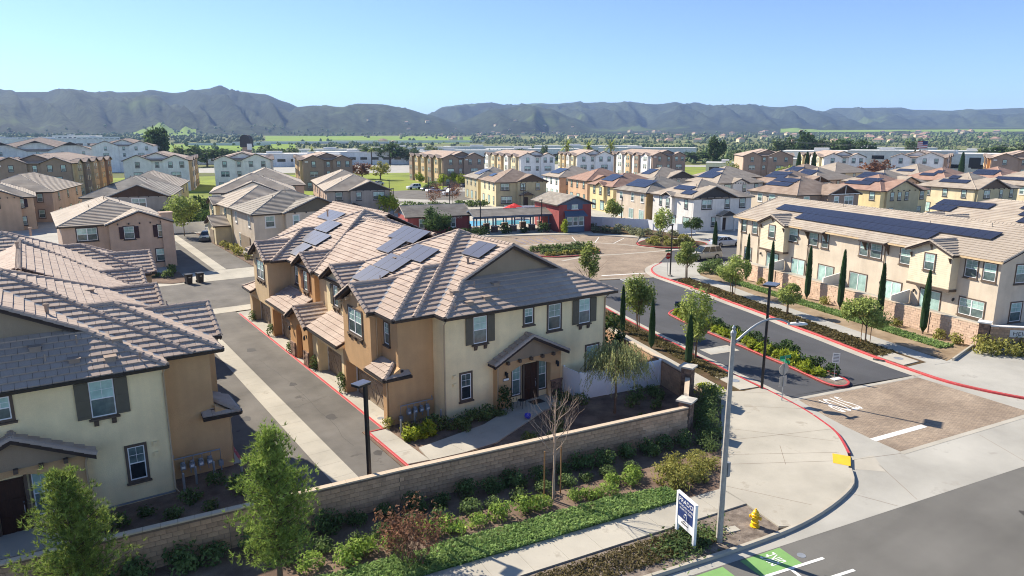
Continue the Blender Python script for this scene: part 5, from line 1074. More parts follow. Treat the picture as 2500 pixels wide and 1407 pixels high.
# pool
sheet('pool_water', [(63.5, 110.5), (78.0, 106.5), (81.5, 111.5), (69.0, 117.5)], .125, 'water')
def umbrella(label, x, y, z, opened, sc=1, group=None):
    r = thing('parasol', label, 'parasol', (x, y, .1), 0, group); b = MB(); b.tube([(0, 0, 0), (0, 0, 2.5)], .03, 6); b.build('pole', M['trimwh'], r); b = MB(); n = 8
    if opened: pr = [(1.5 * sc, 2.0), (.75 * sc, 2.35), (.02, 2.7)]
    else: pr = [(.12, .9), (.22, 1.2), (.14, 2.2), (.02, 2.6)]
    b.lathe(pr, n, (0, 0, 0)); b.build('canopy', M['umb'], r)
gx = 'parasols round the pool'
umbrella('open red parasol left of the clubhouse roof gap', 70.5, 123.5, 0, True, 1.1); umbrella('open red parasol behind the middle of the breezeway', 80.0, 116.0, 0, True, 1.15); umbrella('open red parasol behind the breezeway, farther of the two together', 83.0, 119.0, 0, True, 1.15)
for k, (x, y, l) in enumerate(((85.3, 114.5, 'folded red parasol, leftmost of three by the pool'), (88.2, 113.2, 'folded red parasol, middle of three by the pool'), (91.2, 111.5, 'folded red parasol nearest the tall red clubhouse wing'))): umbrella(l, x, y, 0, False)
fence('white vinyl fence beyond the pool', [(84, 124), (92, 119.5), (97, 117.5)], 1.8)
# ------------------------------------------------------------------ the estate behind
def at_corner(x, y, rot, ov=.45, right=None):
    """wall corner from an eave corner; right = width when the front-right corner was measured"""
    c, s = math.cos(R(rot)), math.sin(R(rot)); px, py = x + ov * c - ov * s, y + ov * s + ov * c
    if right: px, py = x - (right + ov) * c - ov * s, y - (right + ov) * s + ov * c
    return px, py
def solar_left(h, y0, y1, x0, rows, e, p, ov=.45, mt='panel'):
    n = max(1, int((y1 - y0) / 1.06)); sc = math.sqrt(1 + p * p)
    panels(h, (x0, y1, e + p * (x0 + ov)), (0, -1, 0), (1, 0, p), None, n, rows, 1.06, 1.65, mt, lift=.16)
def bg2(label, x, y, rot, w, d, wall, roof='tile', gable=None, gwall=None, gtri=None, trim='trim', solar=(), lod=1, e=5.75, p=.42, group=None, side='l', sidewall=None, shut=None, porch=None, ax=None, right=False, fl=2, ups=None, los=None, sups=None, slos=None, sbays=(), truss=False, name='house', z=0, step=.40, ends=('h', 'h')):
    cx, cy = at_corner(x, y, rot, .45, w if right else None)
    h = House(name, label, 'house', cx, cy, rot, group=group, z=z); ax = ax or ('y' if d >= w else 'x')
    mass(h, (0, w, 0, d), e, ax, ends, p, .45, sidewall or wall, roof, -.3, step); front = (0, w, 0, d)
    fw = h.mb(); fw.box(-.012, w + .012, -.02, .3, -.3, e - .02)
    if sidewall: h.part('front_wall', fw, wall)
    y0 = -.02
    if gable:
        g0, g1, pr = max(gable[0], .02), min(gable[1], w - .02), gable[2]; mass(h, (g0, g1, -pr, min(d * .45, (g1 - g0))), e + .02, 'y', ('g', 'h'), p, .45, gwall or wall, roof, -.3, step, gable=gtri)
        gm = (g0 + g1) / 2
        for k in range(5): b = h.mb(); xx = gm + (k - 2) * (g1 - g0) * .18; b.box(xx - .07, xx + .07, -pr - .22, -pr, e - .1, e + .1); h.part('rafter_tail', b, 'trimdk')
        if truss:
            b = h.mb(); hw = (g1 - g0) / 2; b.box(gm - hw - .3, gm + hw + .3, -pr - .4, -pr - .3, e + .05, e + .2); b.box(gm - .06, gm + .06, -pr - .4, -pr - .32, e + .2, e + p * hw); h.part('truss', b, 'trimwh')
    def fy(u): return -gable[2] if gable and gable[0] < u < gable[1] else y0
    zu, zl = e - 2.0, .8
    for (u, ww, dbl) in (ups or ((w * .22, 1.7, 1), (w * .55, .8, 0), (w * .85, .9, 0))): win(h, u, fy(u), zu + .15, 'f', ww, 1.5, trim, dbl=bool(dbl), lod=lod, shut=shut if not dbl else None)
    for (u, ww, dbl) in (los or ((w * .2, 1.0, 0), (w * .85, 1.0, 0))): win(h, u, fy(u), zl, 'f', ww, 1.5, trim, dbl=bool(dbl), lod=lod)
    if porch:
        q = porch; b = h.mb(); hw = 1.7; slab(b, [(q - hw, -1.9, 2.7), (q, -1.9, 3.5), (q, 0, 3.5), (q - hw, 0, 2.7)], .14, 1); slab(b, [(q + hw, 0, 2.7), (q, 0, 3.5), (q, -1.9, 3.5), (q + hw, -1.9, 2.7)], .14, 1)
        for P in ([(q - hw, -1.9, 2.7), (q, -1.9, 3.5), (q, 0, 3.5), (q - hw, 0, 2.7)], [(q + hw, 0, 2.7), (q, 0, 3.5), (q, -1.9, 3.5), (q + hw, -1.9, 2.7)]): courses(b, P, step, .05, 0)
        h.part('porch_roof', b, [roof, 'trimdk']); b = h.mb(); b.ext([(q - hw + .15, 2.62), (q + hw - .15, 2.62), (q, 3.36)], 'y', -1.8, -1.7); h.part('porch_gable', b, gtri or wall)
        for s in (-1, 1): b = h.mb(); b.box(q + s * 1.45 - .15, q + s * 1.45 + .15, -1.75, -1.45, -.2, 2.62); h.part('porch_post', b, wall)
        b = h.mb(); b.box(q - .5, q + .5, fy(q) - .04, fy(q), 0, 2.15); h.part('front_door', b, 'door')
    if side:
        SX = 0 if side == 'l' else w; uu = sups or ((d * .2, .9), (d * .5, .9), (d * .82, .9)); ll = slos or ((d * .2, 1.6), (d * .55, 1.6), (d * .85, .9))
        for u, ww in uu: win(h, SX - (.013 if side == 'l' else -.013) * 0, d - u if side == 'l' else u, zu + .15, side, ww, 1.5, trim, lod=lod)
        for u, ww in ll: win(h, SX, d - u if side == 'l' else u, .35, side, ww, 1.9, trim, lod=lod, slider=ww > 1.2, sill=False)
        for (b0, b1) in sbays:
            sgn = -1 if side == 'l' else 1; bx = (-.55, 1.5) if side == 'l' else (w - 1.5, w + .55); mass(h, (*bx, b0, b1), e + .01, 'x', ('g', 'h') if side == 'l' else ('h', 'g'), p, .4, wall, roof, 2.6, step, gable=gtri); win(h, bx[0] if side == 'l' else bx[1], (b0 + b1) / 2, zu + .15, side, .9, 1.4, trim, lod=lod)
    for s in solar: solar_left(h, s[0], s[1], s[2], s[3], e, p, mt=s[4] if len(s) > 4 else 'panel')
    for k in range(3): rx = w * (.3 + .17 * k); ry = d * (.35 + .1 * k); zz = e + p * (min(rx, w - rx) + .3); b = h.mb(); b.tube([(rx, ry, zz - .2), (rx, ry, zz + .45)], .05, 6); h.part('roof_vent', b, 'tilebr')
    return h
# --- left side of the alley
bg2('pinkish tan house with plum shutters and parapet corner beyond the alley crossing', 2.1, 97.8, 0, 11.6, 19, 'pinktan', 'tilelt', (4.9, 11.6, 1.2), None, None, 'trimdk', lod=0, e=5.7, p=.4, shut='shutdk', ups=((2.6, 2.1, 1), (7.0, 1.1, 0), (10.6, .8, 0)), los=((10.4, 1.3, 0), (2.4, 1.6, 1)), side='r', sups=((4, .8), (9, .8)), slos=((5, .8),))
b = MB(); b.box(13.2, 14.55, 96.75, 98.2, -.2, 6.75); b.box(13.1, 14.65, 96.65, 98.3, 6.75, 6.9); b.build('parapet_tower', M['pinktan'], label='plain parapet corner tower of the pinkish tan house', cat='tower')
bg2('peach house with plum shutters at the left edge', .9, 151.5, 0, 13, 16, 'peach', 'tilelt', (5.5, 11, 1.0), None, None, 'trimdk', right=True, e=5.8, shut='shutdk', side='r', group=None)
bg2('hip roofed tan house behind the peach house', 3.9, 163, -15, 14, 24, 'pinktan', 'tilelt', None, right=True, e=5.8, side='r')
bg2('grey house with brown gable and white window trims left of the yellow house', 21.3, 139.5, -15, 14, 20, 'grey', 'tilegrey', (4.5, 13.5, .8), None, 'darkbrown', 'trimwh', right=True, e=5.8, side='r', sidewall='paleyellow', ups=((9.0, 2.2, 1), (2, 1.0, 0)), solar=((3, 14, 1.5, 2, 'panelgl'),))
bg2('yellow sided house behind the grey gabled one', 26.5, 163.5, -15, 13, 24, 'yellow', 'tilelt', None, right=True, e=5.8, side='r', sidewall='yellow')
bg2('white walled house with sand roof beyond the young alley tree', 28.0, 141.6, -15, 15, 15, 'white', 'tilelt', (3, 12, .8), None, None, 'trimdk', e=5.8, side='l', ups=((2.6, 1.7, 1), (9, 1.2, 0)))
bg2('low roofed tan house behind the white walled one', 36, 163, -15, 16, 22, 'pinktan', 'tilelt', None, e=5.6, side='l')
# beige alley house with green board gable (nearest on the second alley)
h = bg2('beige house with green board gable beside the second alley', 24.5, 98.2, 0, 13.2, 12, 'beige', 'tilegrey', (4.2, 13.2, .9), None, 'shutter', 'trimwh', lod=0, e=5.75, p=.42, ups=((2.2, 1.2, 0), (5.6, .8, 0), (10, 2.6, 1)), los=((3, 1.2, 0),), side='l', sups=((2.2, .9), (9.6, .9)), slos=((4, 1.0),), group=None)
h2 = House('house', 'cream alley house with arched entry and grey garage behind the beige one', 'house', 24.9, 111.5, 0)
mass(h2, (0, 12, 0, 14), 5.7, 'y', ('h', 'h'), .42, .45, 'paleyellow', 'tilelt'); mass(h2, (-2.2, 3, 1, 6.5), 2.9, 'x', ('g', 'h'), .42, .4, 'paleyellow', 'tilelt'); mass(h2, (-.6, 3, 7.5, 12), 5.6, 'x', ('g', 'h'), .42, .4, 'paleyellow', 'tilelt')
for yy, ww in ((3.6, 2.6),): b = h2.mb(); b.box(-2.26, -2.2, yy - ww / 2, yy + ww / 2, 0, 2.2); h2.part('garage_door', b, 'garage')
b = h2.mb(); b.ext([(6.6, 0), (6.6, 1.9), (6.9, 2.4), (7.2, 2.4), (7.5, 1.9), (7.5, 0)], 'x', -.05, .05); h2.part('arched_door', b, 'door'); win(h2, -.6, 9.7, 3.9, 'l', 1.0, 1.5, 'trimdk', lod=1); win(h2, 0, 3.5, 3.9, 'l', 1.0, 1.5, 'trimdk', lod=1); win(h2, 0, 12.9, 3.9, 'l', .8, 1.4, 'trimdk', lod=1)
b = MB(); b.box(24.82, 24.88, 101.2, 106.2, 0, 2.3); b.build('garage_door', M['garage'], h.root, loc=(0, 0, 0)).matrix_parent_inverse = h.M.inverted()
# grey house left of the pool, beige-green house behind the pool
bg2('grey house with slate gable left of the clubhouse', 48.1, 134.9, -15, 12.4, 17, 'grey', 'tilelt', (4.6, 12.4, 1.0), None, 'trimdk', 'trimdk', e=5.75, ups=((2.4, 1.3, 0), (6.2, .9, 0), (10.2, 2.2, 1)), los=((10.6, .9, 0),), side='l', sidewall='pinktan', sups=((3, .9), (9, .9), (14, .9)), porch=5.0, lod=1)
bg2('tan house behind the grey gabled house by the clubhouse', 53.2, 154, -15, 13, 18, 'pinktan', 'tilelt', None, e=5.75, side='l', trim='trimdk')
bg2('sage beige house behind the pool with dark porch', 91.2, 138.9, -17, 12.6, 14, 'sage', 'tilebr', (5.2, 12.6, .5), None, 'trim', 'trimdk', e=5.75, ups=((2.2, 2.0, 1), (6.6, 1.1, 0), (10.4, .9, 0)), los=((2.6, 2.6, 1),), side='l', sidewall='paleyellow', porch=7.4, solar=((8, 12, 1.6, 1),), sups=((4, .8), (8, .8), (12, .8)))
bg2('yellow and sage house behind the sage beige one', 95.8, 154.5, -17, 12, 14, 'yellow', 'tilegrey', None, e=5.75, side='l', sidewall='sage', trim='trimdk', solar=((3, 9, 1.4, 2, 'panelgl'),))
# --- right of the pool, first row going away from us
bg2('grey white house with slate porch behind the white fence and silver sedan', 94.6, 81.6, -13, 12.8, 12.4, 'greywhite', 'tilelt', (0, 8.6, .35), None, 'trimdk', 'trimdk', lod=0, e=5.75, ups=((2.8, 2.0, 1), (7.2, .9, 0), (10.8, 1.1, 0)), los=((1.0, .9, 0), (4.4, .8, 0), (10.9, .9, 0)), porch=6.6, side='l', ax='x', sups=((10.6, .8), (2.6, .7)), slos=((10.8, 1.8), (6.6, 1.8), (2.4, 1.8)), sbays=((5.4, 8.0),), solar=((3.4, 8.8, 1.9, 1), (1.0, 4.4, .5, 1)), ends=('h', 'h'))
bg2('ochre and beige house with blue solar roof behind the white fence', 97.2, 95.2, -13, 13, 11.5, 'ochre', 'tilegrey', None, e=5.75, side='l', ax='x', sidewall='beige', trim='trimwh', solar=((2.0, 10.0, 1.2, 2),), lod=1, sups=((2, 1.0), (6.4, .9), (10, 1.0)), slos=((2, 1.6), (6, 1.6), (9.8, 1.6)))
bg2('bright yellow house between the clubhouse gable and the ochre house', 103.6, 111.5, -15, 13, 11.5, 'yellow', 'tilered', None, e=5.75, side='l', sidewall='yellow', trim='trimdk', solar=((3, 9, 1.6, 2),), sbays=((3.5, 6.5),))
bg2('peach house with front bay left of the yellow one', 113, 131, -16, 13, 12, 'peach', 'tilered', (1.5, 6.5, .6), None, None, 'trimdk', e=5.75, side='l', solar=())
bg2('white house with solar roof above the peach house', 117.4, 147.5, -16, 13, 12, 'peach', 'tilelt', None, e=5.75, side='l', sidewall='white', trim='trimdk', solar=((3, 10, 1.2, 2),))
# second row
bg2('brown board gabled house with white trusses and solar roof', 116.0, 75.4, -14, 13.4, 13, 'mocha', 'tilebr', (5.6, 13.0, 1.8), None, 'darkbrown', 'trimwh', e=5.75, side='l', ax='x', sidewall='beige', truss=True, solar=((4.5, 11.4, 2.2, 1), (4.5, 11.4, 3.9, 1)), sups=((3, 1.2), (6.4, 1.6)), slos=((5, 1.2),), ups=((2.2, 1.2, 0), (7.6, 1.0, 0), (10.6, 2.0, 1)), lod=1)
bg2('cream house with white gabled dormer and solar roof', 131.5, 106.2, -14, 13, 12, 'greywhite', 'tilelt', (4, 8, .6), None, None, 'trimdk', e=5.75, side='l', solar=((3.5, 10.5, 1.6, 2),))
bg2('grey gabled house behind the ochre solar house', 133.5, 128.5, -15, 13, 12, 'grey', 'tilelt', (4, 12, .6), None, 'trimdk', 'trimdk', e=5.75, side='l', solar=((4, 9, 1.4, 2),))
bg2('tan house with twin solar arrays left of the brown three storey block', 152, 122, -15, 13, 12, 'pinktan', 'tilelt', None, e=5.75, side='l', solar=((3, 9, 1.4, 2),))
bg2('mocha house with solar roof behind the white dormer house', 142.5, 95.5, -14, 13, 12, 'mocha', 'tilebr', (5, 12, .8), None, 'darkbrown', 'trimwh', e=5.75, side='l', truss=True, solar=((3, 10, 2.0, 1), (3, 10, 3.6, 1)))
bg2('sand roofed house with solar roof in the third row', 163, 101, -14, 13, 12, 'beige', 'tilelt', None, e=5.75, side='l', solar=((3, 9, 1.6, 2),))
bg2('yellow house with clay roof and blue solar array', 139.0, 72.0, -13, 13, 12.6, 'yellow', 'tilered', (1.2, 10.0, .5), 'sage', None, 'trimdk', e=5.75, side='l', ax='x', sidewall='yellow', solar=((3.2, 10.6, 1.4, 1), (3.2, 7.6, 3.0, 1)), sups=((4.6, .8), (10.6, 1.1)), slos=((6, 1.0),), ups=((2.6, .8, 0), (4.6, .8, 0), (6.6, .8, 0), (11.5, 1.0, 0)), lod=1, shut=None)
bg2('pale yellow house with solar panels right of the clay roofed one', 160.2, 63.6, -13, 13.2, 13.2, 'sage', 'tilelt', (.2, 9.2, .5), None, 'trim', 'trimdk', e=5.75, side='l', ax='x', sidewall='paleyellow', solar=((3, 9.6, 1.6, 1), (6, 8.8, 3.3, 1)), lod=1)
bg2('cream house with solar roof at the right edge', 181, 60.5, -13, 13, 13, 'paleyellow', 'tilelt', None, e=5.75, side='l', sidewall='paleyellow', solar=((2.5, 10, 1.6, 1),), trim='trimwh')
bg2('tan roofed house with two solar arrays behind the clay roofed yellow house', 163.5, 84, -14, 13, 12, 'pinktan', 'tilelt', (4, 10, .6), e=5.75, side='l', solar=((3, 10, 1.4, 2),))
bg2('sand roofed house with one small solar array in the fourth row', 185.5, 80.5, -14, 14, 13, 'beige', 'tilered', None, e=5.75, side='l', solar=((4, 9, 1.6, 1), (3, 6, 3.2, 1)))
bg2('clay roofed house behind the cream house at the right edge', 204, 75, -14, 13, 13, 'peach', 'tilered', (4, 11, .6), None, None, e=5.75, side='l', solar=((3, 10, 1.4, 2),))
bg2('orange gabled house with blue solar roof at the right', 222, 66, -14, 14, 13, 'orange', 'tilelt', (3, 10, .6), None, None, e=5.75, side='l', solar=((3, 10, 1.4, 2),))
bg2('sand roofed house in the fifth row before the white commercial block', 207, 97, -14, 14, 13, 'pinktan', 'tilelt', None, e=5.75, side='l', solar=((3, 9, 1.4, 1),))
bg2('brown roofed house low in the gap before the three storey blocks', 183, 118, -15, 14, 13, 'beige', 'tilebr', None, e=5.6, side='l', solar=((3, 9, 1.4, 2),))
bg2('pale house low before the white three storey block', 205, 121, -15, 14, 13, 'paleyellow', 'tilelt', None, e=5.6, side='l')
# row house behind the long solar building
hD = House('townhouse_row', 'sage townhouse row with three solar arrays behind the long solar row', 'townhouse', 68.3 + .957 * 21, 24.4 - .289 * 21, -106.8, -1)
mass(hD, (-8, 28, 0, 12), 5.75, 'x', ('g', 'h'), .42, .5, 'beige', 'tilelt')
for c in (25.2, 21.8): mass(hD, (c - 2.2, c + 2.2, -1.0 - (25.2 - c) * .3, 5), 5.6, 'y', ('g', 'h'), .42, .4, 'siding', 'tilelt'); win(hD, c, -1.0 - (25.2 - c) * .3, 3.8, 'f', 1.6, 1.4, dbl=True, lod=1)
for u in (3, 8, 12, 16): win(hD, u, 0, 3.8, 'f', 1.2, 1.5, lod=1)
s_ = Vector((0, 1, .42)).normalized()
for u0, n_, d_ in ((11.0, 4, 1.0), (12.0, 4, 2.5), (13.0, 4, 4.0), (20.5, 7, 3.2), (24.5, 3, 1.7)): panels(hD, (u0, d_, 5.75 + .42 * (d_ + .5)), (1, 0, 0), tuple(s_), None, n_, 1, 1.06, 1.58, 'panel', lift=.16)
# ------------------------------------------------------------------ three storey blocks
def bg3(label, x, y, rot, w, d, wall, sidewall, trim='trimdk', flip=False, roof='tile', side='l', right=False, tower=False, e=8.6, z=0):
    if e < 9: x *= .9; y *= .9; w *= .9; e = 9.4
    cx, cy = at_corner(x, y, rot, .45, w if right else None)
    h = House('apartment_block', label, 'apartment block', cx, cy, rot, z=z); p = .42
    mass(h, (0, w, 0, d), e, 'y', ('h', 'h'), .26, .45, sidewall, roof, -1.5, .5, .06); fw = h.mb(); fw.box(-.02, w + .02, -.02, .3, -1.5, e - .02); h.part('front_wall', fw, wall)
    A = (.2, w * .42) if not flip else (0.1, w * .36); B = (w * .6, w - .1) if not flip else (w * .5, w - .2); wide = B if flip else A
    for a, b_ in (A, B): mass(h, (a, b_, -.7, 4), e + .02, 'y', ('g', 'h'), p, .4, wall, roof, -.5, .5, .06, gable=None)
    mass(h, (w * .28, w * .72, 1.5, 9), e + .75, 'y', ('g', 'h'), .36, .5, wall, roof, e - 1, .5, .06)
    zs = e - 2.1
    for u in ((A[0] + A[1]) / 2, B[0] + (B[1] - B[0]) * .3, B[0] + (B[1] - B[0]) * .75): win(h, u, -.7, zs, 'f', 1.0, 1.6, trim, lod=2, shut=None, t=.14)
    win(h, (A[1] + B[0]) / 2, -.02, zs, 'f', .9, 1.5, trim, lod=2, t=.12)
    for u, ww in ((A[0] + (A[1] - A[0]) * .5, 2.2), ((A[1] + B[0]) / 2, .9), (B[0] + (B[1] - B[0]) * .5, 2.4)): win(h, u, -.7 if not A[1] < u < B[0] else -.02, zs - 3.0, 'f', ww, 1.5, trim, lod=2, dbl=ww > 1.5, t=.12)
    for u in (A[0] + 1.6, B[0] + 1.8, B[1] - 1.4): win(h, u, -.7, .8, 'f', 1.1, 1.6, trim, lod=2, t=.12)
    b = h.mb(); b.box(wide[0] + .5, wide[0] + 1.5, -.74, -.7, e - .75, e - .35); h.part('number_plate', b, 'trimwh')
    k = max(2, int(d / 8))
    for i in range(k):
        yy = d * (i + .5) / k; bx = (-.8, 2) if side == 'l' else (w - 2, w + .8); mt = (sidewall, wall, 'tan')[i % 3]
        mass(h, (*bx, yy - 2.2, yy + 2.2), e + .01, 'x', ('g', 'h') if side == 'l' else ('h', 'g'), p, .4, mt, roof, -.5, .5, .06); X = bx[0] if side == 'l' else bx[1]
        for zz in (zs, zs - 3.0, .8):
            for dy in (-.9, .9): win(h, X, yy + dy, zz, side, .9, 1.5, trim, lod=2)
            win(h, 0 if side == 'l' else w, yy + 3.1, zz, side, .9, 1.5, trim, lod=2)
    return h
bg3('brown three storey block with cream right wing at the far left', 11.8, 250, -18, 20, 40, 'mocha', 'tan', right=True, side='r'); bg3('brown three storey block cut by the left edge', -9.5, 262, -15, 16, 30, 'tan', 'mocha', right=True, side='r')
bg3('white three storey block with dark trims left of the grassy lot', 26.4, 268, -14, 20, 34, 'white', 'tan', flip=False, side='r'); bg3('white three storey block right of the grassy lot, in front of the tower', 53.2, 259, -15, 18.6, 34, 'white', 'greywhite', flip=True, side='r')
bg3('brown three storey block beside the car park, left of centre', 78.4, 241.5, -15, 17, 34, 'mocha', 'tan', side='l'); bg3('brown three storey block with red shutters right of the car park', 129.7, 234.4, -12, 17, 44, 'mocha', 'tan', flip=True, side='l')
bg3('white three storey block with arched window right of the red shuttered one', 166.5, 235.7, -16, 15.5, 44, 'white', 'paleyellow', side='l'); bg3('white three storey block in front of the palms', 196.5, 235.3, -27, 16.6, 34, 'white', 'paleyellow', flip=True, side='l')
bg3('brown three storey block with solar roof right of the palms', 225.8, 219, -21, 16, 44, 'mocha', 'white', side='l'); bg3('brown three storey block beside the round dark tree', 253, 192, -46, 20, 30, 'mocha', 'pinktan', flip=True, side='r')
bg3('white three storey block with cream side before the commercial buildings', 266.6, 163.5, -44, 16, 34, 'white', 'paleyellow', side='l'); bg3('white three storey block with brown right side before the tall cypress', 288, 147, -70, 18, 30, 'white', 'pinktan', flip=True, side='r'); bg3('brown three storey block at the right edge', 300, 116, -66, 20, 30, 'mocha', 'orange', side='l')
# white fences and low walls in the estate
fence('white vinyl fence along the clubhouse garden and grey white house', [(84.5, 99.5), (90.5, 88.0), (90.0, 80.5), (93.5, 79.6)], 1.8)
fence('white vinyl fence across the end of the second alley', [(15.2, 131), (24.5, 130)], 1.8); fence('white vinyl fence left of the pinkish tan house', [(-14, 106), (1.5, 106)], 1.8)
for lab, x, y in (('black lamp post left of the clubhouse breezeway', 62.2, 99.2), ('black lamp post before the tall red clubhouse wing', 72.6, 95.8), ('black lamp post beside the white fence by the ochre house', 88.3, 92.4), ('black lamp post behind the pool left of the sage house', 80.0, 141), ('black lamp post before the sage beige house', 94, 131), ('black lamp post at the corner by the grey gabled house', 63.5, 136), ('black lamp post near the car park road, left one', 76, 165), ('black lamp post near the car park road, right one', 104, 187), ('black lamp post on the back road pavement', 91, 172), ('black lamp post in front of the brown board gabled house', 111, 78)): box_lamp(lab, x, y, 5.6, 200)
# ------------------------------------------------------------------ vegetation
from mathutils import noise as mnoise
def leaf(b, c, size, rg, nrm=None, asp=1.6, up=.35):
    d = Vector((rg.gauss(0, 1), rg.gauss(0, 1), rg.gauss(0, 1) + up)).normalized()
    if nrm is not None: d = (d + nrm * .9).normalized()
    a = d.cross(Vector((rg.gauss(0, 1), rg.gauss(0, 1), rg.gauss(0, 1)))).normalized(); e = d.cross(a); s = size * rg.uniform(.6, 1.25)
    a *= s * asp / 2; e *= s / 2; c = Vector(c)
    b.add((c - a, c - e * .8, c + a, c + e * .8), ((0, 1, 2, 3),), 0, rg.random())
def cloud(b, c, rad, n, size, rg, clumps=14, tight=.42, asp=1.6, lo=-1.0, hollow=.35):
    """leaves gathered in clumps through an ellipsoid: uneven outline, gaps"""
    c = Vector(c); rad = Vector(rad); C = []
    while len(C) < clumps:
        v = Vector((rg.uniform(-1, 1), rg.uniform(-1, 1), rg.uniform(lo, 1)))
        if hollow < v.length < .92: C.append(v)
    for i in range(n):
        v = C[rg.randrange(clumps)] + Vector((rg.gauss(0, tight), rg.gauss(0, tight), rg.gauss(0, tight))) * .6
        if v.length > 1.12: v *= 1.12 / v.length
        leaf(b, (c.x + v.x * rad.x, c.y + v.y * rad.y, c.z + v.z * rad.z), size, rg, v.normalized() if v.length > .1 else None, asp)
def limb(b, p, d, L, r, rg, depth, up=.15, spread=.6, k=(2, 3), ends=None, n=5, seg=3):
    pts = [Vector(p)]; d = Vector(d).normalized()
    for i in range(seg): d = (d + Vector((rg.gauss(0, .10), rg.gauss(0, .10), up * .25))).normalized(); pts.append(pts[-1] + d * L / seg)
    b.tube(pts, [r * (1 - .5 * i / seg) for i in range(seg + 1)], n, cap=False)
    if depth == 0:
        if ends is not None: ends.append(pts[-1])
        return
    for j in range(rg.randint(*k)):
        q = pts[rg.randint(1, seg)]; ax = Vector((rg.gauss(0, 1), rg.gauss(0, 1), rg.gauss(0, .5))).normalized(); e = (d + ax * spread + Vector((0, 0, up))).normalized()
        limb(b, q, e, L * rg.uniform(.55, .8), r * .5, rg, depth - 1, up, spread, k, ends, max(3, n - 1), seg)
    if ends is not None: ends.append(pts[-1])
def tree_mesh(key, h, trunk_h, rad, n, size, lm, seed, tr=.07, clumps=16, bm='bark_t', tight=.42, cz=None, asp=1.6):
    def f():
        rg = random.Random(seed); t = MB(); E = []
        t.tube([(0, 0, -.1), (rg.uniform(-.05, .05), rg.uniform(-.05, .05), trunk_h), (0, 0, h * .7)], [tr, tr * .75, tr * .3], 6)
        for k in range(5): a = rg.uniform(0, 6.28); limb(t, (0, 0, trunk_h * rg.uniform(.85, 1.2)), (math.cos(a), math.sin(a), 1.0), (h - trunk_h) * .45, tr * .5, rg, 1, .2, .6, (2, 3), E, 4)
        c = MB(); cc = cz if cz is not None else trunk_h + rad[2]
        cloud(c, (0, 0, cc), rad, n, size, rg, clumps, tight * .8, asp)
        return t.mesh('trunk', M[bm]), c.mesh('crown', M[lm])
    return wkey(('tree', key), f)
def tree(label, x, y, key, h, trunk_h, rad, n, size, lm, seed=1, z=0, rz=0, sc=1, cat='tree', group=None, stakes=False, name='tree', **k):
    t, c = tree_mesh(key, h, trunk_h, rad, n, size, lm, seed, **k); r = thing(name, label, cat, (x, y, z), rz, group); r.scale = (sc, sc, sc)
    obj('trunk', t, r); obj('crown', c, r)
    if stakes:
        for a in (0.4, 3.5): 
            b = MB(); b.tube([(0, 0, 0), (0, 0, 2.1)], .03, 5); obj('stake', wkey('stake', lambda: b.mesh('stake', M['wood'])), r, (math.cos(a) * .35, math.sin(a) * .35, -.05))
    return r
# two pines in front
def pine(label, x, y, h, rad, seed, z=.1):
    rg = random.Random(seed); r = thing('pine_tree', label, 'pine tree', (x, y, z)); t = MB(); c = MB(); t.tube([(0, 0, -.1), (.05, 0, h * .5), (0, .03, h * .96)], [.11, .07, .015], 7)
    nb = int(h * 28)
    for i in range(nb):
        f = (i + rg.random()) / nb; zz = h * (.16 + .8 * f); L = rad * (1.08 - f) ** .75 * rg.uniform(.5, 1.2) * (1 if f > .1 else .75); a = rg.uniform(0, 6.283); d = Vector((math.cos(a), math.sin(a), .35 + .5 * f)).normalized(); p0 = Vector((0, 0, zz)); p1 = p0 + d * L + Vector((0, 0, .12 * L))
        t.tube([p0, p0 + d * L * .5, p1], [.022, .014, .006], 4, cap=False)
        for j in range(int(6 + L * 15)):
            u = rg.uniform(.2, 1.05); q = p0 + (p1 - p0) * u + Vector((rg.gauss(0, .11), rg.gauss(0, .11), rg.gauss(0, .09) + .04)) * (1 + L * .45)
            rr = rg.random(); ax = (d * .6 + Vector((rg.gauss(0, .5), rg.gauss(0, .5), .65))).normalized()
            for s in range(9):
                v = (ax + Vector((rg.gauss(0, .5), rg.gauss(0, .5), rg.gauss(0, .5)))).normalized() * rg.uniform(.12, .24); w_ = v.cross(Vector((rg.gauss(0, 1), rg.gauss(0, 1), rg.gauss(0, 1)))).normalized() * .015
                c.add((q - w_, q + w_, q + v), ((0, 1, 2),), 0, min(1, max(0, rr + rg.gauss(0, .12))))
    t.build('trunk', M['bark_t'], r); c.build('crown', M['pine'], r)
pine('young pine in front of the wall, nearer the alley', 5.75, 23.0, 6.2, 1.75, 3); pine('young pine at the lower left corner', -.25, 25.2, 5.4, 1.75, 8)
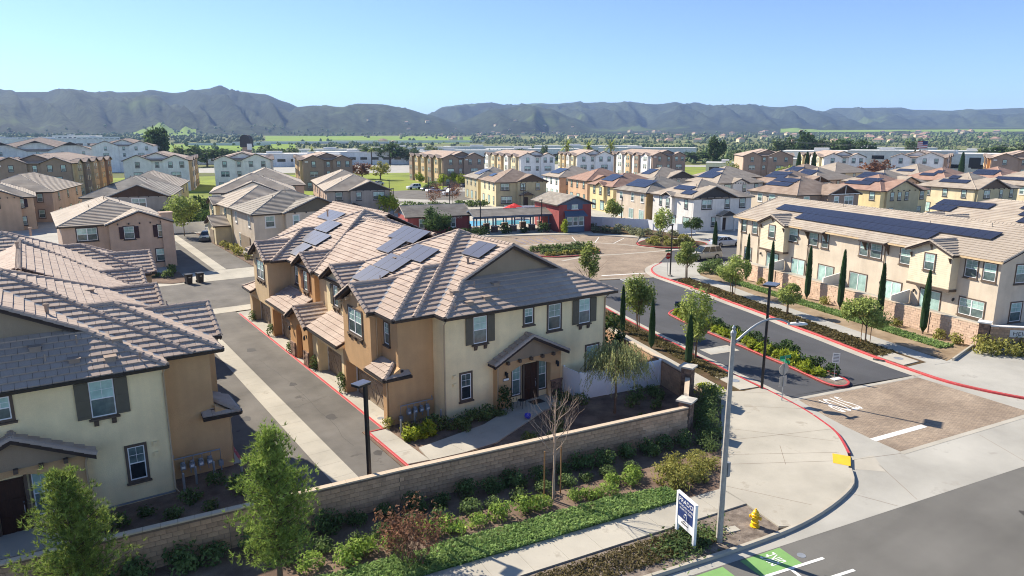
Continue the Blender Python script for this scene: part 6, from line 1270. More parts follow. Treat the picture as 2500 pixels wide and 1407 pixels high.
# weeping tree in the garden
def weeping(label, x, y, h, rad, seed, z=.05):
    rg = random.Random(seed); r = thing('weeping_tree', label, 'weeping tree', (x, y, z)); t = MB(); c = MB(); t.tube([(0, 0, -.1), (.08, .02, 1.4), (0, 0, 2.4)], [.09, .07, .05], 6)
    for i in range(40):
        a = rg.uniform(0, 6.283); L = rad * rg.uniform(.25, 1.0); top = Vector((math.cos(a) * L * .55, math.sin(a) * L * .55, h - .15 - .55 * (L / rad) ** 2 - rg.uniform(0, .5))); tip = Vector((math.cos(a) * L, math.sin(a) * L, top.z - .35 - .5 * (L / rad)))
        pts = [Vector((0, 0, 1.9 + rg.uniform(0, .5))), (Vector((0, 0, 2.3)) + top) / 2 + Vector((0, 0, .25)), top, tip]; t.tube(pts, [.03, .02, .012, .006], 4, cap=False)
        for j in range(32):
            u = rg.uniform(.3, 1); q = (pts[1] + (pts[2] - pts[1]) * (u - .3) / .35) if u < .65 else (pts[2] + (pts[3] - pts[2]) * (u - .65) / .35); q = q + Vector((rg.gauss(0, .16), rg.gauss(0, .16), rg.gauss(0, .1))); ln = rg.uniform(.35, 1.2) * (.5 + .6 * u); rr = rg.random(); dd = Vector((math.cos(a) * .35 + rg.gauss(0, .15), math.sin(a) * .35 + rg.gauss(0, .15), -1))
            for s in range(int(ln / .075)):
                p = q + dd * (s * .075); v = Vector((rg.gauss(0, .5), rg.gauss(0, .5), -1)).normalized() * .16; w_ = v.cross(Vector((rg.gauss(0, 1), rg.gauss(0, 1), 0.1))).normalized() * .02; c.add((p - w_, p + w_, p + v), ((0, 1, 2),), 0, min(1, max(0, rr + rg.gauss(0, .15))))
    for j in range(800):
        v = Vector((rg.gauss(0, 1), rg.gauss(0, 1), rg.gauss(0, 1))).normalized() * rg.random() ** .4; q = Vector((v.x * rad * .9, v.y * rad * .9, h - 1.15 + v.z * 1.05)); rr = rg.random(); dd = Vector((v.x * .4 + rg.gauss(0, .15), v.y * .4 + rg.gauss(0, .15), -.9)); ln = rg.uniform(.2, .6)
        for s in range(int(ln / .07)):
            p = q + dd * (s * .07); w0_ = Vector((rg.gauss(0, .6), rg.gauss(0, .6), -1)).normalized() * .17; w_ = w0_.cross(Vector((rg.gauss(0, 1), rg.gauss(0, 1), .1))).normalized() * .022; c.add((p - w_, p + w_, p + w0_), ((0, 1, 2),), 0, min(1, max(0, rr + rg.gauss(0, .15))))
    t.build('trunk', M['bark_t'], r); c.build('crown', M['willow'], r)
weeping('weeping grey green tree in front of the white vinyl fence', 27.0, 28.3, 4.6, 2.15, 4)
# bare tree with two stakes
r = thing('bare_tree', 'leafless young tree between two wooden stakes in the planter', 'tree', (17.7, 22.3, .1)); rg = random.Random(12); t = MB(); t.tube([(0, 0, -.1), (.02, 0, 1.2), (.05, .02, 2.2), (.05, 0, 4.0), (.1, 0, 5.2)], [.06, .055, .045, .025, .006], 7)
for k in range(15): a = k * 2.4; z_ = 2.0 + 2.6 * k / 15; limb(t, (.05, .01, z_), (math.cos(a), math.sin(a), .95), 1.2 - .04 * k, .02, rg, 3, .3, .5, (2, 3), None, 4, 2)
t.build('trunk', M['bark_g'], r)
for a, b_ in ((17.45, 22.65), (18.35, 22.6)): q = MB(); q.tube([(0, 0, 0), (0, 0, 2.35)], .032, 6); q.build('tree_stake', M['wood'], loc=(a, b_, .05), label='wooden stake %s of the leafless tree' % ('left' if a < 18 else 'right'), cat='stake')
# street trees with stakes
tree('staked young tree beside the entry road, nearer the house corner', 40.9, 40.4, 'st1', 4.9, 1.6, (1.35, 1.35, 1.65), 4200, .15, 'leaf', 21, .1, 0, 1, 'tree', None, True); tree('airy staked tree beside the entry road in front of the median', 38.8, 32.4, 'st2', 5.3, 1.6, (1.15, 1.15, 2.0), 2600, .13, 'leaf', 22, .1, 0, 1, 'tree', None, True, asp=2.2)
tree('staked tree near the far stop sign', 61.3, 53.1, 'st3', 4.2, 1.5, (1.35, 1.35, 1.35), 3000, .16, 'leaf', 23, .1, 0, 1, 'tree', None, True); tree('staked yellowish tree, second along the right pavement', 58.7, 44.6, 'st4', 4.1, 1.5, (1.5, 1.5, 1.3), 2800, .16, 'leaf', 24, .1, 1, 1, 'tree', None, True); tree('small round staked tree, third along the right pavement', 56.2, 36.5, 'st5', 2.9, 1.0, (1.0, 1.0, .95), 2200, .14, 'leaf', 25, .1, 0, 1, 'tree', None, True); tree('broad staked tree by the storm drain slab', 53.2, 27.5, 'st6', 4.1, 1.4, (1.75, 1.75, 1.25), 4600, .15, 'leaf', 26, .1, 2, 1, 'tree', None, True)
tree('slim green tree right of the townhouse roof', 46.9, 53.6, 'st7', 5.2, 1.5, (1.0, 1.0, 1.9), 1500, .19, 'leaf', 27, .1); tree('dark climbing bush in the garden behind the vinyl fence', 33.6, 36.5, 'st8', 3.4, .6, (1.3, 1.3, 1.4), 1300, .22, 'dark', 28, .1)
tree('young tree at the end of the second alley', 20.5, 126, 'st9', 7.0, 2.0, (2.6, 2.6, 2.4), 2600, .3, 'leaf', 29, 0); tree('bright lime tree in front of the grey gabled house', 59.5, 133.0, 'st10', 5.5, 1.2, (3.2, 3.2, 2.0), 3000, .32, 'lime', 30, 0); tree('dark round tree in front of the red clubhouse', 55.8, 102.8, 'st11', 5.2, .8, (2.3, 2.3, 2.1), 3200, .28, 'dark', 31, 0)
tree('small tree before the white fence by the ochre house', 90.2, 96.5, 'st12', 5.0, 1.8, (1.6, 1.6, 1.5), 1500, .26, 'leaf', 32, 0); tree('small airy tree on the corner island by the sedan', 80.2, 74.6, 'st13', 5.6, 1.8, (1.4, 1.4, 1.8), 1300, .24, 'leaf', 33, .1); tree('twin stemmed little tree by the grey white house', 88.8, 76.3, 'st14', 3.6, 1.2, (1.6, 1.6, 1.0), 1400, .22, 'dark', 34, .1)
for k, (x, y, l) in enumerate(((66.5, 152, 'leafless reddish tree left of the pool'), (70.5, 158, 'leafless reddish tree nearer the grey gabled house'), (79, 146, 'leafless reddish tree before the sage house'), (86, 150, 'leafless reddish tree by the dark porch'))): tree(l, x, y, 'bare%d' % (k % 2), 6.0, 1.5, (2.4, 2.4, 2.0), 700, .22, 'rust', 40 + k % 2, 0, k)
for k, (x, y) in enumerate(((112, 202), (116, 196), (120, 208), (110, 214))): tree('young lime street tree before the brown block with red shutters, %s' % ('nearest', 'second nearest', 'second farthest', 'farthest')[(1, 0, 2, 3)[k]], x, y, 'limest', 5.0, 1.6, (1.8, 1.8, 1.6), 700, .36, 'lime', 45, 0, k)
# Italian cypresses
def cypress(label, x, y, h, w, z=.1, group=None, rz=0):
    def f(k):
        rg = random.Random(60 + k); c = MB()
        for i in range(1700):
            f_ = rg.random() ** .85; rr = (math.sin(min(1, f_ * 1.5 + .12) * math.pi / 2)) * (1 - f_) ** .55 * 1.15; a = rg.uniform(0, 6.283); q = Vector((math.cos(a) * rr * rg.uniform(.75, 1.08) * .5, math.sin(a) * rr * rg.uniform(.75, 1.08) * .5, .03 + f_ * .97)); v = Vector((math.cos(a) * .10, math.sin(a) * .10, .055)); w_ = Vector((-math.sin(a), math.cos(a), 0)) * .075
            c.add((q - w_, q + w_, q + v), ((0, 1, 2),), 0, rg.random())
        c.lathe([(.12, .04), (.42, .12), (.46, .3), (.36, .6), (.16, .88), (.01, 1.0)], 9, (0, 0, 0)); t = MB(); t.tube([(0, 0, -.03), (0, 0, .12)], .1, 6); return t.mesh('trunk', M['bark_t']), c.mesh('crown', M['cyp'])
    t, c = wkey(('cyp', int(x) % 3), lambda: f(int(x) % 3)); r = thing('cypress', label, 'cypress', (x, y, z), rz, group); r.scale = (w, w, h); obj('trunk', t, r); obj('crown', c, r)
cypress('slim cypress by the house corner, farthest of three left of the entry road', 39.3, 40.6, 3.9, .52); cypress('slim cypress, middle of three left of the entry road', 38.1, 36.1, 3.8, .55); cypress('slim cypress nearest us behind the tall stone pillar', 37.3, 31.7, 3.6, .6)
for k, (t_, o_, h_, l) in enumerate(((27.3, -1.0, 5.2, 'first from the far end'), (23.2, -1.0, 5.0, 'second from the far end'), (17.6, -1.0, 5.2, 'third from the far end'), (13.2, -1.0, 5.5, 'fourth from the far end'), (8.6, -1.0, 5.0, 'fifth from the far end'), (4.1, -1.0, 5.2, 'nearest the lettered sign wall'))): cypress('tall cypress against the pinkish wall, ' + l, *rs(t_, o_), h_, .66 if k > 1 else .6)
cypress('tiny cypress by the parked sedan and long solar row', 76.9, 61.9, 4.6, .8)
# shrubs
def shrub_mesh(k, lm, n=300, rad=(.55, .55, .42), size=.12, seed=0, clumps=9, asp=1.5):
    def f():
        c = MB(); cloud(c, (0, 0, rad[2] * .8), rad, n, size, random.Random(seed + 77 * k), clumps, .5, asp, -.5, .1); return c.mesh('shrub', M[lm])
    return wkey(('shr', k, lm, n, rad, size), f)
def shrubs(label, group, pts, lm, rad=(.55, .55, .42), n=300, size=.12, z=.1, jit=.15, smin=.8, smax=1.2, cat='shrub', name='shrub', labels=None, asp=1.5):
    rg = random.Random(len(pts) * 7 + len(label))
    for i, (x, y) in enumerate(pts):
        s = rg.uniform(smin, smax); o = obj(name, shrub_mesh(i % 3, lm, n, rad, size, 5, asp=asp), None, (x + rg.uniform(-jit, jit), y + rg.uniform(-jit, jit), z), rg.uniform(0, 6.28), labels[i] if labels else label, cat, group); o.scale = (s, s, s * rg.uniform(.85, 1.2))
lerp = lambda a, b, n: [(a[0] + (b[0] - a[0]) * i / (n - 1), a[1] + (b[1] - a[1]) * i / (n - 1)) for i in range(n)]
shrubs('dark shrub in the shaded row at the foot of the tan street wall', 'dark shrubs along the street wall', lerp((7.2, 25.7), (26.9, 23.0), 17), 'shrub', (.6, .5, .4), 700, .085)
shrubs('dark shrub at the foot of the tan wall left of the alley', 'dark shrubs left of the alley wall end', lerp((-4, 27.0), (5.6, 26.0), 8), 'shrub', (.75, .6, .5), 420, .13)
shrubs('leafy rose bush in the sunny planter row before the dark shrubs', 'rose bushes in the street planter', [(7.15, 23.5), (8.15, 23.2), (9.07, 23.1), (10.2, 22.9), (11.6, 22.9), (12.73, 22.6), (13.9, 22.4), (15.0, 22.3), (16.2, 22.2), (16.9, 22.0), (18.6, 21.8), (19.3, 21.5), (20.0, 21.3), (20.8, 21.9), (21.6, 21.3), (22.2, 21.8)], 'rose', (.5, .5, .34), 480, .09)
shrubs('darker rose bush behind the sunny rose row in the planter', 'second row of rose bushes', lerp((6.5, 24.4), (22.6, 22.5), 14), 'shrub', (.48, .48, .32), 420, .09)
shrubs('olive yellow bush at the right end of the planter by the apron', 'olive bushes by the apron', [(23.3, 20.9), (24.0, 20.3), (24.6, 19.9), (25.2, 20.6), (25.9, 20.4), (24.4, 21.3), (26.2, 21.2), (23.5, 19.9)], 'olive', (.6, .6, .38), 720, .08)
shrubs('dark dense bush beside the diagonal wall and stone pillars', 'dark bushes by the pillars', [(29.3, 23.2), (30.2, 24.0), (31.2, 24.8), (28.6, 22.5), (32.0, 25.5), (27.6, 22.0), (32.9, 26.2)], 'shrub', (.8, .8, .55), 900, .09)
b = MB(); cloud(b, (0, 0, .3), (.9, .9, .35), 500, .12, random.Random(3), 10, .5); b.build('shrub', M['lime'], loc=(33.9, 27.0, .1), label='bright lime ground shrub right of the tall stone pillar', cat='shrub')
rg = random.Random(15); b = MB(); E = []
for k in range(22): a = k * 2.399; limb(b, (rg.uniform(-.3, .3), rg.uniform(-.3, .3), 0), (math.cos(a) * .7, math.sin(a) * .7, 1), 1.2, .018, rg, 2, .3, .5, (2, 3), E, 3)
r = thing('rust_bush', 'reddish brown twiggy bush rising over the green ground cover', 'bush', (10.2, 21.6, .1)); b.build('stem', M['bark_t'], r); c = MB()
for p in E:
    for j in range(7): leaf(c, p + Vector((rg.gauss(0, .12), rg.gauss(0, .12), rg.gauss(0, .12))), .1, rg)
c.build('crown', M['rust'], r)
# ground cover strips (nobody could count the leaves)
def cover(name, label, poly_fn, n, size, lm, zb, hgt, seed, cat='ground cover', asp=2.0, up=1.0):
    rg = random.Random(seed); b = MB()
    for i in range(n):
        x, y = poly_fn(rg); leaf(b, (x, y, zb + hgt * rg.random() * (.6 + .4 * mnoise.noise(Vector((x * .8, y * .8, 0))))), size, rg, None, asp, up)
    o = b.build(name, M[lm], kind='stuff', label=label, cat=cat); return o
def strip_fn(a, b, w0, w1):
    a, b = Vector(a), Vector(b); d = b - a; n_ = Vector((-d.y, d.x)).normalized()
    return lambda rg: tuple(a + d * rg.random() + n_ * rg.uniform(w0, w1))
def gfn(rg): t = rg.random(); x = -8 + 30.6 * t; return x, pn(x) - .05 + rg.random() * (1.55 - .4 * max(0, (x - 20) / 2.5))
cover('ground_cover', 'bright green ground cover strip along the street pavement', gfn, 42000, .08, 'hedge', .2, .22, 2)
sheet('ground_cover_base', [(-8, pn(-8) + .04), (22.3, pn(22.3) + .04), (22.0, pn(22) + 1.0), (-8, pn(-8) + 1.45)], .22, 'lawn', th=.15)
def pfn(rg): x = rg.uniform(8, 21.2); y0 = ps(x); return x, rg.uniform(y0 - 2.0 + .3, y0 - .25)
cover('ground_cover', 'dry brownish ground cover in the parkway around the PRADO sign', pfn, 7500, .075, 'brush', .1, .22, 4)
def pfn2(rg): x = rg.gauss(20.1, .8); return x, rg.gauss(16.6, .4)
cover('ground_cover', 'dull green ground cover clump under the PRADO sign', pfn2, 1700, .1, 'shrub', .1, .3, 5)
cover('ground_cover', 'green hedge strip along the foot of the pinkish wall', lambda rg: rs(rg.uniform(.5, 28), rg.uniform(-3.4, -1.9)), 13000, .15, 'hedge', .1, .25, 6)
def mfn(rg): 
    i = rg.randrange(3, len(PR) - 12); t = rg.random(); p = Vector(PR[i]); q = Vector(swL[0]); y = rg.uniform(24.8, 53); 
    xs = [a for a in PR if a[1] <= y]; x0 = max(xs, key=lambda a: a[1])[0]; return x0 + .35 + rg.random() * 2.1, y
cover('ground_cover', 'brown green ground cover in the right kerb strip', mfn, 9000, .14, 'brush', .1, .2, 7)
def lfn(rg): y = rg.uniform(28.5, 58); x = max((a for a in RK if a[1] <= y), key=lambda a: a[1])[0]; return x - .4 - rg.random() * (1.2 + .02 * (y - 28)), y
cover('ground_cover', 'brown green ground cover in the left kerb strip', lfn, 7000, .14, 'brush', .1, .2, 8)
# median plants
shrubs('dark round leaved shrub in the median row', 'dark shrubs in the median', lerp((44.0, 24.9), (48.7, 42.6), 17), 'dark', (.55, .55, .45), 300, .15)
shrubs('lime grass tuft in the median row', 'lime tufts in the median', lerp((43.0, 25.2), (47.6, 42.2), 22), 'lime', (.42, .42, .32), 260, .16, asp=3.5)
# islands, clubhouse gardens, small bushes
shrubs('green bush on the plaza island behind the townhouse roof', 'bushes on the plaza island', lerp((58.5, 79.0), (66.2, 77.6), 9) + lerp((58.6, 76.6), (66.0, 75.3), 8), 'shrub', (.7, .7, .45), 200, .2); shrubs('lime tuft along the plaza island kerb', 'lime tufts on the plaza island', lerp((58.0, 75.0), (65.6, 73.6), 9), 'olive', (.5, .5, .32), 150, .2)
shrubs('bush on the corner island near the silver sedan', 'bushes on the corner island', [(77.6, 74), (78.6, 75.3), (79.6, 76.3), (81, 76.8), (82.4, 76.2), (79, 72.4), (80.6, 71.6), (82, 71.2), (83.4, 72), (84.2, 73.6), (81.5, 74)], 'olive', (.8, .8, .45), 200, .22)
shrubs('sage bush on the slope before the white fence', 'sage bushes by the fence', [(82.5 + 2.6 * math.sin(k * 1.7) + k * .25, 92 - k * .9 + 2 * math.cos(k * 2.3)) for k in range(14)], 'sagebush', (.8, .8, .5), 180, .24)
shrubs('rounded dark bush at the foot of the breezeway piers', 'bushes before the breezeway', [(62.8, 98.6), (66.2, 97.8), (69.6, 97.0), (73.0, 95.6), (59.5, 99.5), (57.2, 100.6), (61, 99)], 'dark', (1.0, 1.0, .75), 260, .26); obj('hedge_column', shrub_mesh(1, 'lime', 500, (.7, .7, 1.2), .22, 5), None, (75.3, 92.6, .1), 0, 'clipped lime green column bush by the clubhouse bay window', 'shrub')
shrubs('clipped box bush between garage aprons of the solar-panelled townhouses', 'box bushes on the right of the alley', [(15.2, 41.15), (15.15, 46.4), (15.1, 51.4), (15.2, 57.0), (15.2, 62.9)], 'shrub', (.42, .42, .55), 420, .1, .02, .03); shrubs('small bush at the townhouse corner by the gas meters', 'bushes at the townhouse corner', [(15.05, 34.0), (15.7, 32.9), (16.3, 32.4)], 'olive', (.4, .4, .3), 260, .1)
shrubs('low dark bush in the shaded garden bed', 'low bushes in the garden bed', [(16.8, 32.2), (17.6, 31.9), (18.6, 31.9), (19.6, 32.2), (20.5, 32.3), (21.2, 31.8), (18.1, 31.3), (20.1, 31.6), (25.6, 31.4), (26.3, 30.6), (24.0, 29.8), (23.0, 28.6), (28.8, 28.6), (29.9, 29.3), (30.6, 28.6), (29.6, 27.4), (31.4, 29.3), (27.4, 26.2), (20.4, 27.6), (22.0, 27.2)], 'shrub', (.5, .5, .35), 260, .11, .04)
shrubs('lime tuft in the gravel by the front walk', 'lime tufts by the front walk', [(15.9, 31.6), (16.6, 31.9), (15.5, 32.0)], 'lime', (.35, .35, .3), 260, .12, .04, asp=3.2); shrubs('small leafy bush beside the porch downspout', 'bush by the porch', [(21.75, 32.05)], 'dark', (.5, .4, .85), 420, .11, .1, .02)
shrubs('low bush in the bed of the left edge townhouses', 'bushes of the left townhouses', [(5.5, 32.6), (4.2, 31.7), (2.6, 31.5), (1.2, 31.0), (3.3, 30.2), (5.0, 30.5), (6.3, 31.4)], 'shrub', (.45, .45, .32), 240, .11, .04)
shrubs('round bush by the second alley garages', 'bushes by the second alley', [(23.2, 96), (23.1, 100), (23.2, 103.5), (23.3, 107), (23.4, 110), (23.3, 121)], 'olive', (.7, .7, .5), 220, .2)
shrubs('low bush in the shaded bed by the wheelie bins', 'bushes by the bins', [(12.2, 88.5), (12.8, 90.5), (11, 89.5), (13.2, 92), (9.5, 90.5)], 'shrub', (.6, .6, .4), 200, .18)
shrubs('leafy agave like plant before the pinkish wall', 'plants before the pinkish wall', [rs(25, -.9), rs(20.4, -.9), rs(15.3, -.9), rs(10.5, -1.0), rs(9.6, -1.3), rs(6.6, -1.0), rs(2.6, -1.0), rs(1.2, -1.1)], 'olive', (.5, .5, .45), 220, .16)
shrubs('bush in front of the lettered sign wall', 'bushes before the sign wall', [(57.8, 20.6), (58.8, 19.8), (59.8, 19.0), (60.6, 18.0), (58.6, 21.0), (60.8, 19.2), (61.8, 17.2)], 'olive', (.8, .8, .5), 300, .16); shrubs('green bush beyond the corner pavement by the far stop sign', 'bushes by the far corner', [(66.0, 54.2), (67.2, 55.2), (68.4, 53.8), (67.0, 52.2), (69.4, 55.4), (70.4, 57)], 'shrub', (1.0, 1.0, .6), 340, .2)
shrubs('dark tree like bush behind the second alley fence', 'bushes behind the alley fence', [(20, 136), (23.5, 137), (26.5, 141), (29, 158), (32, 164)], 'dark', (2.0, 2.0, 1.6), 420, .4); shrubs('hedge bush beside the back road', 'bushes by the back road', lerp((66, 148), (90, 142), 9) + lerp((104, 196), (122, 226), 8), 'shrub', (1.6, 1.6, .7), 220, .4)
# ------------------------------------------------------------------ vehicles
def car(label, x, y, ang, col, kind='sedan', group=None, z=.01, lod=0):
    L, Wd, Hh = {'sedan': (4.8, .92, 1.45), 'suv': (4.9, .96, 1.82), 'pickup': (5.5, .98, 1.85)}[kind]
    key = (kind, col, lod)
    def f():
        b = MB(); hl = L / 2; cl = .2 if kind == 'sedan' else .28; belt = {'sedan': .92, 'suv': 1.08, 'pickup': 1.1}[kind]
        prof = {'sedan': [(-hl, .62, .72), (-hl + .15, .80, .88), (-hl + 1.0, belt, .97), (-.2, belt, 1), (hl - .9, belt + .04, .98), (hl - .1, belt - .02, .9), (hl, .7, .8)], 'suv': [(-hl, .7, .78), (-hl + .12, 1.0, .9), (-hl + 1.1, belt, .98), (0, belt, 1), (hl - .2, belt, .97), (hl, .8, .85)], 'pickup': [(-hl, .72, .8), (-hl + .12, 1.02, .92), (-hl + 1.3, belt, .99), (0, belt, 1), (hl - .1, belt, .99), (hl, .8, .95)]}[kind]
        vs = []
        for px_, zt, ww in prof: w = Wd * ww; vs += [(px_, -w * .94, cl), (px_, -w, cl + .22), (px_, -w, zt - .12), (px_, -w * .9, zt), (px_, w * .9, zt), (px_, w, zt - .12), (px_, w, cl + .22), (px_, w * .94, cl)]
        n = len(prof); b.add(vs, [(i * 8 + j, i * 8 + (j + 1) % 8, (i + 1) * 8 + (j + 1) % 8, (i + 1) * 8 + j) for i in range(n - 1) for j in range(8)] + [tuple(range(8))[::-1], tuple(range((n - 1) * 8, n * 8))])
        c0, c1, r0, r1 = {'sedan': (-.95, 1.95, -.15, 1.05), 'suv': (-1.0, 2.35, -.3, 2.05), 'pickup': (-.9, 1.15, -.25, .8)}[kind]; wb, wr = Wd * .9, Wd * .72; zr = Hh
        C = [(c0, -wb, belt), (c1, -wb, belt), (r1, -wr, zr - .04), (r0, -wr, zr - .04), (c0, wb, belt), (c1, wb, belt), (r1, wr, zr - .04), (r0, wr, zr - .04)]
        b.add([C[3], C[2], C[6], C[7], ((r0 + r1) / 2, 0, zr)], ((0, 1, 4), (1, 2, 4), (2, 3, 4), (3, 0, 4)))
        g = MB()
        for q in ((0, 1, 2, 3), (5, 4, 7, 6), (4, 0, 3, 7), (1, 5, 6, 2)): g.quad(*[C[k] for k in q])
        for sy in (0, 4):
            for t in (0, .36, .7, 1):
                p0 = Vector(C[sy]).lerp(Vector(C[sy + 1]), t); p1 = Vector(C[sy + 3]).lerp(Vector(C[sy + 2]), t); o = Vector((0, -.012 if sy == 0 else .012, .006)); w_ = Vector((.045, 0, 0)); P = [p0 - w_ + o, p0 + w_ + o, p1 + w_ + o, p1 - w_ + o]; b.poly(P if sy == 0 else P[::-1])
        if kind == 'pickup': g2 = None; b.box(1.25, hl - .12, -Wd * .8, Wd * .8, belt + .002, belt + .004)
        pc = CARP[col]
        return b.mesh('body', pc), g.mesh('windows', M['glassblk'])
    body, glass = wkey(('car',) + key, f); r = thing('car', label, {'sedan': 'car', 'suv': 'SUV', 'pickup': 'pickup'}[kind], (x, y, z), R(ang), group); r.name = {'sedan': 'sedan', 'suv': 'sport_utility', 'pickup': 'pickup_truck'}[kind]
    bo = obj('body', body, r); obj('windows', glass, r); wr_ = .33 if kind == 'sedan' else .39; hl = L / 2
    for xx in (-hl + .92, hl - .98):
        for s in (-1, 1):
            def wm():
                b = MB(); b.tube([(0, -.12, 0), (0, .12, 0)], wr_, 16); return b.mesh('wheel', M['tyre'])
            w = obj('wheel', wkey(('wh', kind), wm), r, (xx, s * (Wd - .1), wr_))
            if lod == 0:
                def rm():
                    b = MB(); b.tube([(0, -.13, 0), (0, .13, 0)], wr_ * .62, 10); return b.mesh('rim', M['rim'])
                obj('rim', wkey(('rim', kind), rm), w)
    if lod == 0:
        for s in (-1, 1):
            b = MB(); b.box(-hl + .02, -hl + .3, s * Wd * .55 - .2, s * Wd * .55 + .2, .62, .78) if kind == 'sedan' else b.box(-hl + .0, -hl + .2, s * Wd * .6 - .18, s * Wd * .6 + .18, .78, .96); obj('headlight', wkey(('hlt', kind, s), lambda: b.mesh('headlight', M['glass'])), r); b = MB(); b.box(hl - .2, hl + .01, s * Wd * .66 - .14, s * Wd * .66 + .14, .72, .86); obj('tail_light', wkey(('tlt', kind, s), lambda: b.mesh('tail_light', M['stopred'])), r); b = MB(); b.box(-.85, -.65, s * (Wd + .02) - .09, s * (Wd + .02) + .09, .95, 1.1); obj('mirror', wkey(('mir', kind, s, col), lambda: b.mesh('mirror', CARP[col])), r)
        if kind == 'suv':
            for s in (-1, 1): b = MB(); b.tube([(-.1, s * .62, 1.86), (1.9, s * .62, 1.86)], .025, 5); obj('roof_rail', wkey(('rr', s), lambda: b.mesh('roof_rail', M['rail'])), r)
    return r
CARP = {'silver': paint('car_silver', (186, 196, 210)), 'beige': paint('car_beige', (196, 188, 172)), 'white': paint('car_white', (232, 232, 232)), 'grey': paint('car_grey', (92, 96, 102)), 'blue': paint('car_navy', (40, 52, 84)), 'black': paint('car_black', (30, 32, 36))}
car('silver sedan parked by the grey white house', 86.4, 67.6, 164, 'silver', 'sedan', z=.02); bpy.data.objects.remove  # faces left
car('beige sport utility vehicle parked before the long solar row', 74.0, 61.3, -13, 'beige', 'suv', z=.02); car('dark grey car by the arched alley entry', 22.6, 119.0, 70, 'grey', 'sedan', z=.02)
far_cars = (('white pickup truck in the grassy car park, nearest', 100, 176, 10, 'white', 'pickup'), ('black car behind the white pickup', 103, 183, 5, 'black', 'suv'), ('white car behind the black one in the car park', 101.5, 189, 5, 'white', 'sedan'), ('grey car fourth in the car park row', 103.5, 196, 5, 'grey', 'sedan'), ('white car farthest in the car park row', 102, 203, 5, 'white', 'suv'), ('black car by the brown block, left', 97, 226, 10, 'black', 'sedan'), ('white car by the brown block, right', 101, 229, 10, 'white', 'sedan'), ('navy car in the right car park row, nearest', 121, 190.5, 5, 'blue', 'sedan'), ('silver car behind the navy one', 123, 197, 5, 'silver', 'sedan'), ('grey car behind the silver one', 122, 203, 5, 'grey', 'suv'), ('white car before the red shuttered block', 127, 206, 5, 'white', 'sedan'), ('white van like car by the commercial block', 278, 146, -40, 'white', 'suv'), ('grey car between the white blocks, left', 281, 150, -40, 'grey', 'sedan'), ('black car between the white blocks, right', 285, 153, -40, 'black', 'sedan'), ('white pickup beside the cream sided block', 262, 168, -40, 'white', 'pickup'))
for l, x, y, a, c, k in far_cars: car(l, x, y, a, c, k, lod=1)
# ------------------------------------------------------------------ far land
YAW = R(34.7)
def polar(px, d, off=0):
    az = YAW + math.atan((px - 1250) / 1729.0); return Vector((math.sin(az) * d, math.cos(az) * d))
LAY = [(4300, 1700, [(-900, 225), (-300, 215), (0, 216), (50, 227), (125, 227), (185, 219), (250, 230), (350, 227), (380, 221), (435, 229), (545, 217), (590, 225), (655, 232), (700, 250), (760, 275), (850, 300), (950, 335)]),
       (3700, 1000, [(600, 338), (690, 290), (730, 263), (770, 259), (840, 262), (875, 254), (935, 256), (990, 266), (1050, 282), (1110, 300), (1180, 335)]),
       (5400, 1900, [(880, 338), (1000, 300), (1050, 281), (1085, 262), (1150, 258), (1250, 256), (1375, 253), (1690, 255), (1730, 259), (1950, 262), (2000, 275), (2060, 290), (2150, 315), (2300, 338)]),
       (6200, 1800, [(1830, 338), (1950, 290), (2000, 276), (2030, 266), (2190, 265), (2220, 271), (2315, 273), (2335, 271), (2500, 266), (2900, 262), (3600, 270)]),
       (3700, 1000, [(1020, 338), (1120, 300), (1200, 270), (1290, 258), (1340, 268), (1400, 290), (1460, 315), (1520, 338)]), (4200, 900, [(1480, 338), (1620, 300), (1750, 288), (1850, 285), (1960, 300), (2040, 325), (2100, 338)])]
def interp(T, x):
    if x <= T[0][0]: return T[0][1]
    for (a, va), (b, vb) in zip(T, T[1:]):
        if x <= b: t = (x - a) / (b - a); t = t * t * (3 - 2 * t) * .5 + t * .5; return va + (vb - va) * t
    return T[-1][1]
BASE = [(0, -.12), (430, -.12), (700, 1.0), (1000, 3.0), (1350, 7.0), (2300, 23), (3000, 40), (3600, 56), (4500, 75), (8000, 100)]
def land(px, d):
    da = math.atan((px - 1250) / 1729.0); z = interp(BASE, d); p2 = polar(px, d); hill = 0
    for Dr, Wd, T in LAY:
        v = interp(T, px)
        if v >= 337: continue
        zr = 16 + (338.5 - v) * Dr * math.cos(da) / 1729 - interp(BASE, Dr); t = 1 - (Dr - d) / Wd if d < Dr else 1 - (d - Dr) / 1400
        if t <= 0: continue
        gully = mnoise.ridged_multi_fractal(Vector((px * .011 + d * .0005, d * .0006, Dr * .01)), .9, 2.1, 5, 1.0, 2.0) if d < Dr + 200 else 1.0
        s = t ** (1.0 + .25 * (1 - t)); u = (4 * t * (1 - t)) ** .6 if d < Dr else 0
        hill = max(hill, zr * (s * (1 - .16 * u) + .42 * u * (gully - .95)))
    return z + hill + (mnoise.noise(Vector((p2.x * .004, p2.y * .004, 3))) * 3 * min(1, max(0, (d - 700) / 800)))
PXS = [-1000 + 8 * i for i in range(570)]; DS = [425, 470, 520, 580, 650, 730, 820, 920, 1050, 1200, 1350, 1500, 1700, 1900, 2100] + [2300 + 75 * i for i in range(56)] + [6800, 7400, 8200]
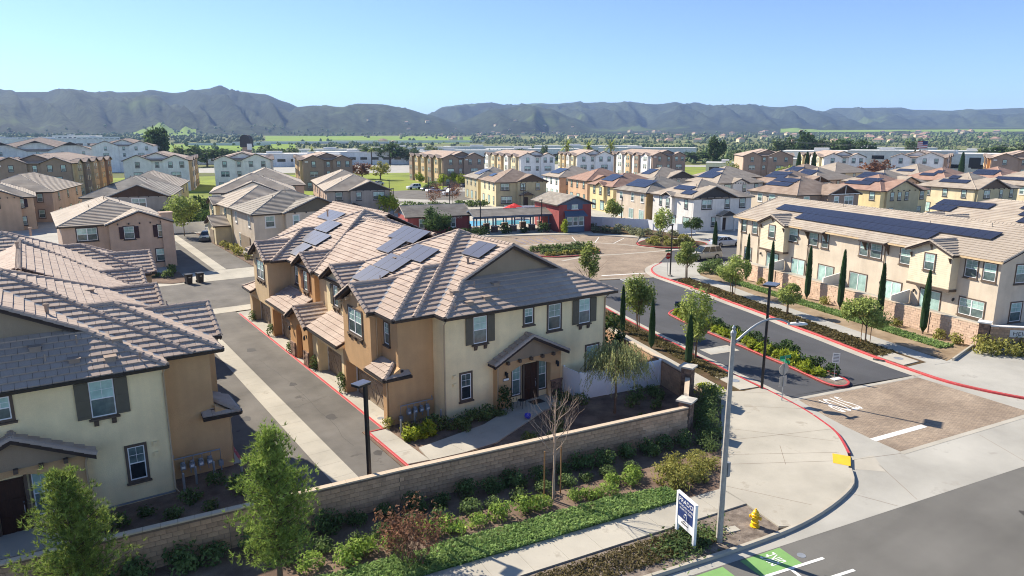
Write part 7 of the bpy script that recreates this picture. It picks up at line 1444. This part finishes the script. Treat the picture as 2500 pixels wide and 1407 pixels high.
def hillmat():
    m = mat('chaparral', srgb(72, 80, 58), 1, .2, .0016, 0, 1, .05, col2=srgb(46, 53, 44)); t = m.node_tree; b = t.nodes["Principled BSDF"]; src = b.inputs["Base Color"].links[0].from_socket
    tc = t.nodes.new("ShaderNodeTexCoord"); n = t.nodes.new("ShaderNodeTexNoise"); n.inputs["Scale"].default_value = .03; n.inputs["Detail"].default_value = 6; t.links.new(tc.outputs["Object"], n.inputs["Vector"]); r = t.nodes.new("ShaderNodeValToRGB"); r.color_ramp.elements[0].position = .38; r.color_ramp.elements[1].position = .62; r.color_ramp.elements[0].color = (.55, .55, .55, 1); r.color_ramp.elements[1].color = (1.25, 1.25, 1.2, 1); t.links.new(n.outputs["Fac"], r.inputs[0])
    mx = t.nodes.new("ShaderNodeMix"); mx.data_type = 'RGBA'; mx.blend_type = 'MULTIPLY'; mx.inputs[0].default_value = 1; t.links.new(src, mx.inputs[6]); t.links.new(r.outputs[0], mx.inputs[7])
    n2 = t.nodes.new("ShaderNodeTexNoise"); n2.inputs["Scale"].default_value = .0022; n2.inputs["Detail"].default_value = 4; t.links.new(tc.outputs["Object"], n2.inputs["Vector"]); r2 = t.nodes.new("ShaderNodeValToRGB"); r2.color_ramp.elements[0].position = .6; r2.color_ramp.elements[1].position = .66; t.links.new(n2.outputs["Fac"], r2.inputs[0])
    m2 = t.nodes.new("ShaderNodeMix"); m2.data_type = 'RGBA'; t.links.new(r2.outputs[0], m2.inputs[0]); t.links.new(mx.outputs[2], m2.inputs[6]); m2.inputs[7].default_value = (*srgb(84, 96, 56), 1); t.links.new(m2.outputs[2], b.inputs["Base Color"]); return m
M['hill'] = hillmat(); M['valley'] = mat('valley_floor', srgb(138, 142, 96), 1, .2, .006, 0, 1, .05, col2=srgb(86, 92, 66), fine=.3); M['fieldgreen'] = mat('green_field', srgb(138, 162, 74), 1, .1, .004, 0, 1, .05, col2=srgb(118, 142, 66))
b = MB(); nx, ny = len(PXS), len(DS); b.v = [(*polar(px, d), land(px, d)) for d in DS for px in PXS]
for j in range(ny - 1):
    for i in range(nx - 1):
        d = DS[j]; px = PXS[i]; mi = 1 if d < 2400 else 0
        if (640 < px < 1150 and 1350 <= d < 2300) or (300 < px < 480 and 2300 <= d < 2700) or (380 < px < 720 and 820 <= d < 1350) or (1900 < px < 2500 and 2900 < d < 3400): mi = 2
        b.f.append([j * nx + i, j * nx + i + 1, (j + 1) * nx + i + 1, (j + 1) * nx + i]); b.m.append(mi); b.r.append(0)
b.build('hills', [M['hill'], M['valley'], M['fieldgreen']], kind='structure', smooth=True)
# meadow lots behind the estate
sheet('meadow', [tuple(polar(-100, 180)), tuple(polar(430, 200)), tuple(polar(640, 200)), tuple(polar(1090, 205)), tuple(polar(1090, 345)), tuple(polar(-100, 345))], -.026, 'meadow'); sheet('meadow', [tuple(polar(430, 150)), tuple(polar(560, 175)), tuple(polar(540, 290)), tuple(polar(420, 300))], -.012, 'meadow'); sheet('meadow', [tuple(polar(360, 300)), tuple(polar(1060, 262)), tuple(polar(1060, 215)), tuple(polar(860, 222)), tuple(polar(640, 268)), tuple(polar(470, 285))], .0, 'meadow'); sheet('meadow', [tuple(polar(-200, 440)), tuple(polar(2800, 440)), tuple(polar(2800, 330)), tuple(polar(1150, 330)), tuple(polar(-200, 330))], -.03, 'valley'); sheet('meadow', [tuple(polar(1640, 420)), tuple(polar(1920, 420)), tuple(polar(1920, 300)), tuple(polar(1640, 320))], -.01, 'meadow')
# far woods: one mass of crowns
def blob(b, c, r, hgt, rg, mi=0):
    n = 5; vs = []; rr = rg.random()
    for k, (zz, q) in enumerate(((0, .55), (.35, 1.0), (.75, .75), (1.0, .15))):
        for j in range(n): a = 2 * math.pi * (j + rg.uniform(-.3, .3)) / n; s = r * q * rg.uniform(.7, 1.3); vs.append((c[0] + math.cos(a) * s, c[1] + math.sin(a) * s, c[2] + hgt * (zz + rg.uniform(-.08, .08))))
    b.add(vs, [(i * n + j, i * n + (j + 1) % n, (i + 1) * n + (j + 1) % n, (i + 1) * n + j) for i in range(3) for j in range(n)] + [tuple(range(3 * n, 4 * n))], mi, rr)
rg = random.Random(5); b = MB(); cnt = 0
while cnt < 7600:
    d = 455 * (2750 / 455) ** (rg.random() ** .8); px = rg.uniform(-500, 3000); p = polar(px, d); nv = mnoise.noise(Vector((p.x * .004, p.y * .004, 7)))
    if 640 < px < 1150 and 1250 < d < 2350 and rg.random() < .96: continue
    if 380 < px < 720 and 760 < d < 1350 and rg.random() < .85: continue
    if nv < -.12 + (.15 if d < 900 else 0) and rg.random() < .85: continue
    hh = rg.uniform(3, 7.5) * (1.0 if d < 1500 else 1.1); 
    if d < 1400:
        for q in range(3): blob(b, (p.x + rg.gauss(0, 1.6), p.y + rg.gauss(0, 1.6), land(px, d) + hh * rg.uniform(.05, .35)), hh * rg.uniform(.22, .38), hh * rg.uniform(.4, .65), rg)
    else: blob(b, (p.x, p.y, land(px, d) - .3), hh * rg.uniform(.5, .8), hh, rg)
    cnt += 1
b.build('far_woodland', M['far'], kind='stuff', label='mass of dark green trees across the valley floor', cat='woodland')
# trees one can tell apart in the middle distance
def fartree(label, px, d, h, w, lm='far', key='ft', n=900, seed=50, name='tree', th=.25, z=None): 
    p = polar(px, d); tree(label, p.x, p.y, key, 10, 10 * th, (3.6, 3.6, 10 * (1 - th) / 2), n, .75, lm, seed, land(px, d) if z is None else z, px, 1, name=name, tr=.3).scale = (w / 7.2, w / 7.2, h / 10)
fartree('tall dark eucalyptus behind the white block at the left', 378, 430, 23, 13, 'dark', 'ft1', 1300, 51); fartree('broad eucalyptus left of the tall one', 345, 425, 15, 13, 'dark', 'ft2', 1000, 52); fartree('round dark tree behind the brown blocks, right of the palms', 1752, 400, 17, 9, 'dark', 'ft3', 1500, 53)
for k, (px, d, h, w, l) in enumerate(((1960, 470, 20, 16, 'tall dark pine on the low rise, tallest of the group'), (1905, 480, 16, 14, 'dark pine left of the tallest on the rise'), (2010, 480, 16, 15, 'dark pine right of the tallest on the rise'), (2065, 470, 17, 14, 'dark pine behind the white commercial roof, left'), (2110, 470, 15, 13, 'dark pine behind the white commercial roof, right'), (2225, 470, 16, 7, 'dark round crowned tree left of the flag'), (1820, 470, 9, 18, 'broad dark tree left of the pines'), (1700, 480, 8, 20, 'wide olive tree behind the brown block'), (2440, 470, 12, 16, 'tree at the right edge of the valley'), (2490, 480, 14, 14, 'rightmost tree of the valley floor'), (455, 440, 12, 14, 'green tree right of the eucalyptus'), (500, 450, 11, 14, 'olive tree before the green field, left'), (545, 460, 10, 13, 'olive tree before the green field, middle'), (660, 460, 12, 16, 'dark tree right of the tower'), (705, 470, 10, 14, 'dark tree above the white store roofs'), (905, 460, 12, 16, 'dark tree above the car park, left'), (950, 450, 13, 16, 'dark tree above the car park, middle'), (1000, 450, 11, 15, 'olive tree left of the red shuttered block'), (1060, 480, 11, 15, 'dark tree behind the red shuttered block'), (1210, 480, 9, 14, 'dark tree behind the white blocks, left'), (1265, 480, 9, 14, 'dark tree behind the white blocks, right'), (1330, 470, 12, 5, 'slim dark tree left of the palms'))): fartree(l, px, d, h, w, 'far' if k % 3 else 'dark', 'ft%d' % (4 + k % 4), 800, 54 + k % 4)
for k, (px, d, l) in enumerate(((845, 285, 'rust tinged bush tree behind the car park, left'), (880, 290, 'bare brownish tree behind the car park'), (925, 280, 'golden brown tree behind the car park, right'), (1790, 300, 'olive bush beside the brown block, left'), (1850, 310, 'olive bush beside the round tree'), (1930, 275, 'olive bush before the cream sided block'), (2130, 262, 'bare pinkish tree between the white blocks, left'), (2160, 268, 'bare pinkish tree between the white blocks, right'))): fartree(l, px, d, 7 if k < 6 else 9, 8, ('rust', 'rust', 'olive', 'leaf', 'olive', 'leaf', 'rust', 'rust')[k], 'fb%d' % k, 500, 70 + k)
for px, d, l in ((1955, 265, 'thin cypress before the white warehouse, left'), (1975, 268, 'thin cypress before the white warehouse, middle'), (1992, 268, 'thin cypress before the white warehouse, right'), (2357, 285, 'tall thick cypress right of the white block'), (2238, 330, 'dark cypress before the commercial block, left'), (2250, 330, 'dark cypress before the commercial block, right')): p = polar(px, d); cypress(l, p.x, p.y, 11, 2.2, 0)
def palm(label, px, d, h):
    p = polar(px, d)
    def f():
        rg = random.Random(4); t = MB(); t.tube([(0, 0, 0), (.1, 0, 5), (0, 0, 10)], [.45, .35, .4], 8); c = MB()
        for k in range(46):
            a = rg.uniform(0, 6.283); el = rg.uniform(-.5, 1.2); d0 = Vector((math.cos(a) * math.cos(el), math.sin(a) * math.cos(el), math.sin(el))); q = Vector((0, 0, 10)); rr = rg.random()
            for s in range(5):
                nq = q + d0 * .75; w_ = d0.cross(Vector((0, 0, 1))).normalized() * (.34 * (1 - s / 6)); c.add((q - w_, nq - w_ * .85, nq, q), ((0, 1, 2, 3),), 0, rr); c.add((q, nq, nq + w_ * .85, q + w_), ((0, 1, 2, 3),), 0, rr); q = nq; d0 = (d0 + Vector((0, 0, -.22))).normalized()
        return t.mesh('trunk', M['bark_t']), c.mesh('crown', M['leaf'])
    t, c = wkey('palm', f); r = thing('palm_tree', label, 'palm tree', (p.x, p.y, 0), px); r.scale = (h / 10,) * 3; obj('trunk', t, r); obj('crown', c, r)
palm('stout palm behind the white block, left of three', 1385, 335, 12.5); palm('stout palm behind the white block, middle of three', 1437, 335, 12.2); palm('stout palm behind the white block, right of three', 1492, 335, 12.5)
for k, (px, h) in enumerate(((2395, 9), (425, 10), (440, 9), (470, 9), (905, 9), (760, 9))): palm('slender far palm %s' % ('right of the commercial block', 'beside the left eucalyptus', 'second right of the left eucalyptus', 'third right of the left eucalyptus', 'above the far car park', 'behind the brown block left of centre')[k], px, 450, h)
# commercial buildings on the valley floor
def store(label, px, d, w, h, dep, col='white', bands=2, rot=0):
    p = polar(px, d); az = YAW + math.atan((px - 1250) / 1729.0); hs = House('store', label, 'commercial building', p.x, p.y, -math.degrees(az) + rot, z=max(-.1, land(px, d) - .2)); b = hs.mb(); b.box(-w / 2, w / 2, 0, dep, -1, h); b.box(-w / 2 - .2, w / 2 + .2, -.2, dep + .2, h, h + .5, 1); b.box(-w * .2, -w * .05, dep * .3, dep * .6, h + .5, h + 1.8, 1); hs.part('wall', b, [col, 'trimwh'])
    n = max(2, int(w / 7))
    for i in range(n):
        for j in range(bands): q = hs.mb(); x = -w / 2 + w * (i + .5) / n; z = h * (j + .45) / bands - .3; q.box(x - w / n * .3, x + w / n * .3, -.06, 0, z, z + min(1.6, h / bands * .45)); hs.part('window', q, 'glassblk')
    return hs
store('long white warehouse behind the cream sided block', 2040, 352, 44, 10, 30, 'white', 1); store('white commercial block with flat roof left of the flag', 2200, 345, 40, 10.5, 30, 'white', 2); store('white commercial block with dark square sign at the right', 2345, 345, 36, 9.5, 26, 'white', 1, -6); store('low white store behind the brown block at the right', 1790, 330, 22, 5, 14, 'white', 1); store('small white building behind the cypress trio', 1930, 330, 18, 7, 14, 'white', 1)
q = MB(); p = polar(2388, 338); q.box(-2, 2, -.1, .1, 4.5, 8.5); q.build('store_sign', M['trimdk'], loc=(p.x, p.y, 0), rz=-YAW - .6, label='dark square sign panel on the white commercial block', cat='sign')
for k, (px, d, w, h, l) in enumerate(((700, 430, 60, 7, 'long white store left of the brown block'), (770, 425, 26, 6.5, 'tan fronted store behind the brown block'), (900, 450, 70, 7.5, 'long white store roof above the car park'), (830, 520, 60, 8, 'white store behind the long one'), (1120, 470, 60, 8, 'pale flat roof behind the red shuttered block'), (1300, 520, 70, 8, 'pale flat roof behind the white blocks'), (1580, 520, 70, 9, 'white flat roofs right of the palms'), (520, 480, 50, 5.5, 'low white roof before the green field'), (1430, 620, 90, 9, 'long pale roof beyond the palms'), (1190, 640, 80, 8, 'pale roof left of the palms far away'), (2150, 560, 70, 9, 'far white store behind the commercial block'), (2420, 520, 60, 8, 'far white store at the right edge'), (1000, 600, 70, 8, 'far white store above the red shuttered block'))): store(l, px, d, w, h, 26, 'white', 1)
for k, (px, d, w, h, l) in enumerate(((60, 620, 80, 14, 'long white apartment row at the far left, left end'), (150, 600, 70, 15, 'long white apartment row at the far left, middle'), (40, 1500, 300, 9, 'very long pale warehouse at the foot of the left hills'), (190, 1350, 70, 14, 'pale office block left of the eucalyptus'), (240, 1300, 60, 12, 'second pale office block left of the eucalyptus'))): store(l, px, d, w, h, 30, 'white', 2)
bg3('tall white four storey block with arched windows at the left', 27, 395, -12, 26, 50, 'white', 'white', side='l', e=12.5); bg3('white four storey row with many gables at the far left', -20, 420, -10, 50, 30, 'white', 'white', side='l', right=False, e=10.0); bg3('second white gabled row behind the brown blocks', -60, 400, -10, 40, 30, 'white', 'white', side='r', e=9.5)
rg = random.Random(8)
def hut():
    b = MB(); b.box(-7, 7, -5, 5, -2, 4.5); b.add([(-7.5, -5.5, 4.5), (7.5, -5.5, 4.5), (7.5, 5.5, 4.5), (-7.5, 5.5, 4.5), (-4, 0, 7), (4, 0, 7)], ((0, 1, 5, 4), (1, 2, 5), (2, 3, 4, 5), (3, 0, 4)), 1); return b.mesh('far_house', [M['paleyellow'], M['tilered']])
for k in range(110):
    px = rg.uniform(1080, 2480) if k < 98 else rg.uniform(900, 1200); d = rg.uniform(1300, 3100); p = polar(px, d); obj('far_house', wkey('hut', hut), None, (p.x, p.y, land(px, d) + .5), rg.uniform(0, 3), 'small pale house among the far trees below the hills', 'house', 'far houses below the hills').scale = (rg.uniform(.7, 1.4),) * 3
# tower with dark hood, flag
p = polar(601, 450); r = thing('clock_tower', 'grey tower with dark arched hood above the white blocks', 'tower', (p.x, p.y, 0), -YAW); b = MB(); b.box(-2, 2, -2, 2, 0, 11); b.build('shaft', M['mocha'], r); b = MB(); b.box(-3, 3, -2.6, 2.6, 11, 15.6); b.ext([(-3, 15.6), (3, 15.6)] + [(3 * math.cos(math.pi * k / 8), 15.6 + 2.6 * math.sin(math.pi * k / 8)) for k in range(1, 8)], 'y', -2.6, 2.6); b.build('hood', M['trimdk'], r); b = MB(); b.box(1.2, 4.0, -2.8, -2.6, 9.5, 13); b.build('banner', M['trimwh'], r)
p = polar(2267, 330); r = thing('flagpole', 'flagpole with striped flag before the white commercial block', 'flag', (p.x, p.y, 0), -YAW - .5); b = MB(); b.tube([(0, 0, 0), (0, 0, 15.5)], .1, 6); b.build('pole', M['galv'], r)
for k in range(7): b = MB(); b.quad((-3.6, .02 * k, 12.0 + k * .4), (-.05, 0, 12.2 + k * .4), (-.05, 0, 12.6 + k * .4), (-3.6, .02 * k, 12.4 + k * .4)); b.build('flag_stripe', M['stopred'] if k % 2 == 0 else M['vinyl'], r)
b = MB(); b.quad((-1.8, -.03, 13.5), (-.05, -.03, 13.6), (-.05, -.03, 15.05), (-1.8, -.03, 14.95)); b.build('flag_canton', M['navy'], r)
# two power lines
for k in range(2):
    a, c = polar(1900 + 30 * k, 300), polar(2700, 300); b = MB(); pts = [(*(a.lerp(c, t / 14)), 15.2 - k * .6 - 2.2 * 4 * (t / 14) * (1 - t / 14) + t * .05) for t in range(15)]; b.tube(pts, .025, 4); b.build('power_line', M['galv'], label='thin sagging power line over the right blocks, %s of two' % ('upper', 'lower')[k], cat='power line')
for k, (px, d, w) in enumerate(((780, 1340, 300), (900, 1420, 420), (1000, 1520, 320), (560, 1180, 120))):
    p = polar(px, d); b = MB(); b.box(-w / 2, w / 2, -6, 6, -1, 3.5); b.build('greenhouse', M['trimwh'], loc=(p.x, p.y, land(px, d)), rz=-YAW + .2, label='long white field cover strip, %s' % ('first left of centre', 'longest one', 'rightmost one', 'short one by the tower')[k], cat='greenhouse')
# ------------------------------------------------------------------ air: one closed box of thin pale haze round the whole place
hz = MB(); hz.box(-9500, 9500, -2500, 10500, -4, 430); hm = bpy.data.materials.new('haze'); hm.use_nodes = True; t = hm.node_tree; t.nodes.clear()
o_ = t.nodes.new("ShaderNodeOutputMaterial"); v_ = t.nodes.new("ShaderNodeVolumePrincipled"); v_.inputs["Color"].default_value = (.44, .63, 1.0, 1); v_.inputs["Density"].default_value = 0.000108; v_.inputs["Anisotropy"].default_value = 0.0; t.links.new(v_.outputs[0], o_.inputs[1])
hz.build('haze', hm, kind='stuff', label='thin pale haze over the valley', cat='haze')
